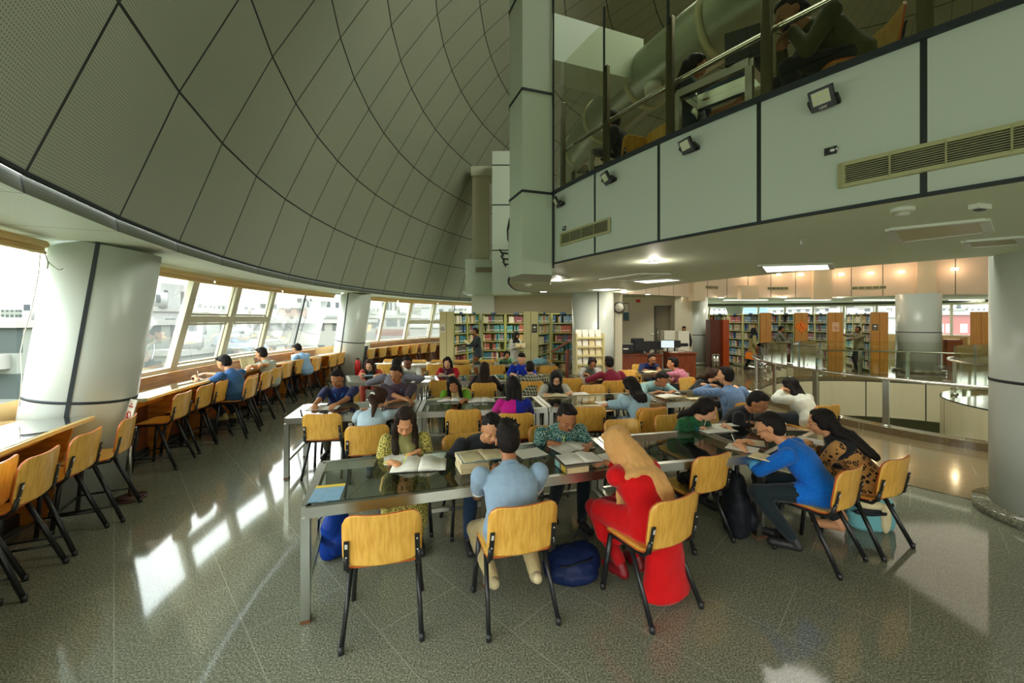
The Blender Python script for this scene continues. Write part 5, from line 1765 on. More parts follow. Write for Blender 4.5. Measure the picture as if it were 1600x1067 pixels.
 dict(label='woman with reddish brown hair half hidden behind the man in checked shirt', head=(1116, 586), d=7.45, face=296, near=1, fem=1, skin=2, pitch=17, yaw=20, hair='long', hairmat=M_hairbr, top=blackc, sleeve=1.8, hands=((1098, 600), (1160, 606)), trousers=darkj, chair='beech chair of the woman with reddish brown hair'),
 # ---- third row, near side ----
 dict(label='man in grey fine-checked shirt seen from behind, elbows wide', head=(621, 570), d=7.5, face=95, near=1, skin=1, pitch=10, yaw=-20, wide=1.1, top=cloth('grey_fine_check', 'check', lin(92, 92, 104), lin(140, 140, 150), sc=2.4), sleeve=1.9, hands=((650, 598), (595, 597)), poleR=(1.2, 0, -.4), poleL=(1.2, 0, -.4), trousers=darkj, chair='beech chair of the man in grey fine-checked shirt'),
 dict(label='woman with long dark hair seen from behind, dark brown top, third row', L=10, head=(757, 576), d=7.9, face=93, near=1, fem=1, skin=0, pitch=10, hair='long', hairmat=M_hairdk, hairlen=.45, top=cloth('dark_brown_top', 'plain', lin(40, 32, 30)), sleeve=1.9, trousers=blackc, hands=((775, 592), (742, 592)), chair='beech chair of the long-haired woman in dark brown, third row'),
 dict(label='man in black and white plaid shirt seen from behind', head=(828, 575), d=7.9, face=94, near=1, skin=2, pitch=14, wide=1.08, top=cloth('plaid_shirt', 'check', lin(70, 72, 58), lin(196, 196, 172), sc=.9), sleeve=1.8, hands=((852, 592), (805, 592)), poleR=(1, 0, -.5), poleL=(1, 0, -.5), trousers=jeans),
 dict(label='man in maroon shirt with a lanyard, seen from behind', head=(951, 567), d=8.05, face=104, near=1, skin=1, pitch=7, wide=1.1, top=cloth('maroon_shirt', 'plain', lin(118, 26, 48)), sleeve=1.9, hands=((975, 590), (925, 591)), poleL=(1.2, 0, -.4), trousers=darkj, chair='beech chair of the man in maroon shirt'),
 dict(label='young man in pink printed shirt seen from the side', head=(1051, 568), d=8.5, face=140, near=1, skin=0, pitch=7, yaw=18, top=cloth('pink_print_shirt', 'floral', lin(176, 80, 110), lin(226, 180, 190)), sleeve=.9, hands=((1035, 585), (1028, 583)), hair='quiff', trousers=darkj, chair='beech chair of the young man in pink printed shirt'),
 # ---- third row, far side ----
 dict(label='woman with long brown hair and a dark shawl, orange-red sleeve, writing', head=(577, 571), d=8.7, face=277, near=1, fem=1, skin=2, pitch=20, hair='front', hairmat=M_hairbr, frontlen=.02, top=cloth('orange_kurta', 'plain', lin(190, 78, 60)), sleeve=1.8, scarf=cloth('dark_green_shawl', 'plain', lin(50, 52, 44)), hands=((566, 584), (592, 585)), pen=M_penw, trousers=cloth('orange_trousers', 'plain', lin(180, 76, 60)), chair='beech chair of the woman with dark shawl and orange-red sleeve'),
 dict(label='man in white shirt with lanyard smiling down, third row', head=(637, 567), d=8.7, face=276, near=1, skin=3, pitch=20, yaw=-12, top=white_c, sleeve=1.9, lanyard=True, hands=((625, 590), (655, 590)), trousers=darkj, chair='beech chair of the man in white shirt'),
 dict(label='woman in red top with a maroon shawl, writing', head=(699, 567), d=8.8, face=275, near=1, fem=1, skin=2, pitch=19, yaw=-6, hair='bob', top=cloth('red_top', 'plain', lin(186, 22, 44)), sleeve=1.8, scarf=cloth('maroon_shawl', 'plain', lin(78, 36, 48)), hands=((688, 584), (708, 585)), pen=M_penw, trousers=darkj, chair='beech chair of the woman in red with maroon shawl'),
 dict(label='man in royal blue shirt writing, third row', head=(815, 561), d=8.95, face=274, near=1, skin=2, pitch=27, yaw=-10, hair='quiff', top=cloth('royal_blue_shirt', 'plain', lin(20, 54, 176)), sleeve=1.5, hands=((800, 584), (835, 585)), pen=M_penw, wide=1.06, trousers=darkj, chair='beech chair of the man in royal blue shirt'),
 dict(label='woman with glasses and hair tied back, pale patterned kurta, beside the magazine rack', head=(925, 568), d=8.9, face=276, near=1, fem=1, skin=1, pitch=24, hair='bun', glasses=1, top=cloth('grey_white_kurta', 'floral', lin(190, 188, 180), lin(120, 116, 120)), scarf=cloth('grey_scarf', 'plain', lin(100, 104, 92)), sleeve=1.7, hands=((914, 584), (935, 585)), trousers=greyt, chair='beech chair of the woman with glasses by the magazine rack'),
 dict(label='bearded man with glasses in navy T-shirt and pink lanyard', head=(1019, 562), d=9.8, face=282, near=1, skin=1, pitch=8, beard=1, glasses=1, top=navy, sleeve=.8, lanyard=mat('pink_lanyard', lin(220, 120, 130), .6), hands=((1008, 578), (1034, 580)), trousers=darkj, chair='beech chair of the bearded man before the desk'),
 dict(label='girl in pale green top resting her head on her hand, in front of the bookshelves', head=(792, 555), d=11.4, face=280, fem=1, skin=0, pitch=17, hair='bun', top=cloth('pale_green_top', 'plain', lin(130, 186, 150)), sleeve=1.7, hands=((785, 556, 1.03), (808, 572)), curlR=.8, trousers=jeans, chair='beech chair of the girl in pale green'),
 # ---- standing ----
 dict(label='man with dark beard in dark grey shirt reading at the pale bookcase', head=(743, 517), d=13.1, face=196, stand=1, skin=1, pitch=15, lean=4, beard=0, top=cloth('dark_grey_shirt', 'plain', lin(46, 56, 60)), sleeve=1.9, hem=.12, hands=(('L', .10, .42, 1.12), ('L', -.08, .42, 1.12)), trousers=cloth('rust_trousers', 'plain', lin(120, 72, 36))),
 dict(label='woman in white dress and black headscarf reading a book by the shelves', head=(807, 524), d=12.9, face=300, stand=1, fem=1, skin=0, pitch=19, lean=6, hair='hijab', scarfmat=cloth('dark_headscarf', 'plain', (.02, .018, .017)), top=white_c, hem=.5, sleeve=1.8, hands=(('L', .10, .30, 1.10), ('L', -.06, .34, 1.12)), trousers=white_c, s=.94),
 dict(label='woman walking with an orange bag, pink scarf and olive tunic, among the far shelves', head=(1178, 519), d=15.6, face=350, stand=1, fem=1, skin=1, pitch=3, lean=4, hair='hijab', scarfmat=blackc, stride=.22, top=cloth('olive_tunic', 'plain', lin(150, 140, 90)), hem=.4, sleeve=1.5, hands=('down', ('L', -.12, .2, .95)), trousers=blackc, s=.96),
 dict(label='man in grey shirt reading a book between the wooden shelf ends', head=(1221, 513), d=16.4, face=340, stand=1, skin=1, pitch=15, lean=5, top=cloth('grey_shirt', 'plain', lin(120, 122, 112)), sleeve=1.7, hands=(('L', .08, .40, 1.15), ('L', -.10, .40, 1.15)), trousers=darkj),
 dict(label='man in pale striped shirt reaching to the shelves near the thick cream column', head=(1340, 511), d=15.2, face=190, stand=1, skin=3, pitch=0, lean=4, top=cloth('striped_shirt', 'check', lin(140, 132, 100), lin(100, 92, 70)), sleeve=1.3, hands=(('L', .12, .62, 1.38), ('L', -.1, .60, 1.22)), trousers=darkj),
 # ---- office ----
 dict(label='bald man in a black office chair behind the desk monitors', head=(1004, 538), d=15.4, face=285, skin=1, pitch=7, hair='bald', seat=.48, top=cloth('office_grey_shirt', 'plain', lin(70, 70, 80)), sleeve=1.8, trousers=darkj),
 dict(label='person with black hair standing behind the tall white cabinets', head=(1069, 510), d=16.3, face=250, stand=1, skin=1, pitch=24, lean=6, top=blackc, sleeve=1.8, hands=('down', 'down'), trousers=blackc),
 # ---- window counter ----
 dict(label='student in dark blue denim shirt writing at the window counter', head=(350, 567), d=6.85, face=168, seat=.62, near=1, skin=0, pitch=29, yaw=10, hair='quiff', top=cloth('dark_denim_shirt', 'plain', lin(44, 84, 132)), sleeve=1.3, tabz=1.04, hands=((322, 584), (305, 588)), pen=M_penw, trousers=blackc, shoe=mat('tan_shoe', lin(170, 150, 96), .7), chair='high stool of the student in dark blue denim shirt', chairface=190, ankles=((.12, .12, .30), (-.12, -.02, .25))),
 dict(label='student in pale grey shirt with lanyard holding up a book at the window counter', head=(408, 553), d=8.3, face=178, seat=.62, near=1, skin=0, pitch=17, hair='quiff', top=cloth('pale_grey_shirt', 'plain', lin(160, 166, 150)), sleeve=.9, tabz=1.1, hands=((392, 571, 1.12), (386, 572, 1.12)), curlR=.5, curlL=.5, trousers=blackc),
 dict(label='student in pale blue shirt bent over the counter by the far corner', head=(464, 545), d=10.1, face=170, seat=.62, near=1, skin=0, pitch=33, top=cloth('sky_blue_shirt', 'plain', lin(140, 176, 214)), sleeve=1.7, tabz=1.04, hands=((450, 553), (447, 552)), trousers=jeans),
 # ---- mezzanine ----
 dict(label='bearded man in olive shirt with a laptop, seated on the mezzanine behind the glass', head=(1236, 24), d=3.12, face=165, base=3.4, near=2, skin=1, pitch=27, beard=1, hair='short', top=cloth('olive_shirt', 'plain', lin(84, 84, 50)), sleeve=1.9, hands=(('L', .10, .42, .80), ('L', -.10, .42, .80)), trousers=blackc, chair='orange-backed beech chair of the olive-shirted man on the mezzanine', chairface=165),
 dict(label='woman with long dark hair and denim jacket on the mezzanine, seen through the glass', head=(1086, 104), d=4.15, face=330, base=3.4, near=1, fem=1, skin=0, pitch=24, hair='long', top=cloth('denim_jacket', 'plain', lin(50, 64, 80)), sleeve=.9, hands=(('L', .10, .38, .80), ('L', -.10, .38, .80)), trousers=jeans, chair='beech chair of the woman in denim on the mezzanine'),
 dict(label='man in navy shirt with short hair at the left end of the mezzanine', head=(954, 190), d=5.2, face=150, base=3.4, near=1, skin=1, pitch=7, yaw=15, beard=1, top=cloth('dark_navy_shirt', 'plain', lin(34, 38, 52)), sleeve=1.8, trousers=blackc, hands=(('L', .10, .40, .80), ('L', -.10, .40, .80)), chair='beech chair of the man in navy shirt on the mezzanine', chairface=112),
]
for sp in PEOPLE: 
    e_ = person(sp)
    if sp.get('badge'):
        pass
# ---------------- books, papers, bags ----------------
GP = 'open books and papers on the study tables'
def print_mat(name, c, ink=(.25, .25, .26), amt=.45, sc=70):
    t = NT(name)
    x, y, z = t.sep(t.coord())
    l = t.math('GREATER_THAN', t.math('FRACT', t.math('MULTIPLY', y, sc)), .55)
    m = t.math('LESS_THAN', t.math('ABSOLUTE', t.math('SUBTRACT', t.math('ABSOLUTE', x), .105)), .075)
    n = t.math('GREATER_THAN', t.noise(220, t.coord(), 1.0), .42)
    e = t.math('LESS_THAN', t.math('ABSOLUTE', y), .11)
    f = t.math('MULTIPLY', t.math('MULTIPLY', l, m), t.math('MULTIPLY', n, e))
    t.ln(t.mix(t.math('MULTIPLY', f, amt), c, ink), t.b.inputs['Base Color'])
    t.b.inputs['Roughness'].default_value = .7
    return t.m
M_print = print_mat('printed_page', lin(226, 224, 212))
M_print2 = print_mat('printed_cream_page', lin(224, 210, 168))
M_block = mat('page_edge', lin(214, 196, 150), .8, var=.1, vscale=200)
def open_book(c, rot, label, w=.20, h=.27, t=.02, m=None, cover=None, z=.764):
    root = empty('open_book', (c[0], c[1], z), R(rot), label, 'book', GP)
    b = MB(); n = 7
    for s in (-1, 1):
        rs = []
        for i in range(n + 1):
            u = i / n
            zt = .004 + t * (math.sin(PI * min(1, u * 1.25 + .12)) * .8 + .25 * (1 - u))
            x = s * (.002 + w * u)
            rs.append([V((x, -h / 2, .003)), V((x, h / 2, .003)), V((x, h / 2, zt)), V((x, -h / 2, zt))])
        b.smooth = True; b.rings(rs if s > 0 else rs[::-1]); b.smooth = False
    o = b.build('pages', m or M_print, root)
    b = MB(); b.box((0, 0, .0015), (2 * w + .016, h + .012, .003)); b.build('cover', cover or M_plastic, root)
    return root
def closed_book(c, rot, label, w=.17, h=.24, t=.035, cover=None, z=.764, spine=None, cat='book', name='closed_book'):
    root = empty(name, (c[0], c[1], z), R(rot), label, cat, GP)
    b = MB(); b.box((0, 0, t / 2), (w - .006, h - .008, t - .005)); b.build('page_block', M_block, root)
    b = MB(); b.box((0, 0, .0015), (w, h, .003)); b.box((0, 0, t - .0015), (w, h, .003)); b.box((-w / 2 + .001, 0, t / 2), (.003, h, t)); b.build('cover', cover or M_plastic, root)
    if spine:
        b = MB()
        for k, mm in enumerate(spine):
            b2 = MB(); b2.box((-w / 2 - .0015, -h / 2 + h * (k + .5) / len(spine), t / 2), (.001, h / len(spine) * .7, t * .9)); b2.build('spine_label', mm, root)
    return root
def sheet(c, rot, label, w=.21, h=.297, z=.7645, m=None, t=.002, name='paper_sheet', cat='paper'):
    b = MB(); b.box((0, 0, t / 2), (w, h, t))
    o = b.build(name, m or M_paper, None, loc=(c[0], c[1], z), rz=R(rot))
    return tag(o, label, cat, GP)
def tp(px, py, z=.765): return P(px, py, z)
M_mag = mat('magazine_blue', lin(120, 160, 190), .3, var=.25, vscale=20)
M_yel = mat('yellow_cover', lin(220, 190, 60), .4)
open_book(tp(655, 727), 8, 'big thick open book in front of the woman in yellow and black', .22, .28, .035)
sheet(tp(622, 716), 20, 'white notebook under the hand of the woman in yellow and black', .24, .28, t=.006, name='notebook', cat='notebook')
mg = sheet(tp(512, 770), 14, 'blue and yellow magazine lying alone at the left end of the front table', .20, .27, m=M_mag, t=.005, name='magazine', cat='magazine')
b = MB(); b.box((0, .11, .006), (.2, .045, .001)); tag(b.build('title_band', M_yel, mg), 'yellow band')
for i, (r_, z_) in enumerate(((6, 0), (3, .038), (8, .076))):
    closed_book(tp(738, 731), r_ + 14, 'cream paged thick book, %s of three stacked before the smiling young man' % ('lowest', 'middle', 'topmost')[i], .24, .22, .036, M_paper2, z=.764 + z_)
open_book(tp(752, 712, .88), 20, 'open magazine with pictures on top of the stacked thick books', .17, .24, .008, mat('picture_page', lin(190, 178, 140), .4, var=.35, vscale=14), mat('teal_cover', lin(20, 110, 150), .4), z=.878)
sheet(tp(828, 708), 25, 'white ruled notebook left of the hand of the boy in teal shirt', .26, .22, t=.006, name='notebook', cat='notebook')
open_book(tp(893, 699), 28, 'open book under the hands of the young man in teal shirt', .19, .25, .022)
closed_book(tp(893, 731), 18, 'thick closed book with pale blue and yellow spine near the front table edge', .20, .24, .052, mat('dusty_cover', lin(120, 110, 96), .5), spine=(M_yel, mat('mint_spine', lin(150, 210, 210), .5)), z=.764)
open_book(tp(905, 716, .82), 14, 'open book lying across the thick closed book', .17, .23, .018, z=.818)
sheet(tp(945, 716), 30, 'white paper sheet under the sleeve of the woman in red', .22, .2)
open_book(tp(1118, 671), 14, 'white open notebook of the girl in green', .19, .22, .008, M_paper, M_paper)
sheet(tp(1130, 664), 10, 'loose white sheets behind the notebook of the girl in green', .36, .12)
open_book(tp(1178, 692), 60, 'small open book held by the young man in bright blue', .11, .18, .012, M_print2)
sheet(tp(1160, 700), 50, 'white sheet beside the joint of the tables, near the elbow of the boy in blue', .2, .26)
sheet(tp(1200, 716), 42, 'yellowish pad under the arm of the young man in bright blue', .18, .26, m=M_paper2, t=.008, name='notebook', cat='notebook')
sheet(tp(1203, 663), 8, 'sheet of paper in front of the man in black long sleeves', .26, .2)
sheet(tp(1266, 689), 38, 'white notepad in front of the woman in leopard print', .2, .26, t=.006, name='notebook', cat='notebook')
# second row
sheet(tp(505, 637), 12, 'pale paper under the hands of the boy in navy polo', .40, .26)
sheet(tp(580, 641), 8, 'white paper left of the woman with the ponytail', .24, .26)
open_book(tp(705, 625), 6, 'thick open book under the hand of the woman in beige shawl', .20, .24, .03)
sheet(tp(684, 623), 5, 'cream open notebook of the woman in beige shawl', .28, .2, m=M_paper2)
open_book(tp(752, 626), 8, 'thick open book lying alone, left of the woman in blue and magenta', .20, .25, .03)
open_book(tp(866, 618), 6, 'open cream book of the woman in black headscarf', .2, .24, .02, M_print2)
sheet(tp(905, 615), 12, 'loose white sheets right of the woman in black headscarf', .3, .24)
sheet(tp(941, 629), 12, 'white sheet under the sleeve of the woman in loose pale blue blouse', .2, .2)
open_book(tp(1045, 619), 22, 'open notebook in front of the young man in aqua polo', .18, .24, .014, M_paper, M_yel)
sheet(tp(1046, 613), 10, 'white sheets under the hand of the young man in aqua polo', .4, .14)
sheet(tp(1066, 613.5), 10, 'dark phone lying beside the papers of the young man in aqua polo', .075, .15, m=M_plastic, t=.008, name='phone', cat='phone')
sheet(tp(1084, 623), 10, 'small yellowish pad left of the man in checked shirt', .2, .12, m=M_paper2, t=.008, name='notebook', cat='notebook')
sheet(tp(1158, 611), 10, 'bright white sheet at the far right end of the second row', .36, .3)
sheet(tp(672, 622), 40, 'bunch of black keys and pouch on the table, left of the beige shawl', .12, .05, m=M_plastic, t=.02, name='key_pouch', cat='pouch')
# third row and back
sheet(tp(588, 586), 4, 'pale blue file in front of the woman with the dark shawl', .5, .24, m=mat('pale_blue_file', lin(150, 180, 206), .5), name='file', cat='file')
sheet(tp(665, 591), 4, 'bright white sheet on the third row table, left of the woman in red', .36, .26)
sheet(tp(697, 587), 4, 'grey open notes of the woman in red', .4, .24, m=mat('grey_notes', lin(150, 150, 144), .6))
sheet(tp(934, 588), 12, 'pinkish notebook between the woman with glasses and the man in maroon', .25, .2, m=mat('pink_pad', lin(206, 150, 150), .6))
open_book(tp(1018, 581), 12, 'cream open book in front of the bearded man', .2, .26, .02, M_print2)
for px, py, l in ((662, 569, 'white sheet on the leftmost table of the back row'), (600, 568, 'white sheet at the left end of the back row table, in the window light')):
    sheet(tp(px, py), 3, l, .5, .3)
b = MB(); b.ell((0, 0, .09), (.22, .15, .10)); b.ell((.12, .02, .08), (.12, .12, .08)); b.ell((-.1, 0, .05), (.15, .14, .06))
bb = tp(843, 570); q_ = empty('cloth_bag', (bb.x, bb.y, .76), 0, 'pale blue cloth bag lying on the back row table', 'bag')
remesh('bag_body', b, .016, cloth('pale_blue_cloth', 'plain', lin(120, 168, 180)), q_, 3, (.02, .08))

def backpack(loc, rz, s, label, m, trim, lying=False):
    root = empty('backpack', loc, R(rz), label, 'backpack')
    b = MB()
    if lying:
        b.ell((0, 0, .11 * s), (.24 * s, .17 * s, .11 * s)); b.ell((.10 * s, .02, .14 * s), (.13 * s, .14 * s, .09 * s)); b.ell((-.12 * s, -.04, .09 * s), (.12 * s, .14 * s, .085 * s)); b.ell((0, -.12 * s, .07 * s), (.18 * s, .08 * s, .065 * s))
    else:
        eloft(b, [(V((0, 0, .03)), V((1, 0, 0)), V((0, 1, 0)), .15 * s, .09 * s), (V((0, 0, .15 * s)), V((1, 0, 0)), V((0, 1, 0)), .165 * s, .11 * s), (V((0, 0, .33 * s)), V((1, 0, 0)), V((0, 1, 0)), .15 * s, .085 * s), (V((0, 0, .43 * s)), V((1, 0, 0)), V((0, 1, 0)), .09 * s, .05 * s)])
        b.ell((0, -.10 * s, .14 * s), (.12 * s, .055 * s, .10 * s))
    remesh('bag_body', b, .012, m, root, 3, (.016, .07))
    b = MB()
    if lying: b.tube([(-.2 * s, -.05, .13 * s), (-.08 * s, -.16 * s, .17 * s), (.1 * s, -.14 * s, .19 * s), (.2 * s, 0, .16 * s)], .012, 8, flat=.5); b.tube([(.05, .08, .24 * s), (.1, .1, .30 * s), (.16, .06, .22 * s)], .008, 6)
    else:
        for q in (-1, 1): b.tube([(q * .07 * s, .07 * s, .42 * s), (q * .09 * s, .13 * s, .36 * s), (q * .09 * s, .14 * s, .2 * s), (q * .08 * s, .09 * s, .08 * s)], .013, 8, flat=.4)
        b.tube([(-.04 * s, .0, .44 * s), (-.03 * s, 0, .50 * s), (.03 * s, 0, .50 * s), (.04 * s, 0, .44 * s)], .008, 6)
    b.build('strap', trim, root)
    return root
M_bagblk = cloth('black_nylon', 'plain', (.012, .014, .02), rough=.5)
M_bagnavy = cloth('navy_nylon', 'plain', lin(20, 34, 74), rough=.5)
M_bagblue = cloth('blue_nylon', 'plain', lin(16, 54, 140), rough=.5)
p = P(528, 868); backpack((p.x - .02, p.y, 0), 60, .86, 'bright blue backpack leaning by the left legs of the front glass table', M_bagblue, M_bagnavy)
p = P(893, 898); backpack((p.x, p.y, 0), 10, 1.0, 'navy backpack lying on the floor between the polo shirt man and the woman in red', M_bagnavy, M_bagblk, lying=True)
p = P(1152, 832); backpack((p.x, p.y + .02, 0), 70, 1.22, 'black backpack standing behind the chair with the handbag', M_bagblk, M_plastic)
# handbag on the empty chair
c4 = P(1118, 711, .815); hb_ = empty('handbag', (c4.x - .12, c4.y + .22, .475), R(20), 'black handbag on the seat of the empty chair right of the woman in red', 'handbag')
b = MB(); b.ell((0, 0, .05), (.14, .10, .055)); b.ell((.08, -.02, .04), (.10, .09, .045)); remesh('bag_body', b, .012, M_bagblk, hb_, 2, (.02, .05))
b = MB(); b.tube([(-.1, -.05, .05), (-.16, -.12, .02), (-.05, -.15, .03), (.1, -.1, .06)], .009, 6); b.build('strap', M_plastic, hb_)
# teal tote
p = P(1366, 826); tb_ = empty('tote_bag', (p.x - .02, p.y + .02, 0), R(-8), 'teal and cream tote bag with black flap under the chair of the leopard print woman', 'tote bag')
b = MB(); eloft(b, [(V((0, 0, .02)), V((1, 0, 0)), V((0, 1, 0)), .20, .10), (V((0, 0, .14)), V((1, 0, 0)), V((0, 1, 0)), .215, .11), (V((0, 0, .27)), V((1, 0, 0)), V((0, 1, 0)), .19, .07)]); remesh('bag_body', b, .012, cloth('teal_quilt', 'plain', lin(112, 176, 184)), tb_, 3, (.012, .06))
b = MB(); b.ell((.06, -.10, .14), (.045, .03, .14)); b.ell((-.05, -.085, .25), (.13, .04, .04)); tag(b.build('stripe', M_paper2, tb_), 'cream stripe')
b = MB(); b.ell((-.08, -.105, .19), (.13, .02, .035)); b.tube([(-.17, -.06, .24), (-.1, -.12, .18), (.04, -.12, .19), (.16, -.04, .25)], .016, 8); tag(b.build('flap', M_bagblk, tb_), 'black flap')

# ---------------- no smoking sign stand, cables, camera, extinguisher ----------------
M_signw = mat('sign_white', lin(232, 226, 210), .5)
M_signred = mat('sign_red', lin(200, 40, 30), .5)
M_signbk = mat('sign_black', (.02, .02, .02), .5)
def text(body, size, m, parent, M4, name='lettering', ext=.0006):
    t = bpy.data.curves.new(name, 'FONT'); t.body = body; t.size = size; t.extrude = ext; t.align_x = 'CENTER'; t.align_y = 'CENTER'
    o = bpy.data.objects.new('tmpfont', t); COL.objects.link(o)
    dg = DG(); dg.update()
    me = bpy.data.meshes.new_from_object(o.evaluated_get(dg)); bpy.data.objects.remove(o)
    me.materials.clear(); me.materials.append(m); me.name = name
    o = bpy.data.objects.new(name, me); COL.objects.link(o); o.parent = parent; o.matrix_local = M4
    return o
for fr_, fm_ in FLOODS: text('10W', .022, M_signw, fr_, fm_, 'marking', .0003)
def nosmoke(root, c, r, M, mred=None):
    """ring with bar and cigarette; M columns: right, up, normal"""
    b = MB(); n = 24
    b.tube([c + M @ V((r * math.cos(2 * PI * i / n), r * math.sin(2 * PI * i / n), .003)) for i in range(n + 1)], r * .12, 6, flat=.3, up=M @ V((0, 0, 1)))
    b.span(c + M @ V((-r * .7, r * .7, .004)), c + M @ V((r * .7, -r * .7, .004)), r * .2, .003, up=M @ V((0, 0, 1)))
    b.build('prohibition_ring', mred or M_signred, root)
    b = MB(); b.span(c + M @ V((-r * .55, -.15 * r, .003)), c + M @ V((r * .5, -.15 * r, .003)), r * .2, .002, up=M @ V((0, 0, 1))); b.build('cigarette_symbol', M_signbk, root)
p = P(203, 779); ss = empty('sign_stand', (p.x, p.y, 0), R(-28), 'white no smoking sign on a steel pole with round base, beside the big leaning column', 'sign')
b = MB(); b.cyl((0, 0, 0), (0, 0, .02), .15, 24); b.cyl((0, 0, .02), (0, 0, .035), .13, 24, .05); b.build('base', mat('dark_red_base', lin(70, 40, 32), .4), ss)
b = MB(); b.cyl((0, 0, .03), (0, 0, .80), .016, 12); b.build('pole', M_steel, ss)
Rt = Matrix.Rotation(R(-14), 3, 'X')
b = MB(); b.box((0, 0, .95), (.17, .012, .30), rot=Rt); b.build('board', M_signw, ss, bevel=.002)
Ms = Rt @ Matrix(((1, 0, 0), (0, 0, -1), (0, 1, 0)))
nosmoke(ss, V((0, 0, .95)) + Rt @ V((0, -.008, -.04)), .055, Ms)
text('NO\nSMOKING', .028, M_signred, ss, Matrix.Translation(V((0, 0, .95)) + Rt @ V((0, -.008, .085))) @ Ms.to_4x4())
root = empty('ceiling_camera', PD(52, 385, 3.9), 0, 'round white security camera under the soffit at far left', 'camera')
b = MB(); b.cyl((0, 0, .03), (0, 0, -.01), .075, 24); b.build('base', M_white, root)
b = MB(); b.ell((0, 0, -.015), (.055, .055, .045)); b.build('dome', mat('camera_dome', lin(150, 150, 140), .2), root)
b = MB(); b.tube([PD(63, 395, 3.9), PD(60, 430, 3.9), PD(50, 480, 3.95), PD(38, 520, 3.95), PD(32, 550, 4.0), PD(34, 590, 4.0), PD(30, 640, 4.05)], .004, 6)
tag(b.build('cable', M_signw), 'thin white cable hanging from the ceiling camera', 'cable')
b = MB(); b.tube([PD(70, 395, 3.85), PD(76, 412, 3.8), PD(74, 420, 3.8), PD(75, 408, 3.8), PD(82, 415, 3.8), PD(92, 422, 3.78), PD(98, 420, 3.78)], .004, 6)
tag(b.build('cable', M_bronze), 'short dark loop of cable at the top of the big leaning column', 'cable')
p = PD(559, 567, 12.1); fe = empty('fire_extinguisher', (p.x, p.y, 0), 0, 'red fire extinguisher beside the second leaning column', 'fire extinguisher')
b = MB(); b.tube([(0, 0, .25), (0, 0, .27), (0, 0, .70), (0, 0, .76)], [.07, .085, .085, .03], 16); b.build('cylinder', mat('extinguisher_red', lin(190, 20, 24), .3), fe)
b = MB(); b.box((0, 0, .79), (.06, .1, .04)); b.tube([(.03, 0, .79), (.10, 0, .7), (.10, 0, .45)], .012, 8); b.build('valve', M_plastic, fe)
b = MB(); b.box((0, 0, .12), (.14, .14, .25)); b.build('stand', M_darkwood, fe)
b = MB(); b.box((0, 0, .55), (.42, .1, 1.1)); p = PD(565, 560, 13.3)
tag(b.build('dark_panel', mat('dark_grey_panel', lin(44, 48, 44), .5), loc=(p.x, p.y, 0)), 'dark grey upright panel behind the fire extinguisher', 'panel')
b = MB(); b.box((0, 0, .6), (.36, .5, 1.2), rz=.3); p = PD(548, 560, 13.0)
tag(b.build('low_cabinet', mat('low_cabinet_grey', lin(176, 176, 150), .5), loc=(p.x + .1, p.y + .9, 0)), 'low pale grey cabinet at the foot of the second leaning column', 'cabinet')

# ---------------- bookcases ----------------
BC = [lin(*c) for c in ((176, 96, 80), (76, 106, 146), (216, 206, 170), (60, 124, 140), (90, 92, 88), (140, 148, 110), (200, 166, 110), (120, 148, 170), (232, 228, 208), (140, 76, 86), (90, 160, 166), (180, 164, 134))]
M_books = [mat('book_cover_%s' % n, c, .55) for n, c in zip(('red', 'blue', 'ivory', 'petrol', 'charcoal', 'olive', 'tan', 'steel_blue', 'white', 'wine', 'teal', 'brown'), BC)]
M_bk0 = mat('shelf_inner', lin(128, 130, 78), .6)
rb = random.Random(11)
BOOKS = []
def make_books():
    for i in range(12):
        b = MB(); b.box((0, 0, .5), (1, 1, 1))
        b.cur = 1; b.box((0, -.503, .28), (.9, .01, .12)); b.cur = 0
        me = b.build('book', [M_books[i], M_signw])
        BOOKS.append(me)
make_books()
n_ind = [0]
shade = ['crimson', 'blue', 'ivory', 'petrol', 'charcoal', 'olive', 'tan', 'steel blue', 'white', 'wine', 'teal', 'brown']
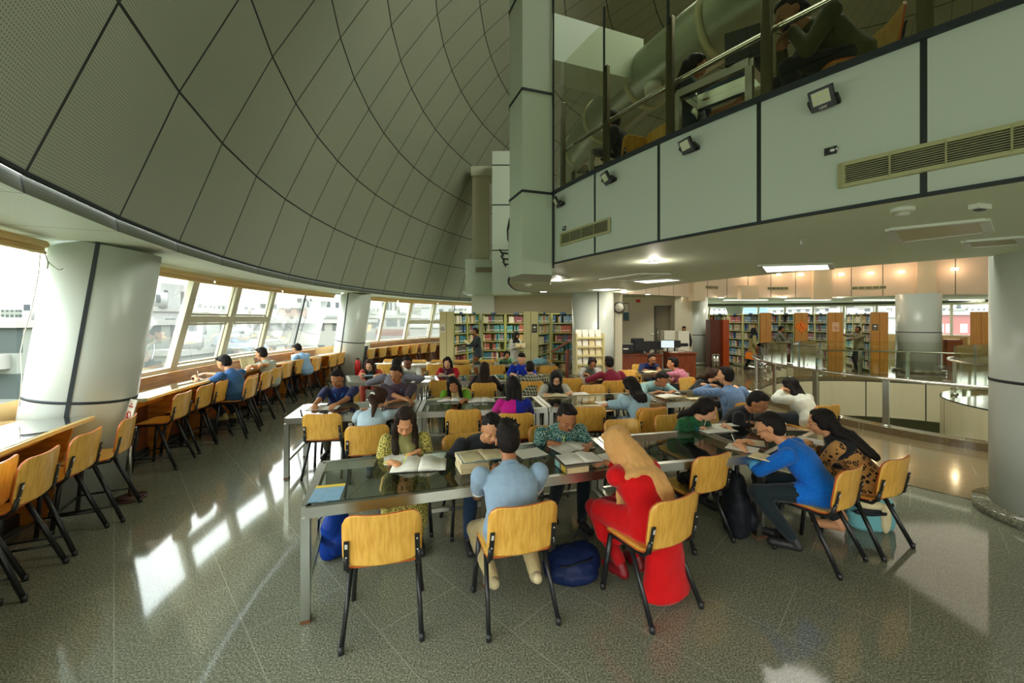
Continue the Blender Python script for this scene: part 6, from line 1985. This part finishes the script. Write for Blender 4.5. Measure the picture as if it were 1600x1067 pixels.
def bookcase(A, d, n, w, label, h=2.2, dep=.24, shelves=6, ind=False, fill=.9, hue=None, m=None, loc_words='', bw=(.028, .06)):
    """A: floor corner of the front, d: unit vector to the right along the front, n: outward normal"""
    A, d, n = V(A), V(d).normalized(), V(n).normalized()
    m = m or M_shelfgreen
    rz = math.atan2(d.y, d.x)
    root = empty('bookcase', (A.x, A.y, 0), rz, label, 'bookcase')
    flip = 1 if (Matrix.Rotation(rz, 3, 'Z') @ V((0, -1, 0))).dot(n) > 0 else -1
    def y(v): return v * flip       # local: front faces -y*flip
    for x in (.015, w - .015):
        b = MB(); b.box((x, y(dep / 2), h / 2), (.045, dep, h)); b.build('upright', m, root)
    b = MB(); b.box((w / 2, y(dep - .006), h / 2), (w - .04, .012, h - .05)); b.build('back_panel', M_bk0, root)
    step = (h - .12) / shelves
    bk = MB(); mats = list(M_books) + [M_signw]
    for k in range(shelves + 1):
        z = .10 + k * step
        b = MB(); b.box((w / 2, y(dep / 2), min(z, h - .015)), (w - .04, dep, .03)); b.build('shelf', m, root)
        if k == shelves: break
        x = .05; hc = rb.randrange(12)
        while x < w - .07:
            bw_ = rb.uniform(*bw); 
            if x + bw_ > w - .045: break
            if rb.random() > fill: x += rb.uniform(.03, .12); continue
            if rb.random() < .28: hc = rb.randrange(12)
            bh = step * rb.uniform(.62, .82); bd = dep * .7
            if ind and n_ind[0] < 300:
                src = BOOKS[hc]
                o = src.copy() if src.get('used') else src
                if not src.get('used'): src['used'] = 1
                else: COL.objects.link(o)
                o.scale = (bw_ * .94, bd, bh)
                wp = Matrix.Rotation(rz, 3, 'Z') @ V((x + bw_ / 2, y(.03 + bd / 2), 0))
                o.location = (A.x + wp.x, A.y + wp.y, z + .015); o.rotation_euler = (0, 0, rz if flip > 0 else rz + PI)
                tag(o, '%s book standing on %s' % (shade[hc], loc_words), 'book', '%s books on %s' % (shade[hc], loc_words))
                n_ind[0] += 1
            else:
                bk.cur = hc; bk.box((x + bw_ / 2, y(.03 + bd / 2), z + .015 + bh / 2), (bw_ * .94, bd, bh))
                if rb.random() < .7: bk.cur = 12; bk.box((x + bw_ / 2, y(.029), z + .015 + bh * .28), (bw_ * .85, .004, bh * .12))
            x += bw_
    if bk.v:
        o = bk.build('book_rows', mats); o.location = root.location; o.rotation_euler = root.rotation_euler
        tag(o, 'rows of books in the ' + label, 'books', kind='stuff')
    b = MB(); b.box((w / 2, y(-.004), h + .0), (.2, .008, .06)); b.build('subject_plate', mat('plate_blue', lin(40, 80, 130), .5), root)
    return root
def endpanel(A, f, w, h, label, m, sign=None, halves=2, t=.04):
    A, f = V(A), V(f).normalized(); rz = math.atan2(f.y, f.x)
    root = empty('end_panel', (A.x, A.y, 0), rz, label, 'shelf end panel')
    for k in range(halves):
        b = MB(); b.box((w * (k + .5) / halves, -t / 2, h / 2), (w / halves - .012, t, h)); b.build('board', m, root)
    b = MB(); b.box((w / 2, -t * .4, h / 2), (w, t * .4, h - .01)); b.build('core', M_joint if m is M_cream else M_darkwood, root)
    Mf = Matrix(((1, 0, 0), (0, 0, -1), (0, 1, 0)))
    c = V((w * .5, -t - .004, h - .55))
    if sign == 'nosmoke':
        c.x = w * .23
        b = MB(); b.box(c, (.15, .006, .30)); b.build('sign_plate', M_signw, root); nosmoke(root, c + V((0, -.004, -.03)), .055, Mf, M_signbk if m is M_cream else None)
    if sign == 'nosmoke2':
        b = MB(); b.box(c, (.22, .006, .34)); b.build('sign_plate', mat('sign_cream', lin(226, 190, 150), .5), root); nosmoke(root, c + V((0, -.004, -.04)), .07, Mf, M_signred)
        text('NO SMOKING', .03, M_signred, root, Matrix.Translation(c + V((0, -.005, .11))) @ Mf.to_4x4())
    if sign == 'dark':
        c.x = w * .24 if m is M_oak else w * .75
        b = MB(); b.box(c, (.17, .006, .22 if m is M_oak else .28)); b.build('sign_plate', mat('sign_dark', lin(60, 62, 54), .5), root)
        b = MB(); b.ell(c + V((0, -.006, .03)), (.05, .004, .035)); b.span(c + V((-.05, -.006, -.06)), c + V((.05, -.006, -.06)), .004, .012); b.build('symbol', M_signw, root)
    if sign == 'diamond':
        b = MB(); b.box(c, (.36, .006, .36), rot=Matrix.Rotation(R(45), 3, 'Y')); b.build('sign_plate', mat('sign_orange', lin(236, 130, 30), .5), root)
        b = MB(); r_ = .235
        pts = [c + V((0, -.005, r_)), c + V((r_, -.005, 0)), c + V((0, -.005, -r_)), c + V((-r_, -.005, 0)), c + V((0, -.005, r_))]
        for i in range(4): b.span(pts[i], pts[i + 1], .004, .014, up=(0, 1, 0))
        n_ = 12
        b.tube([c + V((.05 * math.cos(R(60 + 240 * i / n_)), -.006, .08 + .05 * math.sin(R(60 + 240 * i / n_)))) for i in range(n_ + 1)], [.004 + .012 * math.sin(PI * i / n_) for i in range(n_ + 1)], 6)
        b.build('moon_and_border', M_signred, root)
        text('SILENT\nZONE', .07, M_signred, root, Matrix.Translation(c + V((0, -.006, -.06))) @ Mf.to_4x4())
    return root
# left (near) block
dA = V((.40, .917, 0)); nA = V((.917, -.40, 0))
A0 = V((X(709, 13.3), 13.3, 0))
endpanel((X(687, 13.3), 13.3, 0), (1, 0, 0), A0.x - X(687, 13.3), 2.24, 'cream bookcase end with a small no smoking sign, left of the standing man', M_cream, 'nosmoke')
bookcase(A0, dA, nA, .92, 'bay of the pale olive bookcase right behind the first cream end panel', ind=True, loc_words='the first slanted olive bay')
bookcase(A0 + dA * .93, dA, nA, .92, 'second slanted bay of the pale olive bookcase, behind the standing man', ind=True, loc_words='the second slanted olive bay')
bookcase((X(753, 15.1), 15.1, 0), (1, 0, 0), (0, -1, 0), .88, 'straight olive bookcase bay between the standing man and the woman in white', ind=True, loc_words='the straight olive bay right of the standing man')
bookcase((X(790, 15.1), 15.12, 0), (1, 0, 0), (0, -1, 0), .80, 'straight olive bay behind the standing woman in white', ind=True, loc_words='the olive bay behind the standing woman')
B0 = V((X(841, 13.0), 13.0, 0)); dB = V((.37, .93, 0)); nB = V((.93, -.37, 0))
endpanel((X(817.5, 13.0), 13.0, 0), (1, 0, 0), B0.x - X(817.5, 13.0), 2.24, 'cream bookcase end with a dark notice, right of the standing woman', M_cream, 'dark')
bookcase(B0, dB, nB, 1.35, 'slanted olive bay behind the cream end with dark notice', ind=True, loc_words='the slanted bay behind the cream end with the dark notice')
bookcase((X(862, 14.4), 14.42, 0), (1, 0, 0), (0, -1, 0), .84, 'straight olive bookcase bay left of the magazine rack', ind=True, loc_words='the straight bay by the magazine rack')
bookcase((X(862, 14.4) + .85, 14.42, 0), (1, 0, 0), (0, -1, 0), .6, 'olive bookcase bay mostly hidden behind the middle column')
# far right fan of bookcases
runs = [(1187, 15.9, 3, None, 'first from the left'), (1241, 15.7, 2, 'diamond', 'with the orange diamond sign'), (1293, 15.3, 2, 'nosmoke2', 'with the no smoking sign'), (1360, 14.8, 3, 'dark', 'with a small dark notice'), (1424, 16.6, 3, None, 'hidden behind the thick cream column'), (1516, 14.0, 2, None, 'at the far right')]
for px, d_, nb, sg, l in runs:
    A = V((X(px, d_), d_, 0)); az = math.atan2(A.y - CY, A.x - CX)
    e = V((math.cos(az), math.sin(az), 0)); f = V((math.sin(az), -math.cos(az), 0))
    endpanel(A, f, .50, 2.24, 'oak bookcase end panel ' + l, M_oak, sg, t=.04)
    for k in range(nb):
        # left face: front line runs outwards from A, normal -f
        s = A + e * (.02 + .92 * (k + 1)) - f * 0
        bookcase(s, -e, -f, .90, 'far bay, %s behind the oak end %s' % (('first', 'second', 'third')[k], l), m=mat('cream_shelf', lin(190, 190, 130), .5) if k == 0 else bpy.data.materials['cream_shelf'])
p = V((X(1110, 17.9), 17.9, 0))
bookcase((X(1108, 18.6), 18.6, 0), (1, 0, 0), (0, -1, 0), 1.0, 'far bookcase bay showing above the red wooden cabinet')
# red wooden cabinet and bins
wc = empty('wooden_cabinet', (X(1110, 16.4), 16.4, 0), 0, 'tall red-brown wooden cabinet beside the white column, with a steel bin', 'cabinet')
b = MB(); b.box((.23, .2, .98), (.45, .4, 1.96)); b.build('carcass', mat('dark_red_wood', lin(88, 36, 18), .4), wc)
b = MB(); b.box((.58, .12, .98), (.25, .5, 1.96)); b.build('door', mat('red_orange_wood', lin(166, 66, 22), .35), wc)
b = MB(); b.cyl((.6, -.15, 1.15), (.6, -.15, 1.19), .02, 8); b.build('knob', M_steel, wc)
for i, px in enumerate((1116, 1121)):
    p = V((X(px, 16.2), 16.2, 0)); b = MB(); b.cyl((0, 0, 0), (0, 0, .55), .09, 20); b.cyl((0, 0, .55), (0, 0, .57), .095, 20)
    tag(b.build('steel_bin', M_steel2, loc=p), 'slim steel bin before the red cabinet, the %s of two' % ('left', 'right')[i], 'bin')

# ---------------- magazine rack and lectern ----------------
mr = empty('magazine_rack', (X(921, 9.35), 9.35, 0), R(8), 'cream magazine rack full of pale leaflets, in front of the middle column', 'magazine rack')
b = MB()
for x in (-.33, .33): b.box((x, .06, .83), (.03, .30, 1.66))
b.build('side_panel', M_cream, mr)
rw = random.Random(5)
for k in range(7):
    z = .28 + k * .21
    b = MB(); b.box((0, .02 + .01 * k, z), (.64, .12, .02)); b.span((-.32, -.05 + .015 * k, z + .02), (.32, -.05 + .015 * k, z + .02), .006, .03); b.build('tray', M_cream, mr)
    for i in range(4):
        col = rw.choice([M_paper, M_paper2, M_paper, M_print])
        b = MB(); b.box((-.24 + i * .16, .0 + .012 * k, z + .115), (.135, .006, .18), rot=Matrix.Rotation(R(-12), 3, 'X')); b.box((-.24 + i * .16 + rw.uniform(-.03, .03), -.005 + .012 * k, z + .12), (.06, .004, .04), rot=Matrix.Rotation(R(-12), 3, 'X'))
        o = b.build('leaflet', col); o.matrix_world = Matrix.Translation(mr.location) @ Matrix.Rotation(R(8), 4, 'Z')
        tag(o, 'pale leaflet standing in the cream magazine rack', 'leaflet', 'leaflets in the magazine rack')
b = MB(); b.box((0, .19, .83), (.66, .02, 1.6)); b.build('back_panel', mat('mustard_back', lin(200, 160, 50), .5), mr)
lc = empty('lectern', (X(880, 9.9), 9.9, 0), R(-20), 'dark wooden lectern with a slanted top, left of the magazine rack', 'lectern')
b = MB(); b.box((.12, 0, .62), (.06, .34, 1.24)); b.build('post', M_redwood, lc)
b = MB(); b.box((-.04, 0, 1.32), (.50, .46, .035), rot=Matrix.Rotation(R(-32), 3, 'Y')); b.build('slanted_top', M_redwood, lc)
b = MB(); b.box((.1, 0, .03), (.4, .4, .06)); b.build('base', M_redwood, lc)

# ---------------- office corner ----------------
def monitor(x, y, z, rz, label, lit=False, s=.5):
    root = empty('monitor', (x, y, z), R(rz), label, 'monitor')
    b = MB(); b.box((0, 0, .28), (s, .04, s * .62)); b.build('housing', M_plastic, root, bevel=.006)
    b = MB(); b.box((0, -.022, .28), (s * .92, .003, s * .54)); b.build('screen', mat('lit_screen', lin(200, 214, 220), .2, emit=(.75, .9, 1), est=.5) if lit else mat('dark_shell', (.02, .022, .026), .35), root)
    b = MB(); b.box((0, .03, .09), (.05, .04, .18)); b.box((0, .02, .008), (.22, .18, .016)); b.build('foot', M_plastic, root)
    return root
dk = empty('office_desk', (X(998, 14.0), 14.0, 0), 0, 'red-brown office desk behind the bearded man, carrying printer and monitors', 'desk')
b = MB(); b.box((.05, .3, .36), (1.55, .6, .72)); b.build('body', M_redwood, dk)
b = MB(); b.box((.05, .3, .735), (1.62, .66, .03)); b.build('top', M_redwood, dk)
d2 = empty('office_desk', (X(1068, 13.6), 13.6, 0), R(0), 'red-brown office desk with a raised front, the one at the right end', 'desk')
b = MB(); b.box((0, .35, .40), (.85, .7, .80)); b.build('body', M_redwood, d2)
b = MB(); b.box((0, .35, .82), (.95, .78, .04)); b.build('top', M_redwood, d2)
pr = empty('printer', (X(978, 14.2), 14.2, .75), 0, 'black boxy printer at the left end of the office desk', 'printer')
b = MB(); b.box((0, .15, .17), (.56, .42, .34)); b.build('housing', M_plastic, pr, bevel=.02)
b = MB(); b.box((0, .15, .35), (.5, .36, .03)); b.build('lid', mat('printer_lid', lin(150, 150, 130), .5), pr)
b = MB(); b.box((-.02, -.065, .18), (.18, .01, .05)); b.build('label_plate', M_signw, pr)
monitor(X(1004, 14.15), 14.15, .75, 180, 'black monitor seen from behind, in front of the bald man', s=.56)
monitor(X(1024, 14.5), 14.5, .75, 170, 'second black monitor seen from behind, behind the bearded man', s=.5)
monitor(X(1043, 14.0), 14.0, .86 - .03, -20, 'monitor with a lit screen on the desk', True, .46)
monitor(X(1054, 14.1), 14.1, .86 - .03, 160, 'dark monitor right of the lit screen', False, .4)
root = empty('paper_pile', (X(1064, 13.75), 13.75, .84), 0, 'small white calendar and papers on the right office desk', 'papers')
b = MB(); b.box((0, 0, .06), (.2, .02, .12), rot=Matrix.Rotation(R(20), 3, 'X')); b.box((-.25, -.02, .01), (.22, .2, .02)); b.build('sheets', M_paper, root)
oc = empty('office_chair', (X(995, 15.2), 15.2, 0), R(180), 'black leather office chair of the bald man', 'chair')
b = MB(); b.box((-.02, 0, .95), (.50, .10, .62)); b.build('backrest', M_plastic, oc, bevel=.05, seg=3)
b = MB(); b.box((0, .22, .48), (.5, .46, .09)); b.build('seat', M_plastic, oc, bevel=.03)
b = MB(); b.cyl((0, .2, .08), (0, .2, .45), .03, 10)
for i in range(5): b.span((0, .2, .06), (.3 * math.cos(i * 1.2566), .2 + .3 * math.sin(i * 1.2566), .03), .05, .03)
b.build('base', M_plastic, oc)
for i, (px0, px1, d_, h) in enumerate(((1038, 1055, 15.6, 1.53), (1060, 1077, 15.3, 1.52))):
    x0, x1 = X(px0, d_), X(px1, d_)
    root = empty('filing_cabinet', ((x0 + x1) / 2, d_, 0), 0, 'tall white filing cabinet with dark slots behind the office desk, the %s one' % ('left', 'right')[i], 'cabinet')
    w = x1 - x0
    b = MB(); b.box((0, .2, h / 2), (w, .4, h)); b.build('body', M_signw, root)
    for z in (h - .52, h - .92, h - 1.3): b = MB(); b.box((0, -.004, z), (w * .8, .01, .12)); b.build('slot', M_plastic, root)
ck = empty('wall_clock', (X(967.5, 10.9), 10.92, Z(480.5, 10.9)), 0, 'round wall clock on the narrow wall right of the middle column', 'clock')
b = MB(); b.cyl((.0, 0, 0), (0, -.03, 0), .16, 28); b.build('rim', mat('clock_rim', lin(90, 90, 80), .4), ck)
b = MB(); b.cyl((.0, -.028, 0), (0, -.034, 0), .12, 28); b.build('dial', M_signw, ck)
b = MB(); b.span((0, -.037, 0), (.03, -.037, .06), .004, .008, up=(0, 1, 0)); b.span((0, -.037, 0), (-.05, -.037, .06), .004, .006, up=(0, 1, 0)); b.build('hand', M_signbk, ck)
pf = empty('framed_picture', (X(978, 16.97), 16.98, Z(487.5, 16.97)), 0, 'framed tall picture with blue lower half on the office wall', 'picture')
b = MB(); b.box((0, 0, 0), (.28, .03, .78)); b.build('frame', M_bronze, pf)
b = MB(); b.box((0, -.018, .16), (.22, .004, .36)); b.build('picture_top', M_signw, pf)
b = MB(); b.box((0, -.018, -.18), (.22, .004, .34)); tag(b.build('picture_bottom', mat('picture_blue', lin(40, 90, 110), .4), pf), 'blue lower half')
b = MB(); b.box((0, 0, 0), (.16, .06, .12)); tag(b.build('fire_bell', M_signred, loc=(X(998, 16.9), 16.97, Z(470, 16.9))), 'small red fire alarm box high on the office wall', 'alarm')
b = MB(); b.box((0, 0, 0), (.18, .02, .08)); tag(b.build('switch_plate', M_signw, loc=(X(1020, 16.9), 16.98, Z(522, 16.9))), 'white switch plate on the office wall left of the door', 'switch')
# ---------------- the landing and its round desk ----------------
rd = empty('reception_desk', (12.9, 8.9, 0), 0, 'round brown wooden desk with pale top on the landing beyond the opening', 'desk')
b = MB(); b.cyl((0, 0, 0), (0, 0, .86), .95, 40); b.build('front_panel', M_redwood, rd)
b = MB(); b.cyl((0, 0, .86), (0, 0, .91), 1.05, 40); b.build('top', M_white, rd)
cb = empty('study_booth', (X(1486, 17.2), 17.2, 0), R(-20), 'orange-brown study booth with yellow sides by the far right windows', 'booth')
b = MB(); b.box((0, 0, .55), (.5, .5, 1.1)); b.build('body', mat('booth_orange', lin(170, 84, 30), .5), cb)
for x in (-.4, .4): b = MB(); b.box((x, 0, .6), (.25, .06, 1.2)); b.build('side_board', M_ply, cb)
# held things
def held_book(px, py, d_, rz, tilt, label, name='open_book', m=None, s=1.0):
    p = PD(px, py, d_)
    root = empty(name, p, R(rz), label, 'book')
    root.rotation_euler = (R(tilt), 0, R(rz))
    b = MB(); b.box((-.08 * s, 0, .005), (.155 * s, .22 * s, .012), rot=Matrix.Rotation(R(12), 3, 'Y')); b.box((.08 * s, 0, .005), (.155 * s, .22 * s, .012), rot=Matrix.Rotation(R(-12), 3, 'Y')); b.build('pages', m or M_paper2, root)
    b = MB(); b.box((0, 0, -.012), (.03, .22 * s, .01)); b.build('spine', M_bronze, root)
    return root
held_book(728, 535, 13.0, 80, 35, 'cream book held open by the man in dark grey')
held_book(813, 540, 12.75, 0, 40, 'open book held by the standing woman in white')
held_book(1232, 525, 16.3, 70, 30, 'white open book held by the man in grey shirt', m=M_paper)
held_book(386, 567, 7.95, 70, 70, 'tan book held up by the student in pale grey shirt', s=.9)
b = MB(); b.box((0, 0, 0), (.36, .04, .26), rot=Matrix.Rotation(R(12), 3, 'Y')); b.tube([(-.08, 0, .12), (-.05, 0, .24), (.05, 0, .25), (.08, 0, .13)], .008, 6)
tag(b.build('paper_bag', mat('orange_bag', lin(226, 120, 20), .5), loc=PD(1172, 556, 15.45)), 'flat orange bag carried by the walking woman', 'bag')
# badge on the navy polo shirt is a part of that person's shirt
navyp = [o for o in bpy.data.objects if o.get('label', '').startswith('boy in navy polo')][0]
bpy.context.view_layer.update()
# laptop and table on the mezzanine
gt = [(1.55, 3.80), (1.98, 3.28), (2.3, 3.55), (1.85, 4.05)]
glass_table(gt[3], gt[0], gt[1], gt[2], 'small glass table on the mezzanine seen through the balcony glass', base=3.4)
lt = empty('laptop', (2.02, 3.42, 4.165), R(150), 'dark laptop in front of the olive-shirted man on the mezzanine', 'laptop')
b = MB(); b.box((0, 0, .01), (.33, .23, .02)); b.build('keyboard_base', M_plastic, lt)
b = MB(); b.box((0, .15, .12), (.33, .012, .22), rot=Matrix.Rotation(R(-20), 3, 'X')); b.build('screen_lid', M_plastic, lt)
q1 = ring(203.5, 10.0); 
glass_table((.85, 5.75), (1.0, 5.05), (1.55, 5.3), (1.4, 5.95), 'grey glass table at the left end of the mezzanine', base=3.4)
put_chair(1.95, 4.75, 20, 'empty beech chair standing between the two seated people on the mezzanine', 'beech chairs on the mezzanine', 'c', 3.4)
# ---------------- the city outside ----------------
GZ = -19.0
g = MB(); g.box((0, 0, GZ - .5), (1600, 1600, 1)); gd = g.build('ground', mat('city_ground', lin(116, 120, 104), .9, var=.3, vscale=.05)); struct(gd)
def bmat(name, wall, win, pw=3.0, ph=3.1, wy=(.3, .78), wx=(.28, .72), band=None):
    t = NT(name)
    x, y, z = t.sep(t.coord())
    nrm = t.new('ShaderNodeNewGeometry').outputs['Normal']
    nx, ny, nz = t.sep(t.coord('Normal'))
    ax = t.math('GREATER_THAN', t.math('ABSOLUTE', ny), .5)
    u = t.math('ADD', t.math('MULTIPLY', x, ax), t.math('MULTIPLY', y, t.math('SUBTRACT', 1.0, ax)))
    fu = t.math('FRACT', t.math('DIVIDE', u, pw)); fv = t.math('FRACT', t.math('DIVIDE', z, ph))
    a = t.math('MULTIPLY', t.math('GREATER_THAN', fu, wx[0]), t.math('LESS_THAN', fu, wx[1]))
    b_ = t.math('MULTIPLY', t.math('GREATER_THAN', fv, wy[0]), t.math('LESS_THAN', fv, wy[1]))
    side = t.math('LESS_THAN', t.math('ABSOLUTE', nz), .5)
    m = t.math('MULTIPLY', t.math('MULTIPLY', a, b_), side)
    base = wall
    if band is not None:
        base = t.mix(t.math('MULTIPLY', t.math('LESS_THAN', fv, .32), side), wall, band)
    n = t.noise(.4, t.coord(), 4.0)
    base2 = t.mix(t.math('MULTIPLY', n, .35), base, [c * .6 for c in wall])
    t.ln(t.mix(m, base2, win), t.b.inputs['Base Color'])
    t.b.inputs['Roughness'].default_value = .8
    return t.m
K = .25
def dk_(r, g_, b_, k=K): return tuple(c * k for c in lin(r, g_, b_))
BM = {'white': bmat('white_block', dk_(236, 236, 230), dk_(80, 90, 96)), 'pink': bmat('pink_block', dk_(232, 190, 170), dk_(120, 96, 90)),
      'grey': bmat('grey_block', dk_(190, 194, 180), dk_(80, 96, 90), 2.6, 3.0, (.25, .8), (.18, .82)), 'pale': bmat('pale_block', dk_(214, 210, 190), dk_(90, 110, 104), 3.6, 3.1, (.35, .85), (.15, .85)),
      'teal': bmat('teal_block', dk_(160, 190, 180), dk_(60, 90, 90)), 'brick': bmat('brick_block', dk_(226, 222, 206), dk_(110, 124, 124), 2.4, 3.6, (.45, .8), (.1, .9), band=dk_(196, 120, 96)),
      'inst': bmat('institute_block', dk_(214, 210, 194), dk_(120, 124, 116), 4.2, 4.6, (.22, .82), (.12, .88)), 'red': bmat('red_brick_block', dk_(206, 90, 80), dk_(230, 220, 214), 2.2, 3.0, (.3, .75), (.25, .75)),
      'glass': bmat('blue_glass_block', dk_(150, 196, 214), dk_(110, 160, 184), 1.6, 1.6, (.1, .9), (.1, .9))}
rc = random.Random(4)
def building(px0, px1, ytop, d_, m, label, depth=None, roof=True, balc=False, group=None, zb=None):
    """front width between two pixels at distance d_, roof line at ytop"""
    x0, x1 = X(px0, d_), X(px1, d_); zt = Z(ytop, d_); z0 = GZ if zb is None else zb
    w = x1 - x0; dp = depth or max(8, w * .8)
    root = empty('building', ((x0 + x1) / 2, d_ + dp / 2, z0), 0, label, 'building', group)
    h = zt - z0
    b = MB(); b.box((0, 0, h / 2), (w, dp, h)); b.build('walls', BM[m], root)
    if roof:
        b = MB(); b.box((0, 0, h + .25), (w + .5, dp + .5, .5)); b.build('parapet', mat('parapet_' + m, dk_(220, 216, 206)) if ('parapet_' + m) not in bpy.data.materials else bpy.data.materials['parapet_' + m], root)
        b = MB(); b.box((w * rc.uniform(-.3, .3), 0, h + 1.7), (w * .25, dp * .3, 2.8)); b.cyl((w * .3, -dp * .3, h + .4), (w * .3, -dp * .3, h + 2.0), .8, 12); b.build('roof_tank', BM['white'], root)
    if balc:
        for k in range(int(h / 3.1)):
            z = k * 3.1 + 2.7
            b = MB(); b.box((-w * .22, -dp / 2 - .6, z), (w * .35, 1.3, .9)); b.box((w * .24, -dp / 2 - .6, z), (w * .3, 1.3, .9)); b.build('balcony', bpy.data.materials['parapet_' + m], root)
    return root
building(-60, 26, 512, 26, 'grey', 'grey-green apartment block with balconies at the far left window', 12, balc=True)
building(30, 66, 560, 34, 'white', 'white house seen left of the big column', 10)
building(-50, 60, 500, 75, 'teal', 'hazy greenish block behind the balconied apartments, left window', 14)
building(204, 226, 486, 40, 'white', 'tall narrow white tower right beside the big column', 9)
building(252, 287, 490, 75, 'pink', 'pink apartment block behind the first wide window pane', 12)
building(226, 252, 520, 55, 'pale', 'low cream house between the white tower and the pink block', 10)
building(240, 284, 556, 34, 'grey', 'flat roofed grey house low in the first wide window pane', 8)
building(299, 345, 508, 62, 'teal', 'greenish apartment block in the second window pane', 12, balc=True)
building(345, 396, 505, 60, 'white', 'white apartment block with balconies in the third window pane', 12, balc=True)
building(300, 372, 545, 38, 'white', 'low white house beneath the apartments, third pane', 8)
building(396, 530, 505, 52, 'inst', 'wide pale institute building with large windows behind the students at the counter', 14)
building(436, 482, 482, 110, 'pink', 'pinkish apartment tower above the institute roof', 16, balc=True)
building(563, 640, 497, 70, 'brick', 'building with brick and white bands behind the second column', 14)
building(640, 700, 512, 60, 'inst', 'pale wall with tall windows behind the far counter', 12)
building(655, 760, 490, 120, 'white', 'white apartment block far behind the bookcases', 16)
building(600, 640, 480, 150, 'pale', 'hazy block above the banded building', 20)
building(1205, 1222, 474, 160, 'glass', 'blue glass tower above the far bookcases, the left one', 20)
building(1237, 1259, 472, 160, 'glass', 'blue glass tower above the far bookcases, the right one', 20)
building(1475, 1560, 492, 60, 'red', 'red and white brick building at the far right window', 20)
building(1290, 1400, 482, 90, 'white', 'white apartment block above the far bookcases at right', 20)
building(1385, 1412, 496, 50, 'white', 'white building with small windows between the bookcase end and the thick column', 15)
i = 0
for px, y, d_, m in ((15, 484, 220, 'grey'), (70, 486, 240, 'white'), (215, 476, 200, 'white'), (262, 479, 230, 'white'), (316, 476, 190, 'white'), (352, 484, 250, 'grey'), (400, 482, 210, 'pale'), (500, 484, 230, 'white'), (580, 480, 210, 'grey'), (665, 476, 220, 'white'), (715, 482, 240, 'pale'), (1120, 483, 230, 'white'), (1150, 480, 260, 'grey'), (1190, 484, 250, 'white'), (1280, 480, 220, 'pale'), (1345, 484, 260, 'grey'), (1450, 480, 220, 'white'), (1500, 478, 240, 'pale'), (1550, 482, 220, 'white')):
    building(px - 14, px + 14, y, d_, m, 'hazy pale block on the city skyline', 25, roof=False, group='hazy blocks on the skyline')
# trees below the windows
M_leaf = mat('tree_leaf', dk_(90, 120, 70, .35), .8, var=.4, vscale=1.2)
M_trunk = mat('tree_trunk', dk_(110, 90, 70, .4), .9)
rt = random.Random(9)
def tree(px, py, d_, r, label):
    p = PD(px, py, d_)
    root = empty('tree', (p.x, p.y, GZ), 0, label, 'tree')
    h = p.z - GZ
    b = MB()
    for i in range(26):
        a, c, q = rt.uniform(0, 6.28), rt.uniform(-1, 1), rt.uniform(.4, 1)
        s_ = math.sqrt(1 - c * c)
        b.ell((r * q * s_ * math.cos(a), r * q * s_ * math.sin(a), h - r * .7 + r * .6 * c * q), (r * .34, r * .34, r * .26), None, 8, 6)
    b.build('crown', M_leaf, root)
    b = MB(); b.tube([(0, 0, 0), (.3, .2, h * .4), (0, 0, h - r)], [.45, .35, .25], 8); b.build('trunk', M_trunk, root)
for px, py, d_, r, l in ((222, 566, 34, 3.0, 'round green tree in the first pane beside the big column, the left one'), (262, 572, 30, 2.6, 'round green tree in the first pane, right of the other'), (320, 520, 55, 4, 'bushy tree between the apartment blocks of the second pane'),
                         (375, 560, 34, 2.4, 'tree below the third window pane'), (245, 600, 24, 2.2, 'pale green palm-like tree low in the first pane'), (20, 490, 90, 6, 'trees on the skyline at the far left window'), (160, 500, 90, 8, 'tree clump behind the big column')):
    tree(px, py, d_, r, l)
